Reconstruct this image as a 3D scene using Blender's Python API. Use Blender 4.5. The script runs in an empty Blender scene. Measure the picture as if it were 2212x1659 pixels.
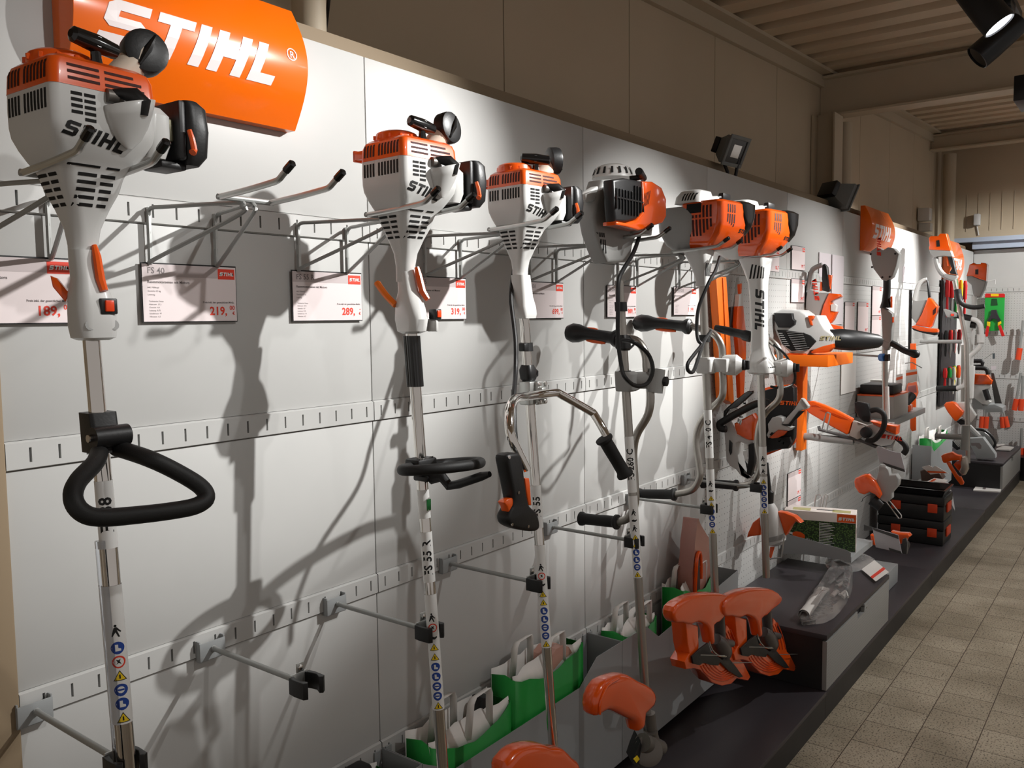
import bpy, bmesh, math, random
from mathutils import Vector as V, Matrix as M4
from mathutils.bvhtree import BVHTree
random.seed(7)
S = bpy.context.scene
C = S.collection
PI = math.pi
# ---------------------------------------------------------------- camera
FOC = 1835.5; YAW = 0.9209227; PIT = -0.0769406; ROL = -0.0110204
CAM = V((-1.49231, -1.57976, 1.69))
fw = V((math.sin(YAW)*math.cos(PIT), math.cos(YAW)*math.cos(PIT), math.sin(PIT)))
r0 = V((math.cos(YAW), -math.sin(YAW), 0)); u0 = r0.cross(fw)
rt = r0*math.cos(ROL)+u0*math.sin(ROL); up = -r0*math.sin(ROL)+u0*math.cos(ROL)
cd = bpy.data.cameras.new('camera'); cam = bpy.data.objects.new('camera', cd); C.objects.link(cam)
cd.sensor_fit = 'HORIZONTAL'; cd.sensor_width = 36; cd.lens = FOC*36/2212; cd.clip_start = 0.05; cd.clip_end = 60
cam.matrix_world = M4(((rt.x, up.x, -fw.x, CAM.x), (rt.y, up.y, -fw.y, CAM.y), (rt.z, up.z, -fw.z, CAM.z), (0, 0, 0, 1)))
S.camera = cam
def ray(x, y): return fw+rt*((x-1106)/FOC)-up*((y-829.5)/FOC)
def pY(x, y, Y): d = ray(x, y); return CAM+d*((Y-CAM.y)/d.y)
def pX(x, y, X): d = ray(x, y); return CAM+d*((X-CAM.x)/d.x)
def pZ(x, y, Z): d = ray(x, y); return CAM+d*((Z-CAM.z)/d.z)
# ---------------------------------------------------------------- world, exposure
w = bpy.data.worlds.new('room_light'); S.world = w; w.use_nodes = True
bg = w.node_tree.nodes['Background']; bg.inputs[0].default_value = (1.0, 0.92, 0.86, 1); bg.inputs[1].default_value = 0.36
S.view_settings.view_transform = 'Standard'; S.view_settings.look = 'None'; S.view_settings.gamma = 1
S.view_settings.exposure = 0.0
# track spotlights: position, target, energy, cone (deg)
LAMPS = [((1.22, -2.05, 3.02), (-0.16, 0.0, 1.84), 430, 36, 0.75),
         ((0.90, -1.80, 3.06), (0.25, 0.0, 1.15), 50, 60, 1.0),
         ((2.15, -1.90, 3.04), (1.36, 0.0, 1.62), 330, 35, 0.85),
         ((3.20, -1.90, 3.06), (1.84, -0.3, 1.82), 420, 24, 0.7),
         ((4.60, -1.90, 3.08), (3.30, 0.0, 1.40), 420, 42, 0.9),
         ((6.60, -1.90, 3.10), (5.35, 0.0, 1.85), 700, 38, 0.85),
         ((8.05, -1.95, 3.12), (7.30, 0.0, 1.50), 480, 52, 0.9),
         ((-0.35, -1.95, 3.00), (-1.00, 0.0, 1.80), 46, 56, 1.0),
         ((3.60, -2.50, 3.06), (3.00, -1.30, 0.0), 200, 84, 1.0),  # added out of view: brightens the near floor, whose bounce lifts the ceiling
         ((1.90, -2.05, 3.04), (3.00, -0.15, 1.52), 330, 24, 0.8),
         ((4.40, -2.05, 3.08), (5.60, -0.25, 1.70), 330, 34, 0.9),
         ((6.80, -2.60, 3.12), (6.40, -1.40, 0.0), 200, 84, 1.0),  # added out of view: brightens the far floor for bounce onto the ceiling
         ((7.00, -2.10, 3.10), (8.65, -0.4, 1.70), 300, 60, 0.9)]  # added out of view to brighten the dim end wall
for i, (p, t, e, cone, bl) in enumerate(LAMPS):
    ld = bpy.data.lights.new('track_spot_light', 'SPOT'); ld.energy = e; ld.spot_size = math.radians(cone); ld.spot_blend = bl
    ld.shadow_soft_size = 0.022; ld.color = (1.0, 0.99, 0.965)
    lo = bpy.data.objects.new('track_spot_light', ld); C.objects.link(lo); lo.location = V(p)+(V(t)-V(p)).normalized()*0.075
    lo.rotation_euler = (V(t)-V(p)).to_track_quat('-Z', 'Y').to_euler()
# ---------------------------------------------------------------- materials
MATS = {}
def srgb(c):
    return tuple((v/255/12.92 if v/255 <= 0.04045 else ((v/255+0.055)/1.055)**2.4) for v in c)
def mat(name, col, rough=0.5, metal=0.0, coat=0.0, bump=0.0, bscale=200, var=0.0, vscale=8, trans=0.0, ior=1.45, alpha=1.0, emit=0):
    if name in MATS: return MATS[name]
    m = bpy.data.materials.new(name); m.use_nodes = True; nt = m.node_tree; b = nt.nodes['Principled BSDF']
    c = srgb(col)+(1,)
    b.inputs['Base Color'].default_value = c; b.inputs['Roughness'].default_value = rough; b.inputs['Metallic'].default_value = metal
    b.inputs['Coat Weight'].default_value = coat; b.inputs['Coat Roughness'].default_value = 0.08; b.inputs['IOR'].default_value = ior
    b.inputs['Transmission Weight'].default_value = trans; b.inputs['Alpha'].default_value = alpha
    if emit: b.inputs['Emission Color'].default_value = c; b.inputs['Emission Strength'].default_value = emit
    tc = nt.nodes.new('ShaderNodeTexCoord')
    n = nt.nodes.new('ShaderNodeTexNoise'); n.inputs['Scale'].default_value = vscale; n.inputs['Detail'].default_value = 5
    nt.links.new(tc.outputs['Object'], n.inputs['Vector'])
    if var > 0:
        mx = nt.nodes.new('ShaderNodeMix'); mx.data_type = 'RGBA'; mx.blend_type = 'MULTIPLY'
        mr = nt.nodes.new('ShaderNodeMapRange'); mr.inputs[1].default_value = 0.3; mr.inputs[2].default_value = 0.7
        mr.inputs[3].default_value = 1-var; mr.inputs[4].default_value = 1+var*0.4
        nt.links.new(n.outputs['Fac'], mr.inputs[0]); mx.inputs['Factor'].default_value = 1; mx.inputs['A'].default_value = c
        cc = nt.nodes.new('ShaderNodeCombineColor')
        for k in range(3): nt.links.new(mr.outputs[0], cc.inputs[k])
        nt.links.new(cc.outputs[0], mx.inputs['B']); nt.links.new(mx.outputs['Result'], b.inputs['Base Color'])
    rr = nt.nodes.new('ShaderNodeMapRange'); rr.inputs[3].default_value = max(0, rough-0.04); rr.inputs[4].default_value = min(1, rough+0.04)
    nt.links.new(n.outputs['Fac'], rr.inputs[0]); nt.links.new(rr.outputs[0], b.inputs['Roughness'])
    if bump > 0:
        n2 = nt.nodes.new('ShaderNodeTexNoise'); n2.inputs['Scale'].default_value = bscale; n2.inputs['Detail'].default_value = 3
        nt.links.new(tc.outputs['Object'], n2.inputs['Vector'])
        bp = nt.nodes.new('ShaderNodeBump'); bp.inputs['Strength'].default_value = bump; bp.inputs['Distance'].default_value = 0.002
        nt.links.new(n2.outputs['Fac'], bp.inputs['Height']); nt.links.new(bp.outputs[0], b.inputs['Normal'])
    MATS[name] = m; return m
ORANGE = mat('orange_plastic', (234, 90, 16), 0.32, coat=0.35)
ORANGE2 = mat('deep_orange_plastic', (228, 84, 12), 0.2, coat=0.7)
ORSIGN = mat('orange_sign_paint', (240, 106, 6), 0.25, coat=0.5)
ORPAINT = mat('orange_powder_coat', (236, 110, 10), 0.45)
WHITEP = mat('light_grey_plastic', (205, 205, 203), 0.34, coat=0.15)
GREYP = mat('mid_grey_plastic', (150, 150, 148), 0.4)
BLACKP = mat('black_plastic', (26, 26, 27), 0.42, bump=0.1)
BLACKG = mat('black_gloss_plastic', (18, 18, 19), 0.18, coat=0.4)
RUBBER = mat('black_rubber', (22, 22, 22), 0.6, bump=0.15, bscale=500)
DARK = mat('painted_gap_shade', (12, 10, 9), 0.8)  # near-black colour stands in for the shade inside vents and slots
DARKOR = mat('orange_recess_shade', (60, 14, 4), 0.7)  # shade inside slots of the orange covers, put in as colour
CHROME = mat('chrome', (225, 222, 218), 0.1, metal=1)
ALU = mat('brushed_aluminium', (172, 168, 162), 0.3, metal=0.9)
STEEL = mat('zinc_steel', (190, 192, 190), 0.32, metal=0.85)
CAST = mat('cast_magnesium', (112, 107, 102), 0.42, metal=0.55, bump=0.1)
DCAST = mat('dark_gear_housing', (72, 66, 64), 0.35, coat=0.3)
WIRE = mat('grey_coated_wire', (150, 152, 150), 0.35, metal=0.2)
PANEL = mat('grey_panel_paint', (186, 186, 184), 0.42, bump=0.03, bscale=900, var=0.02)
BINM = mat('grey_bin_paint', (150, 153, 154), 0.42)
PAPER = mat('white_card', (228, 216, 216), 0.35)
WPAPER = mat('white_paper', (225, 222, 218), 0.7)
RED = mat('red_print', (225, 62, 40), 0.5)
GREYPR = mat('grey_print', (120, 112, 112), 0.6)
BANDPR = mat('grey_header_band', (196, 184, 184), 0.4)
BLACKPR = mat('black_print', (20, 20, 20), 0.5)
BLUE = mat('blue_print', (28, 66, 150), 0.4)
YELLOW = mat('yellow_print', (240, 205, 30), 0.4)
LWHITE = mat('label_white', (228, 228, 226), 0.35)
TEXTW = mat('white_sign_lettering', (236, 226, 226), 0.35)
GREEN = mat('green_bag_print', (14, 140, 50), 0.55, bump=0.2, bscale=30, var=0.1, vscale=10)
GREENL = mat('green_label', (40, 140, 70), 0.5)
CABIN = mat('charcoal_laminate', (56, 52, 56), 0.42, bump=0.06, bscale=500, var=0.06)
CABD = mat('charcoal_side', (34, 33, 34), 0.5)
BEIGE = mat('beige_wall_paint', (190, 174, 150), 0.75, bump=0.05, bscale=60, var=0.05, vscale=2)
BEIGEM = mat('beige_steel_paint', (186, 172, 150), 0.6, var=0.05, vscale=3)
DECK = mat('ceiling_deck_paint', (198, 180, 154), 0.6, var=0.05, vscale=3)
CLEAR = mat('clear_sleeve', (235, 238, 245), 0.08, trans=1.0, ior=1.3)
BAGM = mat('clear_plastic_bag', (240, 238, 238), 0.12, trans=0.92, ior=1.15, bump=1.0, bscale=25)
LAMPB = mat('black_lamp_housing', (20, 20, 22), 0.4)
LAMPG = mat('lamp_glow', (245, 248, 255), 0.3, emit=9)
TANK = mat('cream_tank_plastic', (215, 203, 186), 0.35)
LAMPGREY = mat('floodlight_grey', (104, 107, 106), 0.5)
BLUEC = mat('blue_clip', (70, 120, 190), 0.4)
REDP = mat('red_plastic', (200, 30, 28), 0.35)
YELP = mat('yellow_plastic', (236, 196, 20), 0.4)
SOFFIT = mat('pale_blue_soffit', (170, 182, 200), 0.5)
def perf_material(name, axis, pitch=0.025, rad=0.10, base=188):
    m = bpy.data.materials.new(name); m.use_nodes = True; nt = m.node_tree; b = nt.nodes['Principled BSDF']
    tc = nt.nodes.new('ShaderNodeTexCoord'); sp = nt.nodes.new('ShaderNodeSeparateXYZ'); nt.links.new(tc.outputs['Object'], sp.inputs[0])
    def mth(op, a, bb=None):
        n = nt.nodes.new('ShaderNodeMath'); n.operation = op
        for i, v in enumerate((a, bb)):
            if v is None: continue
            if isinstance(v, (int, float)): n.inputs[i].default_value = v
            else: nt.links.new(v, n.inputs[i])
        return n.outputs[0]
    def cell(o): return mth('SUBTRACT', mth('FRACT', mth('DIVIDE', o, pitch)), 0.5)
    d = mth('SQRT', mth('ADD', mth('POWER', cell(sp.outputs[axis]), 2), mth('POWER', cell(sp.outputs['Z']), 2)))
    hole = mth('LESS_THAN', d, rad)
    mx = nt.nodes.new('ShaderNodeMix'); mx.data_type = 'RGBA'; nt.links.new(hole, mx.inputs['Factor'])
    mx.inputs['A'].default_value = srgb((base, base, base-2))+(1,); mx.inputs['B'].default_value = srgb((60, 60, 62))+(1,)
    nt.links.new(mx.outputs['Result'], b.inputs['Base Color']); b.inputs['Roughness'].default_value = 0.45
    return m
PERF = perf_material('perforated_panel_paint', 'X', 0.03, 0.085)
PERFY = perf_material('perforated_end_panel_paint', 'Y')
PERFD = perf_material('perforated_drawer_front', 'X', 0.013, 0.12, 140)
def floor_material():
    m = bpy.data.materials.new('speckled_stone_tiles'); m.use_nodes = True; nt = m.node_tree; b = nt.nodes['Principled BSDF']
    tc = nt.nodes.new('ShaderNodeTexCoord'); mp = nt.nodes.new('ShaderNodeMapping'); nt.links.new(tc.outputs['Object'], mp.inputs[0])
    mp.inputs['Location'].default_value = (0.03, 0.056, 0)
    br = nt.nodes.new('ShaderNodeTexBrick'); nt.links.new(mp.outputs[0], br.inputs['Vector'])
    br.inputs['Scale'].default_value = 1; br.inputs['Brick Width'].default_value = 0.203; br.inputs['Row Height'].default_value = 0.2033
    br.inputs['Mortar Size'].default_value = 0.0022; br.inputs['Mortar Smooth'].default_value = 0.4; br.offset = 0.38
    br.inputs['Color1'].default_value = srgb((178, 166, 146))+(1,); br.inputs['Color2'].default_value = srgb((160, 148, 128))+(1,)
    br.inputs['Mortar'].default_value = srgb((74, 58, 44))+(1,)
    v = nt.nodes.new('ShaderNodeTexNoise'); v.inputs['Scale'].default_value = 130; v.inputs['Detail'].default_value = 4; nt.links.new(tc.outputs['Object'], v.inputs['Vector'])
    cr = nt.nodes.new('ShaderNodeValToRGB'); cr.color_ramp.elements[0].position = 0.35; cr.color_ramp.elements[0].color = (0.12, 0.1, 0.08, 1)
    cr.color_ramp.elements[1].position = 0.47; cr.color_ramp.elements[1].color = (1, 1, 1, 1); nt.links.new(v.outputs['Fac'], cr.inputs[0])
    v2 = nt.nodes.new('ShaderNodeTexNoise'); v2.inputs['Scale'].default_value = 2.2; v2.inputs['Detail'].default_value = 6; nt.links.new(tc.outputs['Object'], v2.inputs['Vector'])
    cr2 = nt.nodes.new('ShaderNodeValToRGB'); cr2.color_ramp.elements[0].position = 0.35; cr2.color_ramp.elements[0].color = (0.62, 0.6, 0.56, 1)
    cr2.color_ramp.elements[1].position = 0.6; nt.links.new(v2.outputs['Fac'], cr2.inputs[0])
    m1 = nt.nodes.new('ShaderNodeMix'); m1.data_type = 'RGBA'; m1.blend_type = 'MULTIPLY'; m1.inputs['Factor'].default_value = 0.85
    m2 = nt.nodes.new('ShaderNodeMix'); m2.data_type = 'RGBA'; m2.blend_type = 'MULTIPLY'; m2.inputs['Factor'].default_value = 1
    nt.links.new(br.outputs['Color'], m1.inputs['A']); nt.links.new(cr.outputs[0], m1.inputs['B'])
    nt.links.new(m1.outputs['Result'], m2.inputs['A']); nt.links.new(cr2.outputs[0], m2.inputs['B'])
    nt.links.new(m2.outputs['Result'], b.inputs['Base Color']); b.inputs['Roughness'].default_value = 0.75
    bp = nt.nodes.new('ShaderNodeBump'); bp.inputs['Strength'].default_value = 0.5; bp.inputs['Distance'].default_value = 0.002
    nt.links.new(v.outputs['Fac'], bp.inputs['Height']); nt.links.new(bp.outputs[0], b.inputs['Normal'])
    return m
FLOORM = floor_material()
def hedge_material():
    m = bpy.data.materials.new('hedge_photo_print'); m.use_nodes = True; nt = m.node_tree; b = nt.nodes['Principled BSDF']
    tc = nt.nodes.new('ShaderNodeTexCoord'); v = nt.nodes.new('ShaderNodeTexVoronoi'); v.inputs['Scale'].default_value = 110
    nt.links.new(tc.outputs['Object'], v.inputs['Vector'])
    cr = nt.nodes.new('ShaderNodeValToRGB'); e = cr.color_ramp.elements
    e[0].position = 0.1; e[0].color = srgb((92, 128, 60))+(1,); e[1].position = 0.6; e[1].color = srgb((22, 44, 16))+(1,)
    nt.links.new(v.outputs['Distance'], cr.inputs[0]); nt.links.new(cr.outputs[0], b.inputs['Base Color']); b.inputs['Roughness'].default_value = 0.4
    return m
HEDGE = hedge_material()
# ---------------------------------------------------------------- helpers
def thing(name, label, cat, loc=(0, 0, 0), group=None):
    o = bpy.data.objects.new(name, None); C.objects.link(o); o.location = V(loc); o.empty_display_size = 0.05
    o['label'] = label; o['category'] = cat
    if group: o['group'] = group
    return o
def wloc(o):
    p = V((0, 0, 0))
    while o is not None: p += o.location; o = o.parent
    return p
def finish(name, bm, m, parent=None, smooth=35, label=None, cat=None, group=None, kind=None):
    """bm is in world coordinates"""
    bmesh.ops.remove_doubles(bm, verts=bm.verts, dist=1e-6)
    bmesh.ops.recalc_face_normals(bm, faces=bm.faces)
    me = bpy.data.meshes.new(name); o = bpy.data.objects.new(name, me); C.objects.link(o)
    if parent is not None:
        o.parent = parent; org = wloc(parent)
    else:
        zs = [v.co for v in bm.verts]; n = len(zs)
        org = V((sum(v.x for v in zs)/n, sum(v.y for v in zs)/n, min(v.z for v in zs))) if n else V((0, 0, 0))
        if kind == 'structure': org = V((0, 0, 0))
        o.location = org
    bmesh.ops.translate(bm, verts=bm.verts, vec=-org)
    bm.to_mesh(me); bm.free()
    me.materials.append(m)
    if smooth:
        for p in me.polygons: p.use_smooth = True
        me.set_sharp_from_angle(angle=math.radians(smooth))
    if label: o['label'] = label
    if cat: o['category'] = cat
    if group: o['group'] = group
    if kind: o['kind'] = kind
    return o
def B(): return bmesh.new()
def box(bm, a, b, bev=0.0, rot=None):
    """box from corner a to corner b; rot = (Matrix3, pivot)"""
    a = V(a); b = V(b); c = (a+b)/2; s = b-a
    r = bmesh.ops.create_cube(bm, size=1.0); vs = r['verts']
    for v in vs: v.co = V((v.co.x*s.x, v.co.y*s.y, v.co.z*s.z))+c
    if bev:
        es = list({e for v in vs for e in v.link_edges})
        rr = bmesh.ops.bevel(bm, geom=es, offset=bev, segments=2, affect='EDGES', profile=0.5)
        vs = list({v for f in rr['faces'] for v in f.verts} | {v for v in vs if v.is_valid})
        allv = set(vs); st = list(vs)
        while st:
            v = st.pop()
            for e in v.link_edges:
                o = e.other_vert(v)
                if o not in allv: allv.add(o); st.append(o)
        vs = list(allv)
    if rot:
        m, p = rot; p = V(p)
        for v in vs: v.co = m @ (v.co-p)+p
    return vs
def rotm(ax, deg): return M4.Rotation(math.radians(deg), 3, ax)
def frame(d, hint=V((0, 0, 1))):
    d = d.normalized()
    if abs(d.dot(hint)) > 0.98: hint = V((1, 0, 0))
    x = hint.cross(d).normalized(); return x, d.cross(x)
def tube(bm, pts, r, n=12, caps=True, closed=False, ovx=1.0):
    pts = [V(p) for p in pts]; k = len(pts)
    rs = r if isinstance(r, (list, tuple)) else [r]*k
    tang = []
    for i in range(k):
        if closed: t = pts[(i+1) % k]-pts[i-1]
        else: t = pts[min(i+1, k-1)]-pts[max(i-1, 0)]
        tang.append(t.normalized())
    x, y = frame(tang[0]); rings = []
    for i in range(k):
        if i: 
            q = tang[i-1].rotation_difference(tang[i]); x = q @ x
            x = (x-tang[i]*x.dot(tang[i])).normalized()
        y = tang[i].cross(x)
        rings.append([bm.verts.new(pts[i]+(x*math.cos(2*PI*j/n)*ovx+y*math.sin(2*PI*j/n))*rs[i]) for j in range(n)])
    m = k if closed else k-1
    for i in range(m):
        a = rings[i]; b = rings[(i+1) % k]; off = 0
        if closed and i == k-1:
            off = min(range(n), key=lambda s: (a[0].co-b[s].co).length)
        for j in range(n): bm.faces.new((a[j], a[(j+1) % n], b[(j+1+off) % n], b[(j+off) % n]))
    if caps and not closed:
        bm.faces.new(rings[0][::-1]); bm.faces.new(rings[-1])
def smooth(pts, n=6, closed=False):
    pts = [V(p) for p in pts]; k = len(pts); out = []
    for i in range(k if closed else k-1):
        g = lambda j: pts[j % k] if closed else pts[max(0, min(k-1, j))]
        a, b, c, d = g(i-1), g(i), g(i+1), g(i+2)
        for s in range(n):
            t = s/n; t2 = t*t; t3 = t2*t
            out.append(0.5*((2*b)+(c-a)*t+(2*a-5*b+4*c-d)*t2+(3*b-a-3*c+d)*t3))
    if not closed: out.append(pts[-1])
    return out
def lathe(bm, prof, o, ax, n=24, hint=V((0, 0, 1))):
    """prof: (radius, distance along axis)"""
    o = V(o); ax = V(ax).normalized(); x, y = frame(ax, hint); rings = []
    for r, h in prof:
        if r <= 1e-6: rings.append([bm.verts.new(o+ax*h)])
        else: rings.append([bm.verts.new(o+ax*h+(x*math.cos(2*PI*j/n)+y*math.sin(2*PI*j/n))*r) for j in range(n)])
    for a, b in zip(rings, rings[1:]):
        for j in range(n):
            if len(a) == 1 and len(b) == 1: continue
            if len(a) == 1: bm.faces.new((a[0], b[(j+1) % n], b[j]))
            elif len(b) == 1: bm.faces.new((a[j], a[(j+1) % n], b[0]))
            else: bm.faces.new((a[j], a[(j+1) % n], b[(j+1) % n], b[j]))
    if len(rings[0]) > 1: bm.faces.new(rings[0][::-1])
    if len(rings[-1]) > 1: bm.faces.new(rings[-1])
def rring(cx, cy, hx, hy, r, z, n=5):
    r = min(r, hx*0.999, hy*0.999); out = []
    for q, (sx, sy) in enumerate(((1, 1), (-1, 1), (-1, -1), (1, -1))):
        for i in range(n+1):
            a = q*PI/2+i*PI/2/n
            out.append(V((cx+sx*(hx-r)+r*math.cos(a), cy+sy*(hy-r)+r*math.sin(a), z)))
    return out
def loft(bm, rings, T=None, caps=True):
    T = T or M4.Identity(4)
    vr = [[bm.verts.new(T @ V(p)) for p in r] for r in rings]; n = len(vr[0])
    for a, b in zip(vr, vr[1:]):
        for j in range(n): bm.faces.new((a[j], a[(j+1) % n], b[(j+1) % n], b[j]))
    if caps: bm.faces.new(vr[0][::-1]); bm.faces.new(vr[-1])
def prism(bm, pts, d, bev=0.0, seg=3):
    """extrude the closed outline pts (3D) by the vector d, bevelling the rims"""
    pts = [V(p) for p in pts]; d = V(d)
    a = [bm.verts.new(p) for p in pts]; b = [bm.verts.new(p+d) for p in pts]; n = len(pts)
    f1 = bm.faces.new(a); f2 = bm.faces.new(b[::-1]); fs = [f1, f2]
    for i in range(n): fs.append(bm.faces.new((a[i], b[i], b[(i+1) % n], a[(i+1) % n])))
    bmesh.ops.recalc_face_normals(bm, faces=fs)
    if bev:
        es = list(f1.edges)+list(f2.edges)
        bmesh.ops.bevel(bm, geom=es, offset=bev, segments=seg, affect='EDGES', profile=0.5, clamp_overlap=True)
def trace(bm, px, Y, th, bev=0.004, sm=0, closed_n=0, X=None, Z=None):
    """outline of a thing read off the photo, set on the plane Y (or X) with its real thickness behind it"""
    f = (lambda p: pX(p[0], p[1], X)) if X is not None else ((lambda p: pZ(p[0], p[1], Z)) if Z is not None else (lambda p: pY(p[0], p[1], Y)))
    pts = [f(p) for p in px]
    if sm: pts = smooth(pts, sm, closed=True)
    d = V((th, 0, 0)) if X is not None else (V((0, 0, -th)) if Z is not None else V((0, th, 0)))
    prism(bm, pts, d, bev)
STIHL = {'S': ([(0, 0), (.66, 0), (.8, .12), (.8, .5), (.66, .62), (.24, .62), (.24, .76), (.8, .76), (.8, 1), (.14, 1), (0, .88), (0, .5), (.14, .38), (.56, .38), (.56, .24), (0, .24)], .96),
         'T': ([(.26, 0), (.5, 0), (.5, .76), (.76, .76), (.76, 1), (0, 1), (0, .76), (.26, .76)], .87),
         'I': ([(0, 0), (.24, 0), (.24, 1), (0, 1)], .41),
         'H': ([(0, 0), (.24, 0), (.24, .38), (.54, .38), (.54, 0), (.78, 0), (.78, 1), (.54, 1), (.54, .62), (.24, .62), (.24, 1), (0, 1)], .94),
         'L': ([(0, 0), (.62, 0), (.62, .24), (.24, .24), (.24, 1), (0, 1)], .62)}
def flat_polys(polys, cut=0.0):
    bm = B()
    for pl in polys:
        vs = [bm.verts.new((p[0], p[1], 0)) for p in pl]; bm.faces.new(vs)
    if cut:
        xs = [v.co.x for v in bm.verts]; ys = [v.co.y for v in bm.verts]
        for ax, lo, hi in ((0, min(xs), max(xs)), (1, min(ys), max(ys))):
            c = lo+cut
            while c < hi:
                n = V((1, 0, 0)) if ax == 0 else V((0, 1, 0))
                bmesh.ops.bisect_plane(bm, geom=bm.verts[:]+bm.edges[:]+bm.faces[:], plane_co=n*c, plane_no=n); c += cut
    bmesh.ops.triangulate(bm, faces=bm.faces)
    return bm
def stihl_polys(h=1.0, shear=0.2, r=False):
    x = 0; out = []
    for ch in 'STIHL':
        pl, adv = STIHL[ch]; out.append([((x+p[0]+p[1]*shear)*h*1.22, p[1]*h) for p in pl]); x += adv
    return out, (x+shear)*h*1.22
_font = {}
def text_polys_mesh(s, size, bold=0.0):
    cu = bpy.data.curves.new('t', 'FONT'); cu.body = s; cu.size = size; cu.offset = bold; cu.resolution_u = 2
    o = bpy.data.objects.new('t', cu); me = bpy.data.meshes.new_from_object(o)
    bm = B(); bm.from_mesh(me); bpy.data.objects.remove(o); bpy.data.meshes.remove(me); bpy.data.curves.remove(cu)
    return bm
def rects(lst, cut=0.0): return flat_polys([[(a, b), (c, b), (c, d), (a, d)] for a, b, c, d in lst], cut)
def circ(x, y, r, n=14): return [(x+r*math.cos(2*PI*i/n), y+r*math.sin(2*PI*i/n)) for i in range(n)]
def place(bm, o, ex, ey, off=0.0004):
    o = V(o); ex = V(ex); ey = V(ey); n = ex.cross(ey).normalized()
    for v in bm.verts: v.co = o+ex*v.co.x+ey*v.co.y+n*off
    return bm
def bvh_of(objs):
    vs = []; ps = []
    for ob in (objs if isinstance(objs, (list, tuple)) else [objs]):
        k = len(vs); w_ = wloc(ob); vs += [v.co+w_ for v in ob.data.vertices]; ps += [[i+k for i in p.vertices] for p in ob.data.polygons]
    return BVHTree.FromPolygons(vs, ps)
def decal(bm, tree, o, ex, ey, off=0.0006, reach=0.25):
    """drop a flat shape onto a curved surface, along -normal of its plane"""
    o = V(o); ex = V(ex); ey = V(ey); n = ex.cross(ey).normalized(); dead = []
    for v in bm.verts:
        p = o+ex*v.co.x+ey*v.co.y
        h = tree.ray_cast(p+n*reach, -n, reach*2)
        if h[0] is None: dead.append(v); v.co = p
        else:
            v.co = h[0]+n*off
            if h[1].dot(n) < 0.12 and h[1].dot(n) > -0.12: dead.append(v)
    bmesh.ops.delete(bm, geom=dead, context='VERTS')
    return bm
def mflat(name, bm, m, parent): 
    me_o = finish(name, bm, m, parent, smooth=0); return me_o
def one(name, fn, m, parent, **k):
    bm = B(); fn(bm); return finish(name, bm, m, parent, **k)
# ================================================================ the setting
WY = 0.35
def struct(name, fn, m, **k): return one(name, fn, m, None, kind='structure', **k)
struct('floor', lambda bm: box(bm, (-4, -5.5, -0.1), (10, 0.6, 0)), FLOORM, smooth=0)
def wall_back(bm):
    xs = [-3.0, -1.4, -0.1]+[1.02+0.92*i for i in range(9)]
    xs = [x for x in xs if x < 8.6]+[8.75]
    for a, b in zip(xs, xs[1:]): box(bm, (a+0.003, WY, 0), (b-0.003, WY+0.1, 3.9))
    box(bm, (-3, WY+0.012, 0), (8.75, WY+0.11, 3.9))
struct('wall_back', wall_back, BEIGE, smooth=0)
struct('trim_1', lambda bm: box(bm, (-3, 0.07, 2.36), (8.7, WY-0.001, 2.395)), mat('shaded_ledge_beige', (140, 122, 98), .7), smooth=0)  # beige darkened in colour, standing in for the ledge being unlit
# roof slopes gently up along the wall
def zc(x): return 3.25+0.052*(x-2.6)
def trim_top(bm):
    for dz, y0 in ((0.0, WY-0.10), (-0.075, WY-0.03)):
        a = [(-3, y0, zc(-3)+dz-0.02), (8.7, y0, zc(8.7)+dz-0.02), (8.7, y0, zc(8.7)+dz+(0.0 if dz == 0 else 0.056)), (-3, y0, zc(-3)+dz+(0.0 if dz == 0 else 0.056))]
        prism(bm, a, (0, WY-y0-0.001, 0))
struct('trim_2', trim_top, BEIGEM, smooth=0)
def deck(bm):
    prof = []; x = -3.1; P = 0.29
    while x < 9.2:
        prof += [(x, 0.0), (x+0.15, 0.0), (x+0.175, 0.105), (x+0.265, 0.105)]; x += P
    for (xa, da), (xb, db) in zip(prof, prof[1:]):
        vs = [(xa, WY+0.1, zc(xa)+da), (xb, WY+0.1, zc(xb)+db), (xb, -4.5, zc(xb)+db), (xa, -4.5, zc(xa)+da)]
        bm.faces.new([bm.verts.new(v) for v in vs])
dk = struct('ceiling', deck, DECK, smooth=0)
sol = dk.modifiers.new('solid', 'SOLIDIFY'); sol.thickness = 0.01; sol.offset = 1
def ibeam(bm, x, zb, zt):
    box(bm, (x-0.07, -4.5, zb), (x+0.07, WY-0.005, zb+0.015))
    box(bm, (x-0.006, -4.5, zb+0.015), (x+0.006, WY-0.005, zt-0.02))
    box(bm, (x-0.07, -4.5, zt-0.02), (x+0.07, WY-0.005, zt-0.004))
struct('trim_3', lambda bm: ibeam(bm, 4.62, 3.045, zc(4.62)-0.03), BEIGEM, smooth=0)
struct('trim_4', lambda bm: ibeam(bm, 8.2, 3.35, zc(8.2)-0.03), BEIGEM, smooth=0)
def hcol(bm, x):
    box(bm, (x-0.09, WY-0.16, 2.0), (x+0.09, WY-0.15, 3.04)); box(bm, (x-0.004, WY-0.15, 2.0), (x+0.004, WY-0.02, 3.04)); box(bm, (x-0.09, WY-0.02, 2.0), (x+0.09, WY-0.004, 3.04))
struct('trim_5', lambda bm: hcol(bm, 4.52), BEIGEM, smooth=0)
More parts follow.
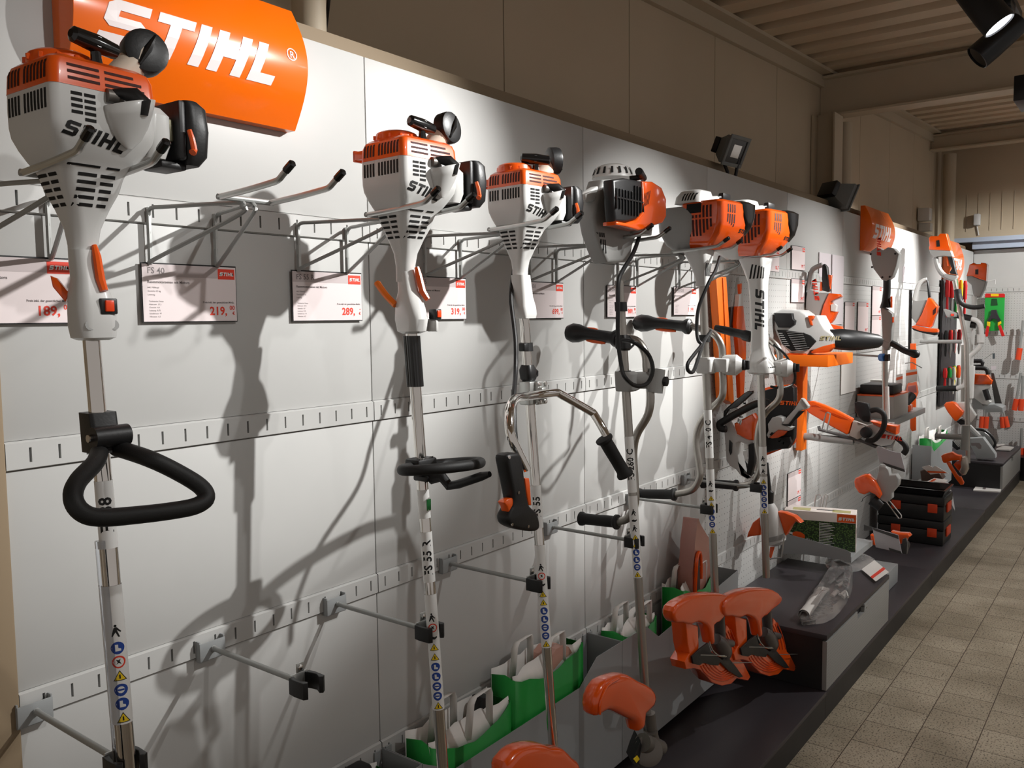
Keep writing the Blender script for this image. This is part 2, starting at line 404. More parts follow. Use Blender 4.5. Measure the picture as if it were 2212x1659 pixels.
for i, (px, py, yy, r, zt) in enumerate(((668, 50, 0.2, 0.044, 3.1), (1823, 350, 0.24, 0.052, 3.04), (2050, 420, 0.22, 0.062, 3.35))):
    q = pY(px, py, yy)
    p = one('drain_pipe', lambda bm: tube(bm, [(q.x, q.y, 1.6), (q.x, q.y, zt)], r, 20), BEIGEM, None,
            label=('thick pale pipe rising behind the big orange sign', 'round pale pipe standing by the dark square floodlight', 'round pale pipe near the far corner above the furthest orange sign')[i], cat='pipe')
struct('wall_end', lambda bm: (box(bm, (8.75, -4.5, 2.47), (8.85, WY+0.1, 3.9)), box(bm, (8.76, -4.5, 0), (8.85, WY+0.1, 2.47))), BEIGE, smooth=0)
def grooves(bm):
    y = 0.2
    while y > -3: box(bm, (8.744, y, 2.56), (8.7505, y+0.006, 2.95)); y -= 0.11
struct('trim_6', grooves, BEIGEM, smooth=0)
struct('trim_7', lambda bm: (box(bm, (8.56, -4.5, 2.36), (8.75, 0.0, 2.43)), box(bm, (8.50, -4.5, 2.43), (8.749, 0.3, 2.475))), SOFFIT, smooth=0)
# little wires: black cable at the pipe
one('cable', lambda bm: tube(bm, smooth([pY(712, -20, .28), pY(706, 40, .28), pY(699, 92, .2)], 5), 0.005, 8), BLACKP, None, label='black cable hanging beside the pale pipe by the big sign', cat='cable')
for i, (x, y0, y1) in enumerate(((2008, 448, 478), (2009, 480, 500), (2008, 505, 524))):
    one('junction_box', lambda bm: box(bm, (7.62+.05*i, .23, pY(x, y1, .25).z), (7.74+.05*i, .34, pY(x, y0, .25).z-.01), 0.008), WHITEP, None, label=('top', 'middle', 'bottom')[i]+' one of three small white junction boxes stacked at the far corner', cat='junction box', group='junction boxes at the far corner')
def det(bm):
    a = pX(2118, 487, 8.72); b = pX(2103, 462, 8.66); box(bm, (8.66, min(a.y, b.y), a.z), (8.745, max(a.y, b.y), b.z), 0.01)
    tube(bm, [(8.735, pX(2109, 487, 8.7).y, a.z), (8.735, pX(2109, 487, 8.7).y-0.02, a.z-0.1)], 0.006, 6)
one('motion_detector', det, WHITEP, None, label='small white sensor box high on the far end wall', cat='sensor')
# ---------------------------------------------------------------- display wall bays
RT = [1.930, 1.483, 1.037, 0.590]      # tops of the four slotted rails
RH = 0.046; ZT = 2.335; ZB = 0.125
def rail_mesh(bm, x0, x1, zt, yf=-0.006):
    z1 = zt; z0 = zt-RH; cs = [math.floor(x0+.001)+.025+.05*k for k in range(20)]; cs = [q_ for q_ in cs if x0+.008 < q_ < x1-.008]; zc0 = z0+0.010; zc1 = z1-0.010; sw = 0.0022
    def quad(a, b, c, d): bm.faces.new([bm.verts.new(p) for p in (a, b, c, d)])
    g = 0.0012
    X0 = x0+g; X1 = x1-g
    quad((X0, yf, z0), (X1, yf, z0), (X1, yf, zc0), (X0, yf, zc0)); quad((X0, yf, zc1), (X1, yf, zc1), (X1, yf, z1), (X0, yf, z1))
    quad((X0, yf, z1), (X1, yf, z1), (X1, 0.002, z1+0.003), (X0, 0.002, z1+0.003)); quad((X0, 0.002, z0-0.003), (X1, 0.002, z0-0.003), (X1, yf, z0), (X0, yf, z0))
    px_ = X0
    for c in cs:
        quad((px_, yf, zc0), (c-sw, yf, zc0), (c-sw, yf, zc1), (px_, yf, zc1)); px_ = c+sw
        a0 = (c-sw, yf, zc0); a1 = (c+sw, yf, zc0); a2 = (c+sw, yf, zc1); a3 = (c-sw, yf, zc1); yb = 0.0115
        bk = [(p[0], yb, p[2]) for p in (a0, a1, a2, a3)]
        for i, j in ((0, 1), (1, 2), (2, 3), (3, 0)): quad((a0, a1, a2, a3)[i], (a0, a1, a2, a3)[j], bk[j], bk[i])
    quad((px_, yf, zc0), (X1, yf, zc0), (X1, yf, zc1), (px_, yf, zc1))
def slots_mesh(bm, x0, x1, zt): box(bm, (x0+.004, 0.0116, zt-RH+.004), (x1-.004, 0.0135, zt-.004))
near = {-1: 'plain grey display panel bay at the left end, behind the first trimmer', 0: 'plain grey display panel bay behind the two trimmers with white engines', 1: 'plain grey display panel bay behind the trimmer with black air filter',
        2: 'perforated grey display panel bay behind the orange scabbards', 3: 'perforated grey display panel bay behind the white blower', 4: 'perforated grey display panel bay under the small orange sign', 5: 'perforated grey display panel bay behind the shelf of boxes',
        6: 'grey display panel bay behind the hanging hedge trimmer with black blade', 7: 'grey display panel bay holding the colourful hanging tools', 8: 'short grey display panel bay in the far corner'}
for i in range(-1, 9):
    x0 = i if i > -1 else -.867; x1 = i+1 if i < 8 else 8.65
    t = thing('display_panel_bay', near[i], 'display panel', (x0+.5, 0.0, ZB), 'display wall bays')
    g = 0.0015; edges = [ZT]+[v for r in RT for v in (r+0.0035, r-RH-0.0035)]+[ZB]
    for k in range(0, len(edges), 2):
        z1, z0 = edges[k], edges[k+1]
        one('panel_sheet', lambda bm: box(bm, (x0+g, 0.0, z0), (x1-g, 0.018, z1), 0.0012), PERF if (2 <= i < 6 and k > 0) else PANEL, t)
    one('back_plate', lambda bm: box(bm, (x0, 0.022, ZB), (x1, 0.03, ZT)), DARK, t)
    for z in RT:
        rl = one('slotted_rail', lambda bm: rail_mesh(bm, x0, x1, z), PANEL, t, smooth=0)
        one('slot_backing', lambda bm: slots_mesh(bm, x0, x1, z), DARK, rl, smooth=0)
# end display wall (at the far corner, facing back along the aisle)
for k, y0 in enumerate((-1.0, -2.0)):
    t = thing('display_panel_bay', ('far end display panel bay with loppers and green card', 'furthest end display panel bay at the right edge')[k], 'display panel', (8.66, y0+.5, ZB), 'display wall bays')
    zr = [1.955, 1.505, 1.055, 0.61]
    edges = [2.35]+[v for r in zr for v in (r+0.003, r-RH-0.003)]+[0.0]
    for j in range(0, len(edges), 2):
        one('panel_sheet', lambda bm: box(bm, (8.665, y0+.001, edges[j+1]), (8.68, y0+.999, edges[j])), PERFY if j else PANEL, t)
    for z in zr:
        def er(bm):
            rail_mesh(bm, 0, 1, z)
            for v in bm.verts: v.co = V((8.665+v.co.y, y0+v.co.x, v.co.z))
        rl = one('slotted_rail', er, PANEL, t, smooth=0)
        one('slot_backing', lambda bm: box(bm, (8.6768, y0+.004, z-RH+.004), (8.679, y0+.996, z-.004)), DARK, rl, smooth=0)
one('end_post', lambda bm: box(bm, (-.96, -0.014, 0), (-.8685, 0.05, ZT), 0.004), MATS['shaded_ledge_beige'], None, label='upright metal post at the left edge of the display wall', cat='post')
# ---------------------------------------------------------------- plinth, cabinets
def plinth(x0, x1, lab):
    t = thing('display_plinth', lab, 'plinth', ((x0+x1)/2, -.27, 0), 'plinth sections')
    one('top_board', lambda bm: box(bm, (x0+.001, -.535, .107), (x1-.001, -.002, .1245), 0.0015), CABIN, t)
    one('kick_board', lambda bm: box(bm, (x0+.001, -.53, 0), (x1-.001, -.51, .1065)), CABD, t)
for k, (a, b) in enumerate(((-1, 0.9), (0.9, 2.03), (2.03, 4.12), (4.12, 6.1), (6.1, 8.28))):
    plinth(a, b, ['low black plinth section at the left end under the trimmers', 'low black plinth section under the orange guards', 'low black plinth section carrying the drawer cabinet', 'low black plinth section under the black toolboxes', 'low black plinth section at the far end with the far cabinet'][k])
def cabinet(x0, x1, lab, notch):
    t = thing('drawer_cabinet', lab, 'cabinet', ((x0+x1)/2, -.27, .125), 'drawer cabinets')
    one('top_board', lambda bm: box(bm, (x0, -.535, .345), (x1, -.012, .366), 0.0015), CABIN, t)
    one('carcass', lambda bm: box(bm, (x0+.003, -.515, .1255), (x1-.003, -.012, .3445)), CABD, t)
    zt = .337; zb = .128; c = (x0+x1)/2
    out = [(x0+.003, zb), (x1-.003, zb), (x1-.003, zt), (c+.06, zt), (c+.055, zt-.035), (c-.055, zt-.035), (c-.06, zt), (x0+.003, zt)]
    d = one('drawer', lambda bm: prism(bm, [(p[0], -.535, p[1]) for p in out], (0, .019, 0), 0.001), PERFD, t)
    one('lock', lambda bm: lathe(bm, [(.006, 0), (.006, .002), (.004, .003)], (c+.09, -.535, zt-.02), (0, -1, 0), 14), STEEL, d)
cabinet(2.02, 3.045, 'charcoal drawer cabinet with perforated grey front, under the bagged parts', 1)
cabinet(7.03, 8.25, 'charcoal drawer cabinet with grey front at the far end of the plinth', 1)
# ---------------------------------------------------------------- wall bins on the fourth rail
def wall_bin(x0, x1, ears, lab, zt=.577, zf=.51, zb=.15):
    t = thing('wall_bin', lab, 'bin', ((x0+x1)/2, -.075, zb), 'grey sheet metal wall bins')
    yf = -.15; e = .0012
    prof = [(x0+e, zb), (x1-e, zb), (x1-e, zt)]
    if ears[1]: prof += [(x1-.165, zt), (x1-.27, zf)]
    else: prof += [(x1-e-.001, zt)]
    if ears[0]: prof += [(x0+.27, zf), (x0+.175, zt)]
    else: prof += [(x0+e+.12, zf)]
    prof += [(x0+e, zt)]
    one('front_panel', lambda bm: prism(bm, [(p[0], yf, p[1]) for p in prof], (0, .0015, 0)), BINM, t)
    for x in (x0+e, x1-e-.0015):
        one('side_panel', lambda bm: prism(bm, [(x, yf+.0016, zb), (x, -.008, zb), (x, -.008, zt), (x, yf+.0016, zt)], (.0015, 0, 0)), BINM, t)
    one('base_panel', lambda bm: box(bm, (x0+.004, yf+.002, zb), (x1-.004, -.008, zb+.0015)), BINM, t)
    one('back_panel', lambda bm: box(bm, (x0+.004, -.0095, zb+.002), (x1-.004, -.0078, .535)), BINM, t)
    for x in (x0+.02, x1-.02): one('hook_tab', lambda bm: box(bm, (x-.01, -.011, .53), (x+.01, -.0065, .575)), BINM, t)
wall_bin(-.86, 0, (0, 1), 'grey wall bin at the left, cut by the bottom edge of the photo')
wall_bin(0, 1, (0, 1), 'grey wall bin holding the two long green bags')
wall_bin(1, 2.015, (1, 0), 'grey wall bin with the upright pinkish plastic packet at its end')
wall_bin(6.0, 6.9, (0, 0), 'light grey wall bin with one green bag, right of the chainsaw', zt=.62, zf=.56, zb=.2)
# ================================================================ brackets, clamp arms
HZ = 1.907
def pole_y(z): return -.337+.072*(z-1.0)
def bracket(xc, lab):
    t = thing('support_bracket', lab, 'bracket', (xc, -.24, HZ-.12), 'wire brackets holding the trimmers')
    for s in (-1, 1):
        xu = xc+s*.073; xi = xc+s*.014; r = .0042
        one('wire_frame', lambda bm: tube(bm, smooth([(xu, -.012, HZ-.045), (xu, -.012, HZ-.012), (xu, -.022, HZ+.003), (xc+s*.06, -.06, HZ+.004), (xi, -.214, HZ+.002), (xi, -.226, HZ-.006), (xi, -.219, HZ-.020), (xu-s*.002, -.03, HZ-.093), (xu, -.014, HZ-.100), (xu, -.012, HZ-.090), (xu, -.012, HZ-.066)], 6), r, 8), WIRE, t)
        one('hook_plate', lambda bm: (box(bm, (xu-.0025, -.016, HZ-.101), (xu+.0025, -.0065, HZ+.006)), box(bm, (xu-.002, -.0064, HZ-.012), (xu+.002, .006, HZ+.001))), STEEL, t)
        x = xc+s*.055
        pr = one('prong', lambda bm: tube(bm, smooth([(x, -.221, HZ+.008), (x, -.30, HZ+.012), (x, -.365, HZ+.017), (x, -.388, HZ+.020), (x, -.402, HZ+.028), (x, -.415, HZ+.036)], 4), .0056, 10), STEEL, t)
        one('rubber_tip', lambda bm: tube(bm, [(x, -.410, HZ+.033), (x, -.417, HZ+.0375), (x, -.427, HZ+.0435), (x, -.429, HZ+.045)], [.0069, .0071, .0069, .0042], 10), BLACKG, pr)
    one('cross_bar', lambda bm: tube(bm, [(xc-.06, -.221, HZ+.008), (xc+.06, -.221, HZ+.008)], .0055, 10), WIRE, t)
UX = {1: -.850, 0: -.515, 2: -.155, 3: .265, 4: .745, 5: 1.285, 6: 1.785}
CX = {1: -.847, 0: -.492, 2: -.152, 3: .262, 4: .769, 5: 1.312, 6: 1.775}
BL = {1: 'grey wire bracket holding up the leftmost trimmer, under its engine', 0: 'empty grey wire bracket with two bent prongs, above the 219 price card', 2: 'grey wire bracket under the second white engine, above the 289 card', 3: 'grey wire bracket under the third white engine, above the 319 card',
      4: 'grey wire bracket under the engine with the black air filter', 5: 'grey wire bracket under the darker orange engine', 6: 'grey wire bracket under the brightly lit orange engine'}
for k in (1, 0, 2, 3, 4, 5, 6): bracket(UX[k], BL[k])
CL = {1: 'grey clamp arm gripping the leftmost chrome shaft, at the bottom left', 0: 'empty clamp arm with open black jaws between the first two shafts', 2: 'grey clamp arm gripping the shaft of the second trimmer', 3: 'grey clamp arm gripping the shaft of the third trimmer',
      4: 'grey clamp arm gripping the shaft of the trimmer with black air filter', 5: 'grey clamp arm gripping the shaft of the darker orange trimmer', 6: 'grey clamp arm gripping the shaft of the brightly lit orange trimmer'}
def clamp_arm(x, lab, clip=BLACKP, z=1.006, L=.30):
    t = thing('clamp_arm', lab, 'clamp arm', (x, -.01, z), 'clamp arms on the third slotted rail')
    one('mount_plate', lambda bm: (box(bm, (x-.030, -.022, z-.022), (x+.030, -.0195, z+.016), .0006), box(bm, (x-.030, -.0195, z-.022), (x-.0275, -.007, z+.020)), box(bm, (x+.0275, -.0195, z-.022), (x+.030, -.007, z+.020)), box(bm, (x-.030, -.0195, z-.024), (x+.030, -.004, z-.0215))), BINM, t)
    one('arm', lambda bm: tube(bm, smooth([(x, -.022, z-.004), (x, -.03, z+.002), (x, -.05, z), (x, -L, z)], 3), .0056, 12), WIRE, t)
    b = one('clamp_bracket', lambda bm: (box(bm, (x-.020, -L-.004, z-.020), (x+.020, -L-.001, z+.018), .0008), box(bm, (x-.006, -L-.004, z+.018), (x+.012, -L-.0015, z+.036), .0008)), STEEL, t)
    one('screw', lambda bm: lathe(bm, [(.005, 0), (.005, .003), (.003, .004)], (x+.003, -L-.003, z+.027), (0, -1, 0), 10), CHROME, b)
    for s in (-1, 1):
        def jaw(bm):
            pts = [(x+s*.020, z), ]
            prof = [(s*.024, -L-.003), (s*.013, -L-.004), (s*.017, -L-.016), (s*.0195, -L-.030), (s*.013, -L-.045), (s*.018, -L-.051), (s*.0255, -L-.046), (s*.0265, -L-.02)]
            prism(bm, [(x+a, y, z-.017) for a, y in prof], (0, 0, .032), .0015)
        one('rubber_jaw', jaw, clip, t)
for k in (1, 0, 2, 3, 4, 5, 6): clamp_arm(CX[k], CL[k])
# ================================================================ stickers on shafts
def sticker(root, X, z0, z1, kind, txt='', r=.0133, ang=None, yf=pole_y, ccx=None):
    """wrap-around white sticker; prints face the camera side"""
    zc_ = (z0+z1)/2; c = V((X, yf(zc_), zc_)); ax = V((0, yf(z1)-yf(z0), z1-z0)).normalized()
    st = one('warning_label', lambda bm: tube(bm, [(X, yf(z0), z0), (X, yf(z1), z1)], r, 28, caps=False), LWHITE, root)
    tr = bvh_of(st)
    n = (CAM-c); n = (n-ax*n.dot(ax)).normalized()
    if ang: n = M4.Rotation(math.radians(ang), 3, ax) @ n
    ex = ax.cross(n).normalized()      # to the right seen from the camera
    L = z1-z0
    def dp(polys, m, nm, off=.0003, cut=.004):
        bm = flat_polys(polys, cut); decal(bm, tr, c-ax*(L/2), ex, ax, off, .05); finish(nm, bm, m, st, smooth=0)
    if kind == 'text' and not txt: return st
    if kind == 'text':
        bm = text_polys_mesh(txt, r*1.9, .0006)
        xs = [v.co.x for v in bm.verts]; w_ = max(xs)-min(xs)
        for v in bm.verts: v.co = V((-(v.co.y)+r*.62+r*.0, v.co.x-min(xs)+(L-w_)*.5, 0))
        bmesh.ops.triangulate(bm, faces=bm.faces)
        decal(bm, tr, c-ax*(L/2), ex, ax, .0004, .05); finish('printed_name', bm, BLACKPR, st, smooth=0)
    else:
        d = r*.72; y = .010; seq = kind
        for ch in seq:
            if ch == 't':
                dp([[(-d, y-d*.75), (d, y-d*.75), (0, y+d*.95)]], BLACKPR, 'printed_symbol'); dp([[(-d*.8, y-d*.62), (d*.8, y-d*.62), (0, y+d*.75)]], YELLOW, 'printed_symbol', .0005)
                dp([[(-d*.12, y-d*.4), (d*.12, y-d*.4), (d*.1, y+d*.25), (-d*.1, y+d*.25)]], BLACKPR, 'printed_symbol', .0007)
            elif ch == 'b':
                dp([circ(0, y, d, 18)], BLUE, 'printed_symbol'); dp([[(-d*.35, y-d*.5), (d*.5, y-d*.5), (d*.5, y-d*.15), (d*.1, y), (d*.1, y+d*.55), (-d*.35, y+d*.55)]], LWHITE, 'printed_symbol', .0005)
            elif ch == 'h':
                dp([circ(0, y, d, 18)], BLUE, 'printed_symbol'); dp([circ(0, y+d*.05, d*.55, 12)], LWHITE, 'printed_symbol', .0005); dp([[(-d*.5, y-d*.1), (d*.5, y-d*.1), (d*.5, y+d*.18), (-d*.5, y+d*.18)]], BLUE, 'printed_symbol', .0007)
            elif ch == 'r':
                dp([circ(0, y, d, 18)], RED, 'printed_symbol'); dp([circ(0, y, d*.75, 16)], LWHITE, 'printed_symbol', .0005); dp([[(-d*.4, y-d*.4), (0, y-d*.1), (d*.4, y-d*.4), (d*.15, y+d*.1), (d*.3, y+d*.5), (-d*.05, y+d*.3), (-d*.4, y+d*.45), (-d*.15, y)]], BLACKPR, 'printed_symbol', .0007)
            elif ch == 'm':   # man with trimmer pictogram
                dp([circ(-d*.1, y+d*.9, d*.22, 10)], BLACKPR, 'printed_symbol')
                dp([[(-d*.35, y+d*.6), (d*.1, y+d*.7), (d*.75, y-d*.1), (d*.6, y-d*.2), (d*.1, y+d*.25), (d*.5, y-d*.9), (d*.25, y-d*.9), (-d*.1, y-d*.1), (-d*.6, y-d*.8), (-d*.75, y-d*.7)]], BLACKPR, 'printed_symbol', .0004); y += d*.3
            elif ch == 'k':
                dp([[(-d*.7, y-d*.35), (d*.3, y-d*.45), (d*.8, y-d*.1), (d*.8, y+d*.25), (d*.2, y+d*.1), (-d*.2, y+d*.3), (-d*.7, y+d*.1)]], BLACKPR, 'printed_symbol')
            y += 2*d*1.12 if ch != ' ' else d*.4
            if y > L-.004: break
    return st
# ================================================================ small petrol trimmers (white and orange engines)
def small_engine(root, X, Yc, yaw, grip_ang, extra_lip, cap_ax, scale=1.0):
    O = V((X, Yc, HZ)); R = M4.Rotation(math.radians(yaw), 4, 'Z'); T = M4.Translation(O) @ R @ M4.Scale(scale, 4)
    R3 = R.to_3x3()
    def P(x, y, z): return T @ V((x, y, z))
    def D(x, y, z): return (R3 @ V((x, y, z)))*scale
    rg = [rring(0, .0, .0195, .0195, .017, -.135), rring(0, -.001, .020, .020, .017, -.10), rring(0, -.002, .0235, .023, .018, -.075), rring(0, -.004, .033, .032, .018, -.045), rring(0, -.006, .043, .041, .018, -.02),
          rring(-.001, -.008, .048, .045, .018, .0), rring(-.002, -.010, .052, .047, .018, .008), rring(-.002, -.014, .061, .054, .018, .02), rring(-.0025, -.018, .070, .061, .016, .036), rring(-.0025, -.021, .0765, .067, .014, .052), rring(-.0025, -.022, .0785, .0685, .013, .066), rring(-.0025, -.022, .0790, .069, .013, .09), rring(-.0025, -.022, .0785, .0685, .013, .114)]
    sh = one('engine_shroud', lambda bm: loft(bm, rg, T), WHITEP, root, smooth=28)
    cg = [rring(-.0025, -.022, .0792, .0692, .013, .1135), rring(-.0025, -.022, .0788, .069, .013, .116), rring(-.0025, -.022, .0775, .0675, .013, .140), rring(-.0025, -.022, .0735, .064, .014, .151), rring(-.0025, -.021, .066, .057, .016, .157), rring(-.0025, -.019, .045, .040, .02, .159)]
    cv = one('engine_cover', lambda bm: loft(bm, cg, T), ORANGE, root, smooth=30)
    def dome(bm):
        lathe(bm, [(.046, 0), (.046, .008), (.043, .017), (.036, .021), (0, .022)], P(-.022, -.005, .156), D(0, 0, 1), 32)
        for k in range(12):
            a = 2*PI*k/12; c = P(-.022+.046*math.cos(a), -.005+.046*math.sin(a), .160); tube(bm, [c, c+D(0, 0, .008)], .0035, 6)
    one('starter_dome', dome, ORANGE, root)
    if extra_lip:
        def lip(bm):
            box(bm, (-.074, .030, .123), (-.062, .078, .141), .002); box(bm, (-.074, .070, .120), (-.040, .078, .144), .002)
            for v in bm.verts: v.co = T @ v.co
        one('cover_lug', lip, ORANGE, root)
    tr = bvh_of([sh, cv])
    bx = (-D(0, 1, 0)).normalized(); by = V((0, 0, 1))
    EXf = D(1, 0, 0); EXl = D(0, -1, 0); EZ = D(0, 0, 1)        # -Y face: right = +x ; -X face: right = -y
    def dz(lst, fx, m, par, nm, off=.0007, cut=.01):
        bm = rects(lst, cut); decal(bm, tr, P(0, 0, 0), fx, EZ, off, .2); finish(nm, bm, m, par, smooth=0)
    # left face: upright slots in the orange and the white half   (u = -y)
    sl = lambda u, z0, z1, w=.0052: (u, z0, u+w, z1)
    us = [-.032, -.0225, -.013, -.0035, .014, .0235, .033, .0425, .052, .0615, .071]
    dz([sl(u, .121, .146) for u in us], EXl, DARKOR, cv, 'vent_slots')
    dz([sl(u, .080, .107) for u in us], EXl, DARK, sh, 'vent_slots')
    # front face: level slots
    dz([(-.058, .1395, -.012, .1435), (-.058, .1305, -.012, .1345), (-.058, .1215, -.012, .1255), (-.004, .1395, .040, .1435), (-.004, .1305, .052, .1345), (-.004, .1215, .056, .1255)], EXf, DARKOR, cv, 'vent_slots')
    dz([(-.055+c*.019, .101-r_*.0085, -.039+c*.019, .1055-r_*.0085) for c in (0, 1) for r_ in range(5) if not (r_ == 4 and c == 0)], EXf, DARK, sh, 'vent_slots')
    # neck slots
    nk = [(-.030, -.003-r_*.0105, -.002, .0018-r_*.0105) for r_ in range(5)]+[(.004, -.003-r_*.0105, .026-.002*r_, .0018-r_*.0105) for r_ in range(5)]
    dz(nk, EXf, DARK, sh, 'neck_vents'); dz([(a+.004, b, c+.004, d) for a, b, c, d in nk], EXl, DARK, sh, 'neck_vents')
    dz([(-.056, .0095, .0, .0125), (.01, .0095, .03, .0125)], EXf, DARK, sh, 'neck_vents')
    # lettering on the sloped underside of the shroud
    po, w_ = stihl_polys(.020, .25)
    d45 = (D(1, 0, 0)*.93+D(0, 0, -1)*.37)
    bm = flat_polys(po, .006); ey = (D(.25, 0, .97))
    decal(bm, tr, P(-.068, 0, .047), D(.985, 0, -.17), D(.10, 0, .99), .0007, .2); finish('lettering', bm, BLACKPR, sh, smooth=0)
    # spark plug scoop on the front face
    def scoop(bm):
        rings = []
        for i, (z, rr) in enumerate(((.040, .004), (.052, .018), (.068, .028), (.086, .034), (.104, .037))):
            ring = []
            for j in range(13):
                a = PI*j/12; ring.append(V((.030+rr*math.cos(a), -.088-rr*1.05*math.sin(a)*(.35+.65*min(1, (z-.04)/.06)), z+.010*math.cos(a)*(i/4))))
            rings.append(ring+[V((.030-rr, -.080, z)), V((.030+rr, -.080, z))][:0])
        vr = [[bm.verts.new(T @ p) for p in r] for r in rings]
        for a, b in zip(vr, vr[1:]):
            for j in range(12): bm.faces.new((a[j], a[j+1], b[j+1], b[j]))
        bm.faces.new(vr[0])
    so = one('spark_plug_scoop', scoop, WHITEP, root)
    s_ = so.modifiers.new('wall', 'SOLIDIFY'); s_.thickness = .003; s_.offset = 0
    one('spark_plug_boot', lambda bm: tube(bm, [P(.002, -.092, .112), P(.014, -.100, .114), P(.028, -.110, .112), P(.036, -.116, .102), P(.037, -.114, .085)], [.006, .008, .0120, .0135, .008], 14), BLACKP, so)
    one('recess', lambda bm: tube(bm, [P(-.004, -.0915, .109), P(.012, -.0925, .109)], [.010, .010], 14), CAST, so)
    # right side: crankcase block, carburettor, air filter box
    rg2 = [rring(.086, -.024, .016, .052, .012, .035), rring(.088, -.024, .020, .058, .014, .055), rring(.088, -.024, .020, .058, .014, .10), rring(.084, -.022, .016, .050, .012, .112)]
    one('side_housing', lambda bm: loft(bm, rg2, T), WHITEP, root)
    one('carburettor', lambda bm: box(bm, P(.104, -.070, .065), P(.128, -.030, .100), .003), mat('carburettor_metal', (120, 116, 96), .4, .6), root)
    rg3 = [rring(.142, -.045, .012, .040, .009, .030), rring(.146, -.045, .020, .048, .014, .045), rring(.148, -.045, .022, .050, .016, .085), rring(.146, -.045, .021, .048, .016, .120), rring(.140, -.045, .014, .042, .012, .130)]
    fb = one('air_filter_box', lambda bm: loft(bm, rg3, T), BLACKP, root)
    one('filter_back', lambda bm: (box(bm, (.115, -.088, .036), (.127, -.006, .128), .004), box(bm, (.09, -.075, .022), (.135, -.02, .034), .004), [setattr(v, 'co', T @ v.co) for v in bm.verts]), BLACKP, fb)
    one('choke_lever', lambda bm: tube(bm, [P(.128, -.094, .082), P(.130, -.098, .068), P(.133, -.098, .052), P(.128, -.100, .047)], [.004, .0045, .005, .006], 8), ORANGE, root)
    # pull grip
    g0 = P(.000, -.060, .189); gd = (R3 @ V((math.cos(math.radians(grip_ang)), math.sin(math.radians(grip_ang)), -.10))).normalized()
    gr = one('pull_grip', lambda bm: tube(bm, [g0-gd*.038, g0-gd*.034, g0-gd*.02, g0, g0+gd*.02, g0+gd*.034, g0+gd*.038], [.006, .0115, .0125, .014, .0125, .0115, .006], 14), BLACKG, root)
    one('grip_stem', lambda bm: tube(bm, [P(.004, -.058, .155), g0], [.009, .006], 10), BLACKG, gr)
    sd = gd.cross(V((0, 0, 1))).normalized()
    if sd.dot(CAM-g0) < 0: sd = -sd
    one('grip_emblem', lambda bm: lathe(bm, [(.0075, 0), (.0075, .0015)], g0+sd*.0105, sd, 14), STEEL, gr)
    # tank neck and cap
    t0 = P(.045, -.035, .15); ca = (R3 @ V(cap_ax)).normalized(); t1 = P(.086, -.046, .197)
    tn = one('tank_neck', lambda bm: tube(bm, [t0, t0.lerp(t1, .5), t1], [.021, .022, .021], 20), TANK, root)
    cp = one('fuel_cap', lambda bm: lathe(bm, [(.026, -.014), (.034, -.009), (.0345, .010), (.033, .016), (.025, .019), (0, .020)], t1, ca, 28), BLACKP, root)
    x_, y_ = frame(ca)
    dg = (x_*.5+y_*.85).normalized()
    one('cap_ridge', lambda bm: tube(bm, [t1+ca*.0175-dg*.028, t1+ca*.021, t1+ca*.0175+dg*.028], [.003, .006, .003], 8), BLACKG, cp)
    return sh
def loft_pole(bm, X, rows, yf=pole_y, n=5, yaw=0):
    """rows: z, half x, half y, corner, dx, dy"""
    rr = []
    c, s = math.cos(math.radians(yaw)), math.sin(math.radians(yaw))
    for z, hx, hy, r, dx, dy in rows:
        ring = rring(dx, dy, hx, hy, r, 0, n); rr.append([V((X+p.x*c-p.y*s, yf(z)+p.x*s+p.y*c, z)) for p in ring])
    loft(bm, rr)
def shaft(root, X, z0, z1, r, m, yf=pole_y, name='shaft_tube'):
    return one(name, lambda bm: tube(bm, [(X, yf(z0), z0), (X, yf(z1), z1)], r, 24), m, root)
# ---- trimmer 1
X1 = -.849
t = thing('string_trimmer', 'nearest trimmer at the left, white and orange engine, triangular black loop handle', 'trimmer', (X1, -.33, .5), 'trimmers hanging on the display wall')
small_engine(t, X1+.002, -.272, 2, 8, False, (-.22, -.96, .12))
nk = one('handle_housing', lambda bm: loft_pole(bm, X1, [(1.664, .018, .022, .012, .003, 0), (1.668, .027, .027, .014, .003, -.001), (1.685, .0300, .0285, .016, .003, -.002), (1.71, .0300, .0285, .018, .003, -.002), (1.735, .026, .026, .016, .002, -.001), (1.757, .0205, .0215, .014, .001, 0), (1.775, .0190, .0195, .013, 0, .001), (1.80, .0190, .0190, .013, 0, .002)]), WHITEP, t)
nt_ = bvh_of(nk)
one('throttle_trigger', lambda bm: prism(bm, [(X1-.026, pole_y(1.74)+.016, 1.722), (X1-.037, pole_y(1.74)+.030, 1.745), (X1-.038, pole_y(1.74)+.034, 1.762), (X1-.030, pole_y(1.74)+.030, 1.758), (X1-.021, pole_y(1.74)+.014, 1.736)], (.008, .012, 0), .002), ORANGE, t)
one('lockout_lever', lambda bm: tube(bm, [(X1+.008, pole_y(1.8)-.016, 1.807), (X1+.008, pole_y(1.78)-.021, 1.79), (X1+.009, pole_y(1.76)-.025, 1.755), (X1+.011, pole_y(1.74)-.029, 1.738)], [.004, .0062, .007, .006], 8, ovx=1), ORANGE, t)
sw = one('stop_switch', lambda bm: (box(bm, (X1+.002, -.319, 1.703), (X1+.028, -.300, 1.727), .002)), BLACKP, t)
one('switch_rocker', lambda bm: box(bm, (X1+.008, -.322, 1.707), (X1+.0215, -.315, 1.724), .0015), mat('switch_orange', (240, 70, 20), .3), sw)
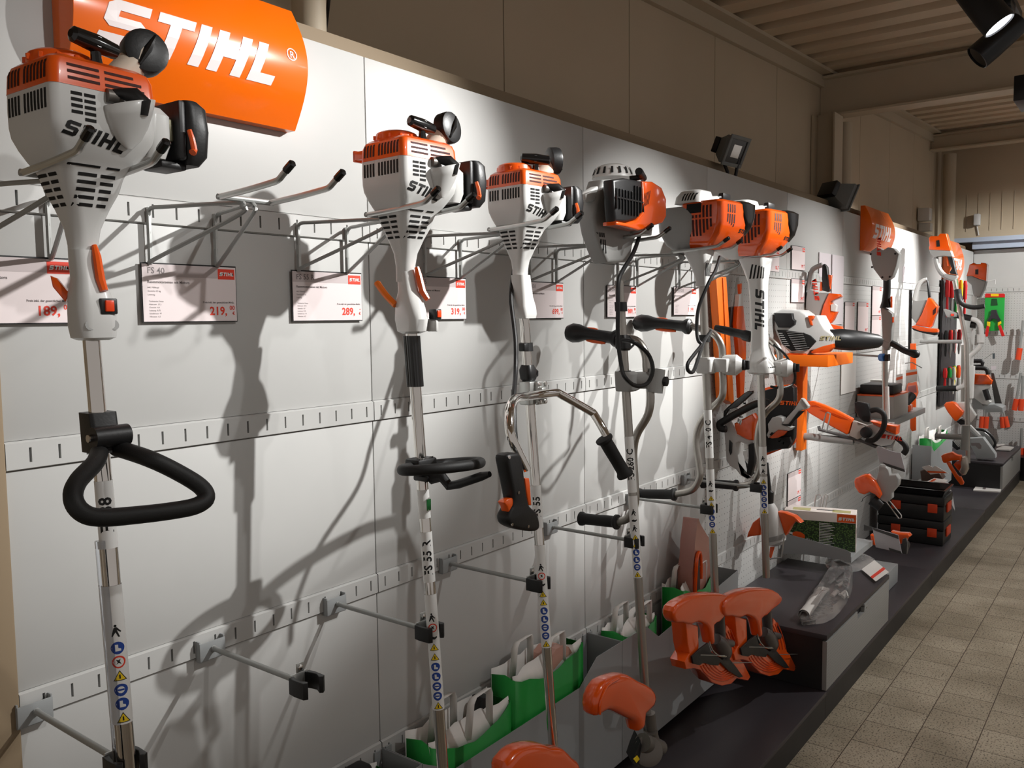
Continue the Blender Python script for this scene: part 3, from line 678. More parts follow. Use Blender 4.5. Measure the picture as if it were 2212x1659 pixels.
for dx in (-.012, .024): one('recess', lambda bm: lathe(bm, [(.008, 0), (.004, .003), (0, .004)], (X1+dx-.002, -.3165, 1.687), (0, 1, -.2), 12), GREYP, nk)
shaft(t, X1, .45, 1.67, .0127, CHROME)
one('clear_sleeve', lambda bm: tube(bm, [(X1-.011, pole_y(.9), .9), (X1-.011, pole_y(1.36), 1.36)], .0095, 14), CLEAR, t)
# triangular loop handle
def lh1(bm):
    a = V((X1, pole_y(1.50)-.008, 1.505))
    pts = [V((X1-.012, pole_y(1.5)-.02, 1.498)), pY(205, 1000, -.375), pY(168, 1040, -.405), pY(158, 1075, -.425), pY(175, 1105, -.436), pY(215, 1118, -.44), pY(300, 1112, -.44), pY(380, 1102, -.44), pY(425, 1092, -.44), pY(446, 1075, -.437), pY(432, 1050, -.425), pY(380, 1018, -.405), pY(320, 990, -.385), V((X1+.014, pole_y(1.5)-.02, 1.500))]
    tube(bm, smooth(pts, 5), .0128, 16)
lo_ = one('loop_handle', lh1, RUBBER, t)
one('handle_clamp', lambda bm: (loft_pole(bm, X1, [(1.495, .021, .026, .008, 0, -.004), (1.51, .021, .024, .008, 0, -.002), (1.555, .0215, .0195, .006, 0, 0)]), tube(bm, [(X1-.026, pole_y(1.52)-.030, 1.52), (X1+.028, pole_y(1.52)-.030, 1.52)], [.0165]*2, 18)), BLACKP, lo_)
one('bolt', lambda bm: tube(bm, [(X1-.033, pole_y(1.52)-.030, 1.52), (X1-.022, pole_y(1.52)-.030, 1.52)], .006, 10), CHROME, lo_)
sticker(t, X1, 1.347, 1.45, 'text', 'FS 38')
sticker(t, X1, 1.077, 1.29, 'tbhtrb m', r=.0134)
# ---- trimmer 2
X2 = -.153
t = thing('string_trimmer', 'second trimmer from the left, black foam sleeve on shaft and round black loop handle', 'trimmer', (X2, -.33, .5), 'trimmers hanging on the display wall')
small_engine(t, X2, -.275, -4, 5, True, (.15, -.98, .1))
one('handle_housing', lambda bm: loft_pole(bm, X2, [(1.660, .016, .020, .010, 0, 0), (1.665, .021, .042, .016, 0, -.003), (1.69, .022, .050, .018, 0, -.004), (1.715, .022, .043, .018, 0, -.003), (1.735, .020, .034, .015, 0, -.001), (1.752, .018, .024, .013, 0, .0), (1.80, .018, .019, .013, 0, .004)], yaw=-20), WHITEP, t)
th = lambda dx, dy, z: V((X2+dx, pole_y(z)+dy, z))
one('throttle_trigger', lambda bm: tube(bm, smooth([th(-.012, .030, 1.722), th(-.015, .052, 1.742), th(-.020, .066, 1.762), th(-.024, .072, 1.774)], 3), [.0075]*9+[.005], 8), mat('trigger_orange', (245, 120, 20), .35), t)
one('lockout_lever', lambda bm: tube(bm, [th(.004, -.026, 1.802), th(.005, -.029, 1.785), th(.006, -.036, 1.75), th(.010, -.046, 1.732)], [.0055, .0075, .008, .006], 8), ORANGE, t)
sw = one('stop_switch', lambda bm: box(bm, th(.012, -.064, 1.690), th(.030, -.044, 1.712), .002), BLACKP, t)
one('switch_rocker', lambda bm: box(bm, th(.015, -.067, 1.694), th(.027, -.060, 1.709), .0015), MATS['switch_orange'], sw)
one('eyelet_lug', lambda bm: (box(bm, th(.012, -.062, 1.664), th(.020, -.034, 1.688), .003)), WHITEP, t)
shaft(t, X2, .30, 1.665, .0127, CHROME)
def foam(bm):
    n = 40; rr = []
    for z in (1.545, 1.655):
        rr.append([V((X2+(.0175+.001*(j % 2))*math.cos(2*PI*j/n), pole_y(z)+(.0175+.001*(j % 2))*math.sin(2*PI*j/n), z)) for j in range(n)])
    loft(bm, rr)
one('foam_sleeve', foam, BLACKG, t, smooth=15)
def lp(px, py, dy): return pX(px, py, X2)
cz = 1.372; cy_ = pole_y(cz)
cc = V((X2+.005, cy_-.055, cz+.004))
tilt = rotm('X', -6) @ rotm('Y', 3)
ring = [cc+tilt @ V((.102*math.cos(a), .070*math.sin(a)*(1 if math.sin(a) < 0 else .85), 0)) for a in [2*PI*k/40 for k in range(40)]]
lo_ = one('loop_handle', lambda bm: tube(bm, ring, .0115, 14, closed=True), RUBBER, t)
one('handle_clamp', lambda bm: (box(bm, (X2-.030, cy_-.022, cz-.018), (X2+.030, cy_+.022, cz+.018), .006)), BLACKP, lo_)
for dx in (-.018, .018): one('bolt', lambda bm: lathe(bm, [(.004, 0), (.004, .003)], (X2+dx, cy_-.015, cz+.0175), (0, 0, 1), 8), CHROME, lo_)
one('barrier_bar', lambda bm: (box(bm, (X2-.014, cy_-.03, cz-.032), (X2+.02, cy_+.012, cz-.019), .004), tube(bm, [(X2+.004, cy_-.025, cz-.026), pX(955, 1030, X2+.01), pX(972, 1052, X2+.01)], [.013, .012, .010], 10), tube(bm, [pX(968, 1050, X2+.01), pX(990, 1046, X2+.01), pX(1040, 1029, X2+.01), pX(1058, 1024, X2+.01)], [.0085, .0095, .0095, .006], 12)), BLACKP, lo_)
sticker(t, X2, 1.258, 1.320, 'text', '')
s2 = sticker(t, X2, 1.118, 1.228, 'text', 'FS 55 R')
one('green_label', lambda bm: box(bm, (X2-.0045, pole_y(1.29)-.0142, 1.275), (X2+.0085, pole_y(1.29)-.0125, 1.30), .001), GREENL, t)
sticker(t, X2, .836, 1.091, 'thhbbttkrm', r=.0134)
# ---- trimmer 3
X3 = .263
t = thing('brush_cutter', 'third trimmer, white engine, bent chrome handlebar with hanging black control grip', 'trimmer', (X3, -.33, .3), 'trimmers hanging on the display wall')
small_engine(t, X3+.004, -.272, -6, -45, True, (.88, -.45, .05), .94)
one('shaft_housing', lambda bm: loft_pole(bm, X3, [(1.690, .024, .022, .006, 0, 0), (1.700, .028, .025, .009, 0, 0), (1.72, .028, .024, .010, 0, 0), (1.745, .023, .021, .011, 0, 0), (1.80, .0215, .0205, .012, 0, .002)]), WHITEP, t)
shaft(t, X3, .22, 1.70, .0127, CHROME)
one('throttle_cable', lambda bm: tube(bm, smooth([pY(1112, 570, -.25), pY(1104, 640, -.27), pY(1110, 700, -.30), pY(1114, 740, -.32), pY(1114, 800, -.34), pY(1110, 860, -.39), pY(1112, 930, -.42), pY(1118, 980, -.43)], 5), .0058, 10), BLACKP, t)
one('cable_strap', lambda bm: (loft_pole(bm, X3, [(1.606, .016, .016, .012, 0, 0), (1.628, .016, .016, .012, 0, 0)]), box(bm, (X3-.031, pole_y(1.617)-.018, 1.607), (X3-.013, pole_y(1.617)+.002, 1.627), .003)), BLACKP, t)
hr = one('harness_ring', lambda bm: loft_pole(bm, X3, [(1.529, .014, .014, .009, 0, 0), (1.537, .018, .018, .010, 0, 0), (1.558, .019, .019, .010, 0, 0), (1.571, .014, .015, .010, 0, 0)]), BLACKP, t)
one('ring_loop', lambda bm: tube(bm, [(X3+.016, pole_y(1.56), 1.568), (X3+.034, pole_y(1.56)-.006, 1.552), (X3+.033, pole_y(1.56)-.006, 1.543), (X3+.016, pole_y(1.56), 1.531)], .0035, 8), BLACKP, hr)
zb_ = pY(1150, 853, -.345).z
hc = one('handlebar_clamp', lambda bm: (box(bm, (X3-.024, pole_y(1.5)-.020, zb_-.030), (X3+.016, pole_y(1.5)+.016, zb_+.030), .004), box(bm, (X3-.002, pole_y(1.5)-.042, zb_-.016), (X3+.028, pole_y(1.5)-.01, zb_+.016), .006), box(bm, (X3-.004, pole_y(1.5)-.030, zb_-.030), (X3+.038, pole_y(1.5)-.018, zb_+.030), .003)), STEEL, t)
for dx in (.003, .028):
    for dz_ in (-.023, .023): one('bolt', lambda bm: lathe(bm, [(.0052, 0), (.0052, .005), (.003, .0052)], (X3+dx, pole_y(1.5)-.029, zb_+dz_), (0, -1, 0), 10), CHROME, hc)
bar = [pY(1138, 1015, -.52), pY(1105, 945, -.50), pY(1100, 905, -.485), pY(1102, 880, -.465), pY(1112, 862, -.43), pY(1132, 857, -.395), pY(1160, 853, -.372), pY(1198, 848, -.372), pY(1206, 849, -.375), pY(1245, 871, -.40), pY(1278, 890, -.425), pY(1284, 896, -.43), pY(1300, 922, -.455), pY(1312, 945, -.47)]
one('handlebar', lambda bm: tube(bm, smooth(bar[:7], 4)[:-1]+smooth(bar[6:9], 2)[:-1]+smooth(bar[8:], 3), .0105, 14), CHROME, t)
def taper_grip(bm, a, b, r=.017, fl=.006):
    a = V(a); b = V(b); d = b-a; ts = [0, .02, .07, .12, .3, .6, .86, .93, .98, 1]; rs = [r*.8, r+fl, r+fl, r, r*1.02, r*.98, r, r+fl*.8, r+fl*.8, r*.6]
    tube(bm, [a+d*q for q in ts], rs, 16)
one('rubber_grip', lambda bm: taper_grip(bm, pY(1303, 945, -.465), pY(1352, 1028, -.50)), RUBBER, t)
ctl = [(1096, 985), (1112, 979), (1128, 985), (1136, 1040), (1142, 1080), (1148, 1095), (1162, 1108), (1168, 1135), (1160, 1148), (1130, 1146), (1104, 1136), (1098, 1118), (1106, 1100), (1112, 1085), (1106, 1050), (1098, 1010)]
cg_ = one('control_grip', lambda bm: trace(bm, ctl, -.54, .034, .008, sm=3), BLACKP, t)
for q in ((1100, 988), (1120, 1064), (1106, 1133), (1141, 1137)): one('screw', lambda bm: lathe(bm, [(.0035, 0), (.0035, .0015)], pY(q[0], q[1], -.5405), (0, -1, 0), 10), CHROME, cg_)
one('throttle_trigger', lambda bm: trace(bm, [(1112, 1074), (1098, 1078), (1090, 1086), (1096, 1095), (1100, 1112), (1110, 1102)], -.535, .02, .003), ORANGE, cg_)
one('lockout_lever', lambda bm: trace(bm, [(1134, 1033), (1144, 1033), (1146, 1050), (1149, 1092), (1142, 1092), (1137, 1060)], -.535, .02, .003), ORANGE, cg_)
sticker(t, X3, 1.152, 1.262, 'text', 'FS 55')
sticker(t, X3, .842, 1.108, 'thhbbtt krm', r=.0134)
# ================================================================ large brush cutters 4, 5, 6
def grip_foam(bm, a, b, r=.0185):
    taper_grip(bm, a, b, r, .0055)
# ---- trimmer 4 : black filter cover, orange side cover
X4 = .757
t = thing('brush_cutter', 'fourth brush cutter, engine with ribbed black filter cover and orange side cover', 'trimmer', (X4, -.33, .3), 'trimmers hanging on the display wall')
f4 = lambda z: -.337+.072*(z-1.0)
def pt(px, py, Y): return pY(px, py, Y)
def orient_block(bm, px_outline, Y, th, bev=.006, sm=0): trace(bm, px_outline, Y, th, bev, sm)
b4 = one('engine_shroud', lambda bm: trace(bm, [(1304, 388), (1325, 386), (1338, 480), (1372, 482), (1380, 500), (1368, 530), (1362, 566), (1314, 568), (1302, 540), (1290, 505), (1284, 470), (1288, 440)], -.335, .055, .010), GREYP, t)
one('tank', lambda bm: trace(bm, [(1281, 437), (1330, 440), (1335, 492), (1278, 490), (1280, 470)], -.31, .03, .012), CLEAR if False else mat('grey_translucent_tank', (165, 166, 162), .25, coat=.3), t)
one('top_cowl', lambda bm: trace(bm, [(1264, 420), (1296, 400), (1326, 392), (1326, 432), (1290, 436), (1266, 433)], -.325, .03, .006), WHITEP, t)
cap_c = pt(1330, 384, -.28)
def fan(bm):
    lathe(bm, [(.062, 0), (.058, .016), (.046, .034), (.030, .040), (0, .041)], (cap_c.x, -.27, cap_c.z-.002), (0, 0, 1), 36)
fc = one('fan_dome', fan, WHITEP, t)
def fslots(bm):
    for k in range(16):
        a = 2*PI*k/16+.1; c, s_ = math.cos(a), math.sin(a); o = V((cap_c.x, -.27, cap_c.z))
        p0 = o+V((c*.0605, s_*.0605, .006)); p1 = o+V((c*.053, s_*.053, .026)); tg = V((-s_, c, 0))*.0042; n_ = V((c, s_, .5))*.0012
        bm.faces.new([bm.verts.new(p+n_) for p in (p0-tg, p0+tg, p1+tg*.8, p1-tg*.8)])
one('vent_slots', fslots, DARK, fc, smooth=0)
one('engine_core', lambda bm: loft(bm, [rring(X4+.02, -.30, .05, .06, .02, 1.935), rring(X4+.02, -.30, .055, .065, .02, 2.0), rring(X4+.02, -.30, .05, .06, .02, 2.055)]), GREYP, t)
fl = one('filter_cover', lambda bm: trace(bm, [(1325, 388), (1350, 384), (1393, 392), (1393, 455), (1376, 474), (1354, 480), (1330, 478), (1327, 440)], -.40, .035, .008), BLACKP, t)
def ribs(bm):
    a = pt(1332, 405, -.402); b_ = pt(1390, 405, -.402); z1 = pt(1360, 398, -.402).z; z0 = pt(1360, 465, -.402).z
    for k in range(10):
        x = a.x+(b_.x-a.x)*k/9; box(bm, (x-.0028, -.4045, z0+(.012 if k < 2 else 0)+(.012 if k > 7 else 0)), (x+.0028, -.399, z1-(.018 if k < 6 else 0)), .001)
    box(bm, (a.x-.004, -.4042, (z0+z1)/2-.002), (b_.x+.002, -.400, (z0+z1)/2+.002))
one('cover_ribs', ribs, BLACKG, fl)
oc = one('side_cover', lambda bm: trace(bm, [(1388, 391), (1410, 392), (1430, 405), (1440, 430), (1440, 468), (1432, 482), (1410, 488), (1400, 494), (1380, 498), (1354, 490), (1332, 486), (1332, 478), (1354, 481), (1376, 475), (1391, 457)], -.405, .045, .012), ORANGE2, t)
tr = bvh_of(oc)
a = pt(1398, 447, -.42); bm = rects([(k*.0085, 0, k*.0085+.0035, .042) for k in range(5)], .01)
decal(bm, tr, V((a.x, -.42, a.z)), V((1, 0, .35)).normalized(), V((.30, 0, 1)).normalized(), .0008, .1); finish('vent_slots', bm, DARKOR, oc, smooth=0)
one('pull_grip', lambda bm: (tube(bm, [pt(1360, 386, -.36), pt(1378, 384, -.38), pt(1386, 380, -.39)], [.008, .008, .009], 12), tube(bm, [pt(1380, 370, -.40), pt(1382, 374, -.395), pt(1390, 385, -.37)], [.011, .012, .010], 12)), BLACKP, t)
b5 = bvh_of(b4)
bm = rects([(k*.0105, 0, k*.0105+.0052, .038) for k in range(4)]+[(k*.0105-.004, .044, k*.0105+.002, .056) for k in range(4)], .01)
a = pt(1312, 545, -.36); decal(bm, b5, V((a.x, -.36, a.z)), V((1, 0, 0)), V((-.15, 0, 1)), .0008, .1); finish('vent_slots', bm, DARK, b4, smooth=0)
shaft(t, X4, .40, 1.80, .0135, ALU, f4)
one('throttle_cable', lambda bm: tube(bm, smooth([pt(1386, 490, -.33), pt(1378, 520, -.34), pt(1366, 550, -.36), pt(1345, 585, -.37), pt(1336, 610, -.375), pt(1335, 660, -.375), pt(1335, 730, -.37), pt(1342, 790, -.38), pt(1350, 815, -.395), pt(1372, 833, -.40), pt(1398, 828, -.41), pt(1410, 800, -.42), pt(1403, 770, -.41), pt(1385, 750, -.40), pt(1366, 738, -.385), pt(1345, 735, -.35)], 5), .0062, 10), BLACKP, t)
for z in (1.722, 1.515): one('cable_strap', lambda bm: loft_pole(bm, X4, [(z-.014, .017, .017, .012, 0, -.001), (z+.014, .017, .017, .012, 0, -.001)], f4), BLACKP, t)
hr = one('harness_ring', lambda bm: loft_pole(bm, X4, [(1.590, .015, .015, .009, 0, 0), (1.597, .020, .020, .010, 0, 0), (1.625, .020, .020, .010, 0, 0), (1.637, .015, .015, .010, 0, 0)], f4), BLACKP, t)
one('ring_loop', lambda bm: tube(bm, [(X4+.014, -.305, 1.632), (X4+.036, -.310, 1.612), (X4+.034, -.310, 1.605), (X4+.014, -.305, 1.592)], .0035, 8), BLACKP, hr)
def swing_bar(t, Xc, Xb, rows, cg, ob, kn, mm):
    """handlebar turned flat against the shaft, running back to the wall"""
    one('handlebar', lambda bm: tube(bm, smooth(rows, 5), .0125, 16), ALU, t)
XB = X4+.05
rows = [pX(1325, 728, XB-.02), pX(1352, 730, XB-.01), pX(1378, 738, XB), pX(1394, 765, XB), pX(1397, 800, XB), pX(1405, 850, XB), pX(1400, 895, XB), pX(1375, 940, XB), pX(1368, 980, XB), pX(1371, 1040, XB), pX(1372, 1085, XB), pX(1358, 1118, XB), pX(1335, 1127, XB)]
swing_bar(t, X4, XB, rows, 0, 0, 0, 0)
one('rubber_grip', lambda bm: grip_foam(bm, pX(1336, 1128, XB), pX(1253, 1120, XB)), RUBBER, t)
def pistol(t, a, b, r=.020):
    """throttle hand grip from its bar end a to its bulbous tip b"""
    a = V(a); b = V(b); d = b-a
    ts = [0, .03, .08, .14, .3, .5, .62, .74, .86, .95, 1]; rs = [r*.9, r*1.35, r*1.35, r*.95, r*.92, r*.95, r*1.05, r*1.45, r*1.55, r*1.2, r*.4]
    g = one('control_grip', lambda bm: tube(bm, [a+d*q+V((0, 0, -.006*max(0, q-.6)/.4)) for q in ts], rs, 16), BLACKP, t)
    sd = V((-.55, -.8, 0)).normalized(); dn = V((0, 0, -1))
    one('throttle_trigger', lambda bm: tube(bm, [a+d*q+dn*r*1.0+sd*r*.45 for q in (.28, .34, .52, .62)], [.004, .006, .0065, .004], 8), ORANGE, g)
    one('lockout_lever', lambda bm: tube(bm, [a+d*q-dn*r*.9 for q in (.40, .46, .58)], [.003, .005, .003], 8), ORANGE, g)
    return g
pistol(t, pX(1338, 732, XB-.02), pX(1222, 714, XB-.03))
kz = 1.497
one('handlebar_knob', lambda bm: (loft_pole(bm, X4, [(kz-.030, .024, .026, .012, 0, 0), (kz-.024, .028, .032, .014, .004, -.004), (kz+.022, .028, .032, .014, .004, -.004), (kz+.03, .022, .026, .012, 0, 0)], f4), tube(bm, [(X4+.02, -.31, kz+.002), (XB, -.37, kz+.002)], [.026, .026], 16), tube(bm, [(XB-.012, -.38, kz-.034), (XB, -.383, kz+.036)], [.024, .024], 16)), GREYP, t)
one('clamp_screw', lambda bm: (lathe(bm, [(.010, 0), (.015, .004), (.015, .016), (.008, .019)], (XB+.002, -.398, kz), (.1, -1, 0), 10)), BLACKP, t)
sticker(t, X4, 1.16, 1.33, 'text', 'FS 260 C', r=.0140, yf=f4)
sticker(t, X4, .90, 1.15, 'thbbtt mkm', r=.0141, yf=f4)
gd = one('cutting_guard', lambda bm: trace(bm, [(1338, 1462), (1362, 1459), (1388, 1474), (1412, 1486), (1422, 1504), (1416, 1530), (1400, 1545), (1398, 1570), (1385, 1582), (1380, 1562), (1360, 1552), (1335, 1540), (1318, 1537), (1300, 1548), (1291, 1545), (1292, 1510), (1310, 1475)], -.44, .055, .018, sm=2), ORANGE2, t)
one('guard_rim', lambda bm: tube(bm, smooth([pY(*p, -.441) for p in [(1296, 1543), (1297, 1515), (1312, 1482), (1336, 1466)]], 3), .0035, 8), ORANGE2, gd)
one('gear_head', lambda bm: (tube(bm, [pt(1403, 1540, -.385), pt(1407, 1580, -.388), pt(1412, 1605, -.39)], [.0175, .018, .021], 18), tube(bm, [pt(1405, 1578, -.39), pt(1406, 1584, -.39)], [.0225, .0225], 16), tube(bm, [pt(1388, 1604, -.39), pt(1405, 1610, -.395), pt(1428, 1615, -.40)], [.028, .030, .022], 18), lathe(bm, [(.030, 0), (.042, .006), (.044, .010), (.03, .014)], pt(1399, 1622, -.40), (-.75, -.55, .35), 26)), CAST, t)
one('blade_shield', lambda bm: prism(bm, [pt(1384, 1600, -.39), pt(1374, 1625, -.39), pt(1366, 1650, -.39), pt(1385, 1664, -.39), pt(1404, 1652, -.39), pt(1392, 1630, -.39)], (.05, .05, 0), .003), BLACKP, t)
one('yellow_sticker', lambda bm: prism(bm, [pt(1369, 1640, -.393), pt(1377, 1632, -.393), pt(1382, 1640, -.393), pt(1375, 1648, -.393)], (0, .002, 0)), YELLOW, t)
# ---- orange engines 5 and 6
def big_engine(t, dx, dy, X, mirror_dark, sc=1.0, Yc=-.28):
    """boxy orange engine, offsets measured in the local frame of the engine"""
    O = V((X, Yc, HZ)); T = M4.Translation(O) @ M4.Rotation(math.radians(-6), 4, 'Z') @ M4.Scale(sc, 4)
    P = lambda x, y, z: T @ V((x, y, z))
    D = lambda x, y, z: (T.to_3x3() @ V((x, y, z)))
    # grey rear fan housing towards the wall
    rg = [rring(-.01, .030, .030, .03, .02, .005), rring(-.012, .035, .058, .055, .03, .03), rring(-.012, .040, .074, .068, .035, .07), rring(-.012, .040, .078, .070, .035, .11), rring(-.010, .036, .066, .060, .03, .142)]
    one('fan_housing', lambda bm: loft(bm, rg, T), GREYP if mirror_dark else WHITEP, t)
    rg = [rring(0, -.02, .045, .040, .012, .012), rring(.005, -.030, .072, .050, .016, .030), rring(.008, -.040, .082, .062, .018, .055), rring(.012, -.045, .090, .070, .018, .085), rring(.014, -.046, .094, .072, .018, .125), rring(.014, -.046, .092, .071, .018, .146), rring(.012, -.044, .084, .064, .018, .153)]
    en = one('engine_cover', lambda bm: loft(bm, rg, T), ORANGE2, t)
    tr = bvh_of(en)
    # dark corner cap (the air filter cover)
    rg = [rring(.092, -.065, .012, .035, .010, .058), rring(.088, -.062, .024, .056, .016, .080), rring(.084, -.058, .037, .067, .018, .112), rring(.082, -.057, .042, .068, .018, .148), rring(.080, -.053, .034, .058, .018, .157)]
    one('filter_cap', lambda bm: loft(bm, rg, T), BLACKG, t)
    # white top housing, tank neck, starter stem and grip
    rg = [rring(-.035, .0, .055, .045, .02, .150), rring(-.035, .0, .050, .042, .02, .170), rring(-.030, -.002, .042, .036, .02, .186), rring(-.028, -.002, .034, .028, .018, .190)]
    top = one('top_housing', lambda bm: loft(bm, rg, T), WHITEP, t)
    bm = rects([(-.012+k*.0095, 0, -.007+k*.0095, .022) for k in range(5)], .006)
    for v in bm.verts: v.co.x += -.0+v.co.y*.25
    decal(bm, bvh_of(top), P(-.055, 0, .156), D(0, -1, 0), D(0, 0, 1), .001, .3); finish('vent_slots', bm, DARK, top, smooth=0)
    one('starter_neck', lambda bm: tube(bm, [P(.015, -.02, .165), P(.045, -.03, .170)], [.014, .012], 14), WHITEP, t)
    one('pull_grip', lambda bm: (tube(bm, [P(.042, -.028, .172), P(.060, -.034, .176)], .008, 10), box(bm, P(.058, -.046, .166), P(.112, -.022, .190), .005)), BLACKP, t)
    # black recess and slots on the wide face (towards -Y)
    fx = D(1, 0, 0); ez = D(0, 0, 1)
    def dz(lst, ex, m, nm, off=.0008, o=P(0, 0, 0)):
        bm = rects(lst, .012); decal(bm, tr, o, ex, ez, off, .3); finish(nm, bm, m, en, smooth=0)
    dz([(-.030+k*.0120, .050+max(0, k-6)*.008, -.0235+k*.0120, .098) for k in range(10)], D(0, -1, 0), DARKOR, 'vent_slots')
    dz([(-.030+k*.0120, .103, -.0235+k*.0120, .112 if 1 < k < 7 else .138) for k in range(10)], D(0, -1, 0), DARKOR, 'vent_slots')
    dz([(-.045+k*.013, .088-.004*k, -.038+k*.013, .112) for k in range(4)]+[(-.045+k*.013, .116, -.038+k*.013, .140) for k in range(4)], D(1, 0, 0), DARKOR, 'vent_slots')
    dz([(.0, .118, .050, .146)], D(0, -1, 0), DARK, 'cable_recess', .0012)
    po, w_ = stihl_polys(.012, .2); bm = flat_polys(po, .006); decal(bm, tr, P(.040, 0, .062), D(1, 0, -.05), D(0, 0, 1), .0009, .3); finish('lettering', bm, BLACKPR, en, smooth=0)
    return T
def cone_neck(t, X, f, z0, m=WHITEP, w=.022, z1=1.915):
    c = one('shaft_housing', lambda bm: loft_pole(bm, X, [(z0, w, w, .010, 0, 0), (z0+.02, w*1.04, w*1.04, .012, 0, 0), (z0+(z1-z0)*.45, w*1.45, w*1.35, .016, 0, .002), (z0+(z1-z0)*.75, w*2.2, w*1.8, .02, 0, .006), (z1, w*2.9, w*2.2, .025, 0, .010)], f), m, t)
    bm = rects([(-.020+k*.0095, 0, -.0150+k*.0095, .045) for k in range(5)], .01)
    for v in bm.verts: v.co.x *= (.7+v.co.y*8)
    decal(bm, bvh_of(c), V((X-.004, -.3, z0+.035 if z1-z0 < .2 else z1-.09)), V((1, -.0, 0)), V((0, 0, 1)), .0008, .2); finish('vent_slots', bm, DARK, c, smooth=0)
    return c
def lower_head(t, pole_b, dxp, dyp, Y):
    """orange guard with trimmer blade and dark gear head at the bottom of the big machines; outlines offset in the picture by (dxp, dyp)"""
    q = lambda l, s=1.0: [((x-1545)*s+1545+dxp, (y-1330)*s+1330+dyp) for x, y in l]
    s = .95 if dxp else 1.0
    up_ = one('guard_hood', lambda bm: trace(bm, q([(1457, 1332), (1460, 1312), (1480, 1296), (1512, 1284), (1545, 1282), (1570, 1285), (1590, 1300), (1586, 1318), (1568, 1332), (1556, 1345), (1545, 1352), (1546, 1386), (1541, 1392), (1536, 1365), (1528, 1350), (1510, 1344), (1496, 1350), (1478, 1346), (1464, 1346)], s), Y-.06, .045, .018, sm=2), ORANGE2, t)
    lo = one('guard_skirt', lambda bm: trace(bm, q([(1482, 1345), (1508, 1352), (1510, 1395), (1508, 1412), (1520, 1424), (1560, 1432), (1575, 1395), (1567, 1372), (1570, 1350), (1580, 1362), (1578, 1370), (1596, 1405), (1600, 1425), (1606, 1430), (1622, 1462), (1616, 1471), (1592, 1466), (1580, 1478), (1560, 1482), (1540, 1475), (1514, 1448), (1500, 1444), (1483, 1446), (1479, 1430), (1490, 1412), (1486, 1392)], s), Y-.045, .055, .004), ORANGE2, t)
    tr = bvh_of(lo)
    def arcs(bm):
        for k in range(5):
            l = [(1514+k*5, 1440-k*3), (1525+k*5, 1456-k*3.5), (1545+k*3, 1468-k*4.2), (1565-k*1, 1470-k*4.5), (1585-k*4, 1462-k*4)]
            tube(bm, smooth([pY(*p, Y-.046) for p in q(l, s)], 3), .0022, 6)
        for k in range(3):
            l = [(1578-k*5, 1360+k*3), (1590-k*6, 1390+k*1), (1597-k*7, 1420)]
            tube(bm, smooth([pY(*p, Y-.046) for p in q(l, s)], 3), .0022, 6)
    one('guard_ribs', arcs, mat('orange_rib', (200, 66, 14), .3), lo)
    one('trimmer_blade', lambda bm: trace(bm, q([(1495, 1418), (1512, 1402), (1530, 1388), (1536, 1408), (1560, 1425), (1572, 1418), (1590, 1440), (1606, 1462), (1598, 1464), (1575, 1450), (1556, 1430), (1552, 1438), (1534, 1436), (1520, 1432), (1512, 1437), (1498, 1434)], s), Y-.055, .006, .0015), BLACKP, t)
    one('gear_head', lambda bm: (tube(bm, [pY(*p, Y-.03) for p in q([(1553, 1330), (1556, 1375), (1557, 1395)], s)], [.0195, .0195, .024], 20), tube(bm, [pY(*p, Y-.03) for p in q([(1552, 1329), (1553, 1334)], s)], [.0215, .0215], 20), tube(bm, smooth([pY(*p, Y-.04) for p in q([(1545, 1380), (1555, 1395), (1562, 1410), (1560, 1424)], s)], 3), [.020, .026, .031, .033, .034, .034, .032, .028, .024, .016], 20), tube(bm, [pY(*p, Y-.05) for p in q([(1564, 1388), (1580, 1390)], s)], [.016, .014], 14)), DCAST, t)
    one('thrust_plate', lambda bm: tube(bm, smooth([pY(*p, Y-.075) for p in q([(1532, 1385), (1538, 1402), (1552, 1416), (1568, 1418)], s)], 4), .0028, 8), CHROME, t)
    one('wire_tie', lambda bm: tube(bm, [pY(*p, Y-.08) for p in q([(1514, 1415), (1566, 1416)], s)], .0015, 6), STEEL, t)
    one('wire_tie', lambda bm: tube(bm, [pY(*p, Y-.06) for p in q([(1582, 1432), (1624, 1431)], s)], .0015, 6), STEEL, t)
f5 = lambda z: -.339+.050*(z-1.0); f6 = lambda z: -.346+.040*(z-1.0)
X5 = 1.306
t5 = thing('brush_cutter', 'fifth brush cutter, glossy darker orange engine, thin cable beside the shaft', 'trimmer', (X5, -.33, .3), 'trimmers hanging on the display wall')
big_engine(t5, 0, 0, X5+.02, True, 1.15)
cone_neck(t5, X5, f5, 1.795, WHITEP, .020, 1.925)
shaft(t5, X5, .62, 1.81, .0140, ALU, f5)
one('throttle_cable', lambda bm: tube(bm, smooth([pY(1555, 555, -.36), pY(1545, 585, -.37), pY(1534, 605, -.37), pY(1520, 635, -.36), pY(1508, 670, -.35), pY(1505, 710, -.35), pY(1508, 735, -.36), pY(1515, 745, -.37), pY(1500, 765, -.38), pY(1486, 785, -.38), pY(1486, 800, -.38), pY(1497, 803, -.38), pY(1508, 775, -.37), pY(1520, 740, -.36), pY(1536, 715, -.36)], 5), .006, 10), BLACKP, t5)
XB = X5+.06
rows = [pX(1478, 700, XB-.02), pX(1500, 707, XB-.01), pX(1530, 715, XB), pX(1550, 730, XB), pX(1560, 755, XB), pX(1560, 790, XB), pX(1562, 830, XB), pX(1558, 860, XB), pX(1530, 890, XB), pX(1510, 920, XB), pX(1504, 955, XB), pX(1510, 1000, XB), pX(1512, 1030, XB), pX(1495, 1058, XB), pX(1460, 1067, XB)]
swing_bar(t5, 0, 0, rows, 0, 0, 0, 0)
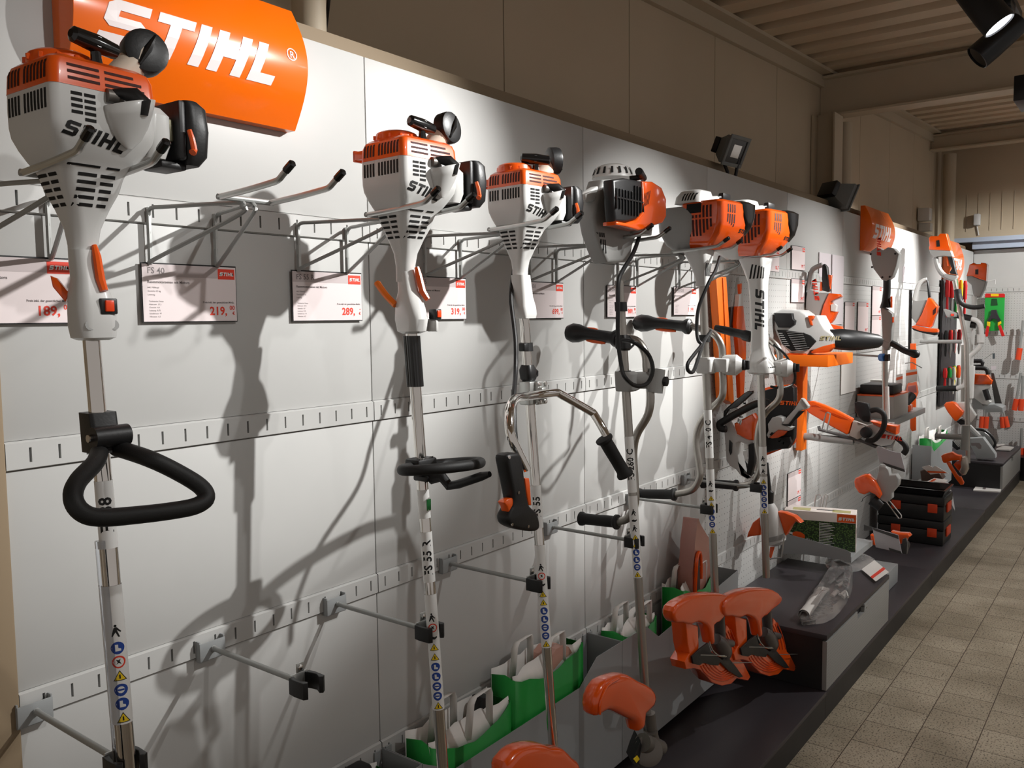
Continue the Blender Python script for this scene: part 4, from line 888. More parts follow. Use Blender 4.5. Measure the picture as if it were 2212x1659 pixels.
one('rubber_grip', lambda bm: grip_foam(bm, pX(1460, 1068, XB), pX(1376, 1067, XB)), RUBBER, t5)
pistol(t5, pX(1493, 706, XB-.02), pX(1368, 694, XB-.03), .021)
def knob(t, X, f, XB, kz, Yk):
    k = one('handlebar_knob', lambda bm: (loft_pole(bm, X, [(kz-.028, .026, .026, .010, 0, 0), (kz-.022, .030, .030, .012, .0, 0), (kz+.022, .030, .030, .012, 0, 0), (kz+.028, .026, .026, .010, 0, 0)], f), box(bm, (X, Yk+.01, kz-.024), (XB+.01, f(kz), kz+.024), .006), tube(bm, [(XB-.012, Yk+.045, kz), (XB-.008, Yk+.03, kz), (XB, Yk-.002, kz), (XB+.006, Yk-.02, kz)], [.030, .036, .037, .022], 24)), WHITEP, t)
    one('clamp_screw', lambda bm: (lathe(bm, [(.019, 0), (.019, .010), (.012, .014)], (XB+.006, Yk-.020, kz), (.15, -1, .05), 16), box(bm, (XB+.002, Yk-.045, kz-.016), (XB+.014, Yk-.02, kz+.016), .003)), BLACKP, k)
knob(t5, X5, f5, XB, pY(1570, 790, -.39).z, -.40)
one('cable_strap', lambda bm: loft_pole(bm, X5, [(1.60, .018, .018, .012, 0, 0), (1.625, .018, .018, .012, 0, 0)], f5), BLACKP, t5)
sticker(t5, X5, 1.19, 1.36, 'text', 'FS 410 C', r=.0144, yf=f5)
sticker(t5, X5, .92, 1.15, 'thbbtt km', r=.0145, yf=f5)
lower_head(t5, 0, 0, 0, -.35)
X6 = 1.79
t6 = thing('brush_cutter', 'sixth brush cutter, brightly lit orange engine, white shaft housing lettered down its length', 'trimmer', (X6, -.33, .3), 'trimmers hanging on the display wall')
big_engine(t6, 0, 0, X6-.035, False, 1.2)
c6 = one('shaft_housing', lambda bm: loft_pole(bm, X6, [(1.462, .052, .030, .012, .0, 0), (1.468, .075, .046, .02, .008, -.012), (1.485, .076, .048, .02, .008, -.012), (1.515, .062, .042, .02, .006, -.008), (1.545, .042, .034, .016, .002, -.004), (1.57, .033, .030, .014, 0, 0), (1.62, .030, .028, .014, 0, 0), (1.74, .031, .029, .014, 0, 0), (1.82, .036, .032, .016, 0, 0), (1.87, .050, .042, .02, 0, .004), (1.915, .066, .052, .025, 0, .008)], f6), WHITEP, t6)
tr = bvh_of(c6)
po, w_ = stihl_polys(.034, .2); bm = flat_polys(po, .01)
decal(bm, tr, V((X6, f6(1.72), 1.795))+V((-.6, .8, 0))*.022, V((0, 0, -1)), V((.6, -.8, 0)), .0009, .3); finish('lettering', bm, BLACKPR, c6, smooth=0)
bm = rects([(-.034+k*.0105, 0, -.029+k*.0105, .055-.003*k) for k in range(5)], .01)
decal(bm, tr, V((X6, -.3, 1.835)), V((.7, -.72, 0)), V((0, 0, 1)), .0009, .3); finish('vent_slots', bm, DARK, c6, smooth=0)
bm = rects([(-.06+k*.022, 0, -.042+k*.022, .004) for k in range(6)], .01)
decal(bm, tr, V((X6, -.45, 1.487)), V((1, 0, 0)), V((0, 0, 1)), .0009, .3); finish('housing_joint', bm, DARK, c6, smooth=0)
shaft(t6, X6, .64, 1.475, .0145, ALU, f6)
XB = X6+.03
rows = [pX(1600, 722, XB-.02), pX(1620, 724, XB-.01), pX(1645, 728, XB), pX(1672, 742, XB), pX(1685, 765, XB), pX(1682, 800, XB), pX(1686, 840, XB), pX(1680, 865, XB), pX(1655, 890, XB), pX(1640, 920, XB), pX(1636, 960, XB), pX(1642, 1000, XB), pX(1637, 1025, XB), pX(1620, 1045, XB), pX(1592, 1050, XB)]
swing_bar(t6, 0, 0, rows, 0, 0, 0, 0)
one('rubber_grip', lambda bm: grip_foam(bm, pX(1594, 1049, XB), pX(1515, 1043, XB)), RUBBER, t6)
one('control_grip', lambda bm: tube(bm, [pX(1545, 708, XB-.03), pX(1560, 712, XB-.03), pX(1585, 718, XB-.02), pX(1603, 722, XB-.02), pX(1608, 724, XB-.02), pX(1622, 728, XB-.02)], [.012, .016, .017, .017, .022, .022], 14), BLACKP, t6)
one('throttle_trigger', lambda bm: tube(bm, [pX(1533, 714, XB-.05), pX(1545, 722, XB-.05), pX(1556, 724, XB-.05)], [.006, .012, .006], 8), ORANGE, t6)
knob(t6, X6, f6, XB+.01, pY(1690, 795, -.41).z, -.42)
one('throttle_cable', lambda bm: tube(bm, smooth([pY(1672, 745, -.40), pY(1695, 765, -.42), pY(1710, 790, -.43), pY(1717, 810, -.43), pY(1712, 830, -.42), pY(1690, 838, -.40), pY(1665, 835, -.37)], 5), .005, 8), BLACKP, t6)
sticker(t6, X6, 1.06, 1.17, 'mkm', r=.0149, yf=f6)
sticker(t6, X6, .90, 1.05, 'tbhbbtt', r=.0149, yf=f6)
lower_head(t6, 0, 103, -13, -.36)
# guard of trimmer 3 peeping in at the bottom edge
t = t_ = [o for o in C.objects if o.get('label', '').startswith('third trimmer')][0]
one('cutting_guard', lambda bm: trace(bm, [(1098, 1665), (1110, 1640), (1130, 1620), (1160, 1611), (1185, 1612), (1200, 1618), (1225, 1620), (1245, 1640), (1258, 1652), (1250, 1690), (1180, 1740), (1110, 1720)], -.45, .06, .02, sm=2), ORANGE2, t)
# ================================================================ signs, price cards, floodlights
def sign(x0, x1, z0, z1, lab, rmark=True):
    t = thing('brand_sign', lab, 'sign', ((x0+x1)/2, -.03, z0), 'orange brand signs')
    n = 16; bul = .05; fy = lambda q: -.028-bul*math.sin(PI*q)
    def body(bm):
        fr = [(fy(q/n), z0+(z1-z0)*q/n) for q in range(n+1)]
        pts = [(y, z) for y, z in fr]+[(-.001, z1), (-.001, z0)]
        prism(bm, [(x0, y, z) for y, z in pts], (x1-x0, 0, 0), .0015)
    b = one('sign_board', body, ORSIGN, t, smooth=30)
    tr = bvh_of(b); w = x1-x0; h = (z1-z0)
    lh = w*.235; po, ww = stihl_polys(lh, .30); s = w*.80/ww; po, ww = stihl_polys(lh*s, .30)
    bm = flat_polys(po, .02); decal(bm, tr, V((x0+w*.075, -.2, z0+h*.44-lh*s*.5)), V((1, 0, 0)), V((0, 0, 1)), .0012, .3); finish('lettering', bm, TEXTW, b, smooth=0)
    if rmark:
        c = (0, 0); r = w*.026
        bm = B(); o_ = circ(0, 0, r, 24); i_ = circ(0, 0, r*.84, 24)
        vo = [bm.verts.new((p[0], p[1], 0)) for p in o_]; vi = [bm.verts.new((p[0], p[1], 0)) for p in i_]
        for k in range(24): bm.faces.new((vo[k], vo[(k+1) % 24], vi[(k+1) % 24], vi[k]))
        decal(bm, tr, V((x0+w*.915, -.2, z0+h*.5+lh*s*.22)), V((1, 0, 0)), V((0, 0, 1)), .0012, .3); finish('registered_mark', bm, TEXTW, b, smooth=0)
        bm = text_polys_mesh('R', r*1.5, .0002); decal(bm, tr, V((x0+w*.915-r*.42, -.2, z0+h*.5+lh*s*.22-r*.55)), V((1, 0, 0)), V((0, 0, 1)), .0012, .3); finish('registered_mark', bm, TEXTW, b, smooth=0)
sign(-.747, -.240, 2.112, 2.372, 'big curved orange sign at the top left behind the nearest trimmer')
sign(4.37, 4.97, 2.11, 2.40, 'small orange sign above the grey battery trimmer, left of the two distant signs', False)
sign(7.05, 7.66, 1.98, 2.36, 'furthest orange sign, partly behind the hanging orange battery head', False)
def put_text(parent, s, size, o, m, bold=0.0, right=False, w=None):
    bm = text_polys_mesh(s, size, bold)
    if right and len(bm.verts):
        mx = max(v.co.x for v in bm.verts)
        for v in bm.verts: v.co.x -= mx
    place(bm, o, V((1, 0, 0)), V((0, 0, 1)), 0); finish('printed_text', bm, m, parent, smooth=0)
def card(xr, zt, price, lab, model='', w=.210, h=.1125, yf=-.0085, sub=True, grp='price cards below the brackets'):
    x0 = xr-w; c = thing('price_card', lab, 'price card', (xr-w/2, yf, zt-h), grp)
    pn = one('card_sheet', lambda bm: box(bm, (x0, yf, zt-h), (xr, yf+.001, zt)), PAPER, c)
    one('card_holder', lambda bm: (box(bm, (x0-.002, yf+.0012, zt-h-.002), (xr+.002, yf+.0025, zt+.003))), BLACKP, c)
    Y = yf-.0004; S_ = w/.21
    one('header_band', lambda bm: box(bm, (x0, Y+.0001, zt-.024*S_), (xr-.0435*S_, Y+.0003, zt-.0005)), BANDPR, pn)
    lg = one('brand_logo', lambda bm: box(bm, (xr-.043*S_, Y, zt-.0255*S_), (xr-.003*S_, Y+.0003, zt-.004*S_)), RED, pn)
    po, ww = stihl_polys(.0076*S_, .22); bm = flat_polys(po); place(bm, (xr-.0395*S_, Y-.0002, zt-.0185*S_), V((.95, 0, 0)), V((0, 0, 1)), 0); finish('lettering', bm, LWHITE, lg, smooth=0)
    if model: put_text(pn, model, .017*S_, V((x0+.010*S_, Y-.0002, zt-.018*S_)), GREYPR, .0002)
    if sub:
        put_text(pn, 'Rasenmotorsense mit Motorsteuerung'[:26], .0075*S_, V((x0+.010*S_, Y, zt-.037*S_)), GREYPR, .00015)
        for k in range(3): put_text(pn, ('inkl. Mähkopf', 'Gewicht 4,5 kg', 'Leistung')[k], .0045*S_, V((x0+.010*S_, Y, zt-(.047+.007*k)*S_)), GREYPR)
        for k in range(6): put_text(pn, ('Technische Daten', 'Hubraum  27,2', 'Gewicht  4,4', 'Leistung  0,75', 'Schalldruck  97', 'Vibration  6,5')[k], .0042*S_, V((x0+.012*S_, Y, zt-(.074+.006*k)*S_)), GREYPR)
        put_text(pn, 'Preis inkl. der gesetzlichen MwSt.', .0055*S_, V((xr-.006*S_, Y, zt-h+.037*S_)), GREYPR, .0001, right=True)
    a, b_ = price
    put_text(pn, a+',', .024*S_, V((xr-.024*S_, Y, zt-h+.013*S_)), RED, .0006, right=True)
    put_text(pn, b_, .0125*S_, V((xr-.005*S_, Y, zt-h+.0235*S_)), RED, .0003, right=True)
    put_text(pn, '€', .009*S_, V((xr-.005*S_, Y, zt-h+.013*S_)), RED, .0002, right=True)
card(-.739, 1.804, ('189', '00'), 'white price card reading 189,00 behind the leftmost trimmer', 'FS 38')
card(-.395, 1.804, ('219', '00'), 'white price card reading 219,00 under the empty bracket', 'FS 40')
card(-.035, 1.803, ('289', '-'), 'white price card reading 289 in the brightest light', 'FS 55 R')
card(.363, 1.803, ('319', '00'), 'white price card reading 319,00 beside the second trimmer', 'FS 55')
card(.861, 1.803, ('699', '00'), 'white price card reading 699,00 beside the third trimmer', 'FS 131')
card(1.355, 1.804, ('989', '00'), 'white price card behind the shaft of the fourth brush cutter', 'FS 260 C-E')
card(1.879, 1.810, ('1.199', '-'), 'white price card reading 1.199 left of the orange scabbard', 'FS 410 C-E')
G2 = 'small upright price cards on the perforated panels'
for xr, zt, w_, h_, pr, lab in ((2.87, 2.03, .20, .115, '125', 'small price card high behind the bright orange engine'), (3.27, 2.062, .21, .125, '199', 'upper of two price cards left of the hanging hedge trimmer handle'), (3.27, 1.886, .21, .125, '249', 'lower of two price cards left of the hanging hedge trimmer handle'),
                                (3.745, 2.052, .22, .14, '', 'blank-looking card high left, behind the top of the hanging handle'), (4.005, 2.052, .235, .42, '', 'tall blank sheet right of the hanging handle'),
                                (4.255, 1.770, .21, .21, '399', 'first card of the row left of the grey trimmer shaft'), (4.585, 1.772, .25, .21, '499', 'second card of the row left of the grey trimmer shaft'), (4.92, 1.885, .24, .20, '449', 'top card just left of the grey trimmer shaft'),
                                (4.92, 1.68, .24, .20, '549', 'lower card just left of the grey trimmer shaft'), (5.97, 2.055, .42, .12, '', 'wide pale card right of the grey battery trimmer'), (3.26, .830, .21, .15, '179', 'lower left price card near the boxed hedge trimmer'), (3.26, .675, .21, .14, '229', 'lowest price card just above the boxed hedge trimmer')):
    card(xr, zt, (pr, '00' if pr else ''), lab, '', w_, h_, -.0075, False, G2) if pr else one('information_sheet', lambda bm: box(bm, (xr-w_, -.0065, zt-h_), (xr, -.0015, zt)), mat('pale_card', (206, 198, 202), .5), None, label=lab, cat='card', group=G2)
one('information_sheet', lambda bm: box(bm, (3.99, -.0085, 1.19), (4.31, -.004, 1.475)), WPAPER, None, label='printed white sheet hanging under the orange blower shelf', cat='card')
def flood(c, yaw, pit, s, lab, glassy):
    t = thing('floodlight', lab, 'floodlight', (c.x, c.y, 2.338), 'floodlights on top of the display wall')
    R = M4.Translation(c) @ M4.Rotation(math.radians(yaw), 4, 'Z') @ M4.Rotation(math.radians(pit), 4, 'X') @ M4.Scale(s, 4)
    def tf(bm):
        for v in bm.verts: v.co = R @ v.co
    def body(bm): loft(bm, [[V((x*a, y, z*a)) for x, z in ((-.08, -.065), (.08, -.065), (.08, .065), (-.08, .065))] for y, a in ((.055, .55), (.05, .62), (.012, .9), (.0, 1.0), (-.018, 1.0))]); tf(bm)
    h = one('lamp_housing', body, LAMPGREY, t, smooth=20)
    one('front_frame', lambda bm: (box(bm, (-.088, -.026, -.073), (.088, -.0185, -.055), .002), box(bm, (-.088, -.026, .055), (.088, -.0185, .073), .002), box(bm, (-.088, -.026, -.055), (-.070, -.0185, .055), .002), box(bm, (.070, -.026, -.055), (.088, -.0185, .055), .002), tf(bm)), LAMPGREY, h)
    one('reflector', lambda bm: (box(bm, (-.069, -.0205, -.054), (.069, -.019, .054)), tf(bm)), BLACKG, h)
    one('lamp_cell', lambda bm: (prism(bm, [(-.035, -.0225, -.03), (.035, -.0225, -.03), (.035, -.0225, .03), (-.035, -.0225, .03)], (0, .002, 0)), tf(bm)), CHROME, h)
    one('cooling_box', lambda bm: (box(bm, (-.05, .056, -.035), (.05, .085, .04), .004), tf(bm)), LAMPB, h)
    one('mount_bracket', lambda bm: (tube(bm, [c+V((-.03, .04, -.03*s)), V((c.x-.03, .01, 2.345)), V((c.x-.03, .01, 2.338))], .008, 8), tube(bm, [c+V((.05, -.01, -.03*s)), V((c.x+.06, .008, 2.345)), V((c.x+.06, .008, 2.338))], .008, 8)), LAMPB, t)
flood(V((2.27, .0, 2.445)), -8, 24, .95, 'open dark floodlight with visible reflector on top of the display wall', 1)
flood(V((3.98, .03, 2.415)), 62, 28, 1.25, 'dark square floodlight turned away, in front of the pale pipe', 0)
# ================================================================ track spotlights (the lamps of the room, and some added out of view to brighten it)
def spot_head(p, tgt, lab, s=1.0, lit=True):
    p = V(p); d = (V(tgt)-p).normalized(); t = thing('track_spotlight', lab, 'spotlight', p, 'black ceiling spotlights')
    h = one('lamp_housing', lambda bm: (lathe(bm, [(.046*s, -.17*s), (.054*s, -.165*s), (.058*s, -.10*s), (.062*s, -.005*s), (.062*s, .062*s), (.058*s, .064*s), (.055*s, .03*s), (.0, .03*s)], p, d, 28)), LAMPB, t)
    one('lamp_lens', lambda bm: lathe(bm, [(.0535*s, .050*s), (.0535*s, .058*s), (0, .0582*s)], p, d, 28), LAMPG if lit else BLACKG, h)
    one('stem', lambda bm: (tube(bm, [p-d*.1*s, p-d*.1*s+V((0, 0, .10))], .010, 10), box(bm, p-d*.1*s+V((-.05, -.018, .10)), p-d*.1*s+V((.10, .018, .135)), .003)), LAMPB, t)
for i, (p, tg, e, cone, bl) in enumerate(LAMPS):
    spot_head(p, tg, 'black track spotlight above the aisle, number %s from the left, out of view' % ('one two three four five six seven eight nine'.split()[i]) if False else ['black spotlight aimed at the second trimmer', 'black spotlight aimed at the handlebar of the third trimmer', 'black spotlight aimed between the fourth and fifth brush cutters', 'black spotlight aimed at the brightly lit orange engine', 'black spotlight aimed at the chainsaw with the orange scabbard', 'black spotlight aimed at the grey battery trimmer', 'black spotlight aimed at the far tool display', 'black spotlight aimed at the leftmost trimmer', 'added unseen spotlight aimed down at the near aisle floor', 'black spotlight aimed at the white blower', 'black spotlight aimed at the distant pair of battery trimmers', 'added unseen spotlight aimed down at the far aisle floor', 'added unseen spotlight brightening the far end wall'][i])
b_ = pY(2138, 30, -1.0); d_ = ((rt*.65-up*.76)*.96-ray(2138, 30).normalized()*.30).normalized()
spot_head(b_, b_+d_, 'lit black spotlight at the top right corner of the photo', 1.0)
b_ = pY(2135, 104, -.93); d_ = ((-rt*.76-up*.65)*.97+ray(2135, 104).normalized()*.25).normalized()
spot_head(b_, b_+d_, 'unlit-looking black spotlight turned away beside the lit one', .95, False)
q = pY(2205, 198, -1.0)
one('track_spotlight', lambda bm: box(bm, (q.x-.09, -1.1, q.z-.06), (q.x+.2, -.98, q.z+.06), .004), LAMPB, None, label='black lamp box cut by the right edge, below the two spotlights', cat='spotlight')
for yy, lab in ((-1.0, 'black ceiling track near the display wall'), (-1.92, 'black ceiling track over the aisle')):
    zt_ = lambda x: 3.02 if yy > -1.5 else 3.16
    one('ceiling_track', lambda bm: (box(bm, (2.0 if yy > -1.5 else -1.5, yy-.02, 3.06 if yy > -1.5 else 3.20), (3.2 if yy > -1.5 else 8.6, yy+.02, 3.09 if yy > -1.5 else 3.23))), LAMPB, None, label=lab, cat='lighting track')
# ================================================================ hanging and lying goods further along
def wx(px, py=700): return pY(px, py, -.012).x
def tX(bm, px, th=.05, bev=.004, sm=0, X=None):
    if X is None: X = wx(min(p[0] for p in px))-.01
    trace(bm, px, 0, th, bev, sm, X=X)
def Z(l, ox, oy, s): return [(ox+x/s, oy+y/s) for x, y in l]
def tub(bm, px, X, r, n=10, sm=0):
    """px: (x, y) or (x, y, X)"""
    pts = [pX(p[0], p[1], p[2] if len(p) > 2 else X) for p in px]
    if sm: pts = smooth(pts, sm)
    tube(bm, pts, r, n)
def letter_X(parent, px, py, h, X, m, down=False, ang=0.0):
    """brand lettering on a face that looks along the aisle"""
    po, ww = stihl_polys(h, .2); bm = flat_polys(po); o = pX(px, py, X); ex = V((0, -1, 0)); ey = V((0, 0, 1))
    r = M4.Rotation(math.radians(ang), 3, V((-1, 0, 0)))
    place(bm, o, r @ ex, r @ ey, .0015); finish('lettering', bm, m, parent, smooth=0)
# orange hedge trimmer scabbards
t = thing('blade_scabbard', 'long upright orange scabbard on the perforated panel left of the lettered white shaft', 'scabbard', pY(1565, 872, -.05))
s1 = one('scabbard_body', lambda bm: trace(bm, [(1547, 599), (1569, 598), (1572, 640), (1586, 868), (1584, 874), (1562, 860), (1554, 700)], -.055, .035, .002), ORPAINT, t)
one('scabbard_ridge', lambda bm: trace(bm, [(1562, 600), (1566, 600), (1580, 870), (1574, 866)], -.060, .006, .001), ORPAINT, s1)
one('hanger_hook', lambda bm: tube(bm, [pY(1556, 597, -.04), pY(1570, 594, -.04), pY(1580, 588, -.002)], .004, 8), WIRE, t)
t = thing('blade_scabbard', 'narrow orange and white hedge trimmer blade half hidden behind the lettered white shaft', 'scabbard', pY(1600, 870, -.05))
one('orange_cover', lambda bm: trace(bm, [(1594, 662), (1606, 661), (1612, 720), (1612, 760), (1607, 860), (1600, 860), (1596, 760), (1591, 700)], -.06, .02, .002), ORANGE, t)
one('white_sleeve', lambda bm: trace(bm, [(1597, 636), (1604, 633), (1606, 660), (1595, 662)], -.06, .02, .001), WHITEP, t)
one('orange_tip', lambda bm: trace(bm, [(1598, 614), (1603, 612), (1602, 634), (1599, 636)], -.058, .012, .001), ORANGE, t)
t = thing('pruning_saw', 'black pruning saw handle hanging between the two orange scabbards', 'saw', pY(1584, 720, -.03))
one('handle', lambda bm: trace(bm, [(1580, 664), (1587, 662), (1590, 690), (1588, 715), (1580, 722), (1577, 700)], -.04, .02, .002), BLACKP, t)
one('blade', lambda bm: trace(bm, [(1583, 662), (1592, 600), (1597, 598), (1588, 664)], -.03, .002, 0), STEEL, t)
# battery chainsaw hanging nose up
q = lambda l: Z(l, 1540, 830, 7.54)
XC = 2.13
t = thing('chainsaw', 'orange and white chainsaw hanging upright behind the bent handlebars', 'chainsaw', pX(1600, 1040, XC))
one('rear_housing', lambda bm: (tX(bm, q([(185, 600), (260, 430), (330, 375), (400, 385), (430, 430), (345, 480), (300, 600), (350, 700), (395, 820), (560, 900), (660, 915), (655, 960), (560, 985), (430, 935), (375, 960), (390, 1080), (420, 1250), (480, 1470), (560, 1515), (610, 1500), (650, 1470), (640, 1530), (560, 1550), (450, 1490), (375, 1390), (270, 1330), (215, 1240), (200, 1000), (180, 760)]), .07, .006, X=XC)), WHITEP, t)
oc = one('side_cover', lambda bm: tX(bm, q([(340, 640), (545, 530), (640, 480), (690, 560), (665, 640), (662, 915), (575, 912), (385, 815), (350, 700)]), .05, .008, X=XC-.03), ORANGE2, t)
letter_X(oc, 1601, 918, .022, XC-.031, LWHITE, ang=75)
one('front_handle', lambda bm: tub(bm, q([(215, 730), (130, 720), (110, 650), (160, 610), (400, 470), (680, 330), (850, 290), (930, 330)]), XC-.05, .016, 12, 3), RUBBER, t)
one('hand_guard', lambda bm: tX(bm, q([(165, 560), (170, 440), (230, 375), (500, 150), (560, 115), (650, 108), (640, 150), (520, 260), (400, 370), (260, 410)]), .02, .003, X=XC-.01), BLACKG, t)
one('rear_grip', lambda bm: tX(bm, q([(572, 985), (664, 960), (672, 1280), (660, 1330), (612, 1500), (542, 1455), (575, 1200)]), .03, .005, X=XC-.02), RUBBER, t)
one('battery_window', lambda bm: tX(bm, q([(265, 910), (310, 960), (300, 1120), (280, 1155), (258, 1080)]), .01, .001, X=XC-.008), BLACKG, t)
# black carrying case with orange rim
XC = 2.68
t = thing('carrying_case', 'black case with glowing orange rim hanging behind the sixth brush cutter', 'case', pX(1680, 980, XC))
one('orange_rim', lambda bm: tX(bm, q([(785, 75), (960, 30), (1290, 0), (1335, 40), (1345, 100), (1345, 500), (1335, 940), (1290, 1000), (1080, 1075), (860, 1165), (830, 1130), (800, 1000), (780, 300)]), .03, .003, X=XC+.03), ORANGE2, t)
cb = one('case_body', lambda bm: tX(bm, q([(800, 110), (1000, 60), (1280, 20), (1322, 60), (1325, 500), (1310, 880), (1270, 960), (1220, 1050), (1080, 1060), (860, 1120), (830, 900), (800, 500)]), .05, .006, X=XC-.02), BLACKP, t)
letter_X(cb, 1685, 874, .020, XC-.021, ORANGE)
one('front_pocket', lambda bm: tX(bm, q([(850, 880), (1250, 860), (1270, 960), (1215, 1045), (1080, 1055), (860, 1100)]), .03, .004, X=XC-.045), BLACKP, t)
# white garden pruner machine in front of the case
XC = 2.60
t = thing('battery_pruner', 'small white and orange battery pruner with raised round handle, in front of the black case', 'garden tool', pX(1690, 948, XC))
g = one('handle', lambda bm: tX(bm, q([(1435, 228), (1470, 245), (1555, 360), (1540, 395), (1500, 410), (1400, 440), (1310, 560), (1230, 660), (1120, 650), (1200, 540), (1330, 400)]), .035, .005, X=XC), WHITEP, t)
one('handle_opening', lambda bm: tX(bm, q([(1440, 245), (1460, 250), (1530, 350), (1535, 385), (1515, 385), (1450, 290)]), .004, 0, X=XC-.003), GREYP, g)
one('soft_grip', lambda bm: tX(bm, q([(1400, 440), (1490, 430), (1320, 600), (1260, 690), (1120, 660), (1230, 650)]), .02, .003, X=XC-.008), BLACKP, g)
g = one('motor_housing', lambda bm: tX(bm, q([(890, 650), (960, 545), (1040, 520), (1120, 545), (1130, 620), (1110, 660), (1280, 710), (1230, 760), (1060, 750), (940, 840), (900, 880), (870, 830), (900, 760)]), .06, .006, X=XC-.005), WHITEP, t)
letter_X(g, 1662, 938, .018, XC-.008, BLACKPR, ang=-35)
one('blade_cover', lambda bm: tX(bm, q([(915, 870), (1060, 745), (1200, 765), (1150, 830), (1050, 875), (960, 885)]), .03, .003, X=XC-.012), ORANGE2, t)
# orange stand with shelf and the white leaf blower
t = thing('display_stand', 'orange post with small orange shelf carrying the white blower', 'stand', pY(1746, 960, -.03))
one('post', lambda bm: box(bm, (3.14, -.05, pY(1750, 962, -.02).z), (3.22, -.012, 1.475), .006), ORPAINT, t)
c = pX(1789, 768, 2.80)
one('shelf', lambda bm: box(bm, (2.80, c.y, c.z-.058), (3.23, -.012, c.z), .003), ORPAINT, t)
zs = c.z
q = lambda l: Z(l, 1640, 540, 6.38)
XC = 2.82
t = thing('leaf_blower', 'white leaf blower with black nozzle standing on the orange shelf', 'leaf blower', V((2.95, -.2, zs)))
h = one('blower_housing', lambda bm: tX(bm, q([(205, 860), (250, 845), (310, 818), (430, 822), (560, 832), (640, 890), (680, 960), (700, 1010), (770, 900), (800, 905), (850, 1000), (900, 1090), (990, 1150), (1022, 1200), (1020, 1300), (960, 1350), (700, 1385), (650, 1440), (420, 1420), (300, 1300), (230, 1150), (200, 1080)]), .15, .012, X=XC), WHITEP, t)
letter_X(h, 1771, 735, .022, XC-.001, mat('pale_lettering', (200, 190, 150), .5))
one('air_filter', lambda bm: tX(bm, q([(208, 868), (452, 872), (462, 950), (492, 975), (480, 1030), (420, 1072), (260, 1070), (205, 970)]), .05, .005, X=XC-.025), BLACKP, t)
gr = one('intake_grille', lambda bm: tX(bm, q([(240, 1100), (360, 1108), (600, 1140), (700, 1180), (780, 1260), (690, 1360), (640, 1385), (440, 1390), (320, 1300)]), .03, .004, X=XC-.012), DARK, h)
def grl(bm):
    for k in range(11):
        y = 1128+k*25; x0 = 375+k*13; x1 = 600+k*8 if k < 8 else 690-(k-8)*20
        tub(bm, q([(x0, y), (x1, y+16)]), XC-.015, .0016, 6)
    for k in range(7): tub(bm, q([(265+k*14, 1150+k*28), (320+k*16, 1152+k*28)]), XC-.014, .0028, 6)
one('grille_bars', grl, GREYP, gr)
one('orange_base', lambda bm: (tX(bm, q([(715, 1400), (760, 1370), (860, 1330), (1020, 1290), (1012, 1345), (950, 1405), (900, 1415), (715, 1420)]), .05, .006, X=XC-.004), tX(bm, q([(400, 1420), (650, 1432), (640, 1446), (400, 1446)]), .05, .002, X=XC-.004)), ORANGE, t)
one('trigger', lambda bm: tX(bm, q([(668, 905), (740, 905), (750, 950), (715, 965), (735, 1040), (700, 1040)]), .03, .003, X=XC-.01), ORANGE2, t)
nz = one('nozzle', lambda bm: tube(bm, [pX(p[0], p[1], p[2]) for p in ((1793, 733, 2.88), (1803, 733, 2.89), (1815, 733, 2.90), (1840, 735, 2.94), (1860, 736, 2.98), (1896, 737, 3.04), (1902, 737, 3.05))], [.050, .050, .053, .052, .048, .034, .026], 24), BLACKP, t)
def fins(bm):
    for k, px in enumerate((1820, 1838, 1856)):
        p = pX(px, 733, 2.91+.035*k); tube(bm, [p+V((-.05, 0, .02)), p+V((-.052, 0, -.02))], .003, 6)
one('nozzle_catches', fins, GREYP, nz)
one('perforated_tab', lambda bm: box(bm, (2.60, -.04, 1.38), (2.66, -.036, 1.60), .004), STEEL, None, label='perforated steel strip hanging left of the white blower', cat='bracket')
# hedge trimmer hanging above the blower
XC = wx(1742)-.02
t = thing('hedge_trimmer', 'grey and orange hedge trimmer hanging above the white blower', 'hedge trimmer', pX(1790, 715, XC))
b_ = one('motor_housing', lambda bm: tX(bm, q([(640, 680), (660, 560), (700, 540), (780, 590), (940, 590), (960, 600), (880, 760), (840, 900), (800, 940), (700, 850), (640, 820)]), .06, .006, X=XC), GREYP, t)
letter_X(b_, 1771, 649, .026, XC-.001, RED, ang=100)
one('handle_frame', lambda bm: tub(bm, q([(680, 560), (690, 470), (720, 300), (780, 240), (870, 205)]), XC+.02, .014, 10, 3), GREYP, t)
one('soft_grip', lambda bm: tX(bm, q([(865, 210), (890, 190), (930, 230), (955, 420), (965, 560), (940, 580), (875, 560), (862, 400)]), .035, .005, X=XC-.01), BLACKP, t)
one('lockout_lever', lambda bm: (tX(bm, q([(950, 340), (998, 345), (975, 540), (955, 460)]), .02, .002, X=XC-.005), tX(bm, q([(840, 440), (865, 440), (865, 560), (830, 565)]), .02, .002, X=XC-.005)), ORANGE2, t)
one('front_cover', lambda bm: tX(bm, q([(955, 595), (1080, 605), (1115, 640), (1080, 665), (1010, 690), (975, 715), (990, 850), (1050, 850), (1000, 960), (960, 1010), (900, 1010), (830, 940), (880, 760)]), .07, .008, X=XC-.015), ORANGE2, t)
one('hand_guard', lambda bm: tX(bm, q([(870, 1010), (960, 1020), (1120, 1055), (1130, 1090), (1060, 1100), (920, 1060)]), .05, .004, X=XC-.03), ORANGE2, t)
one('battery_shell', lambda bm: tX(bm, q([(985, 750), (1040, 740), (1068, 770), (1050, 850), (985, 840)]), .03, .003, X=XC-.02), WHITEP, t)
one('hook_strip', lambda bm: tub(bm, q([(690, 300), (670, 420), (640, 560), (622, 800)]), XC+.03, .006, 6), BLACKP, t)
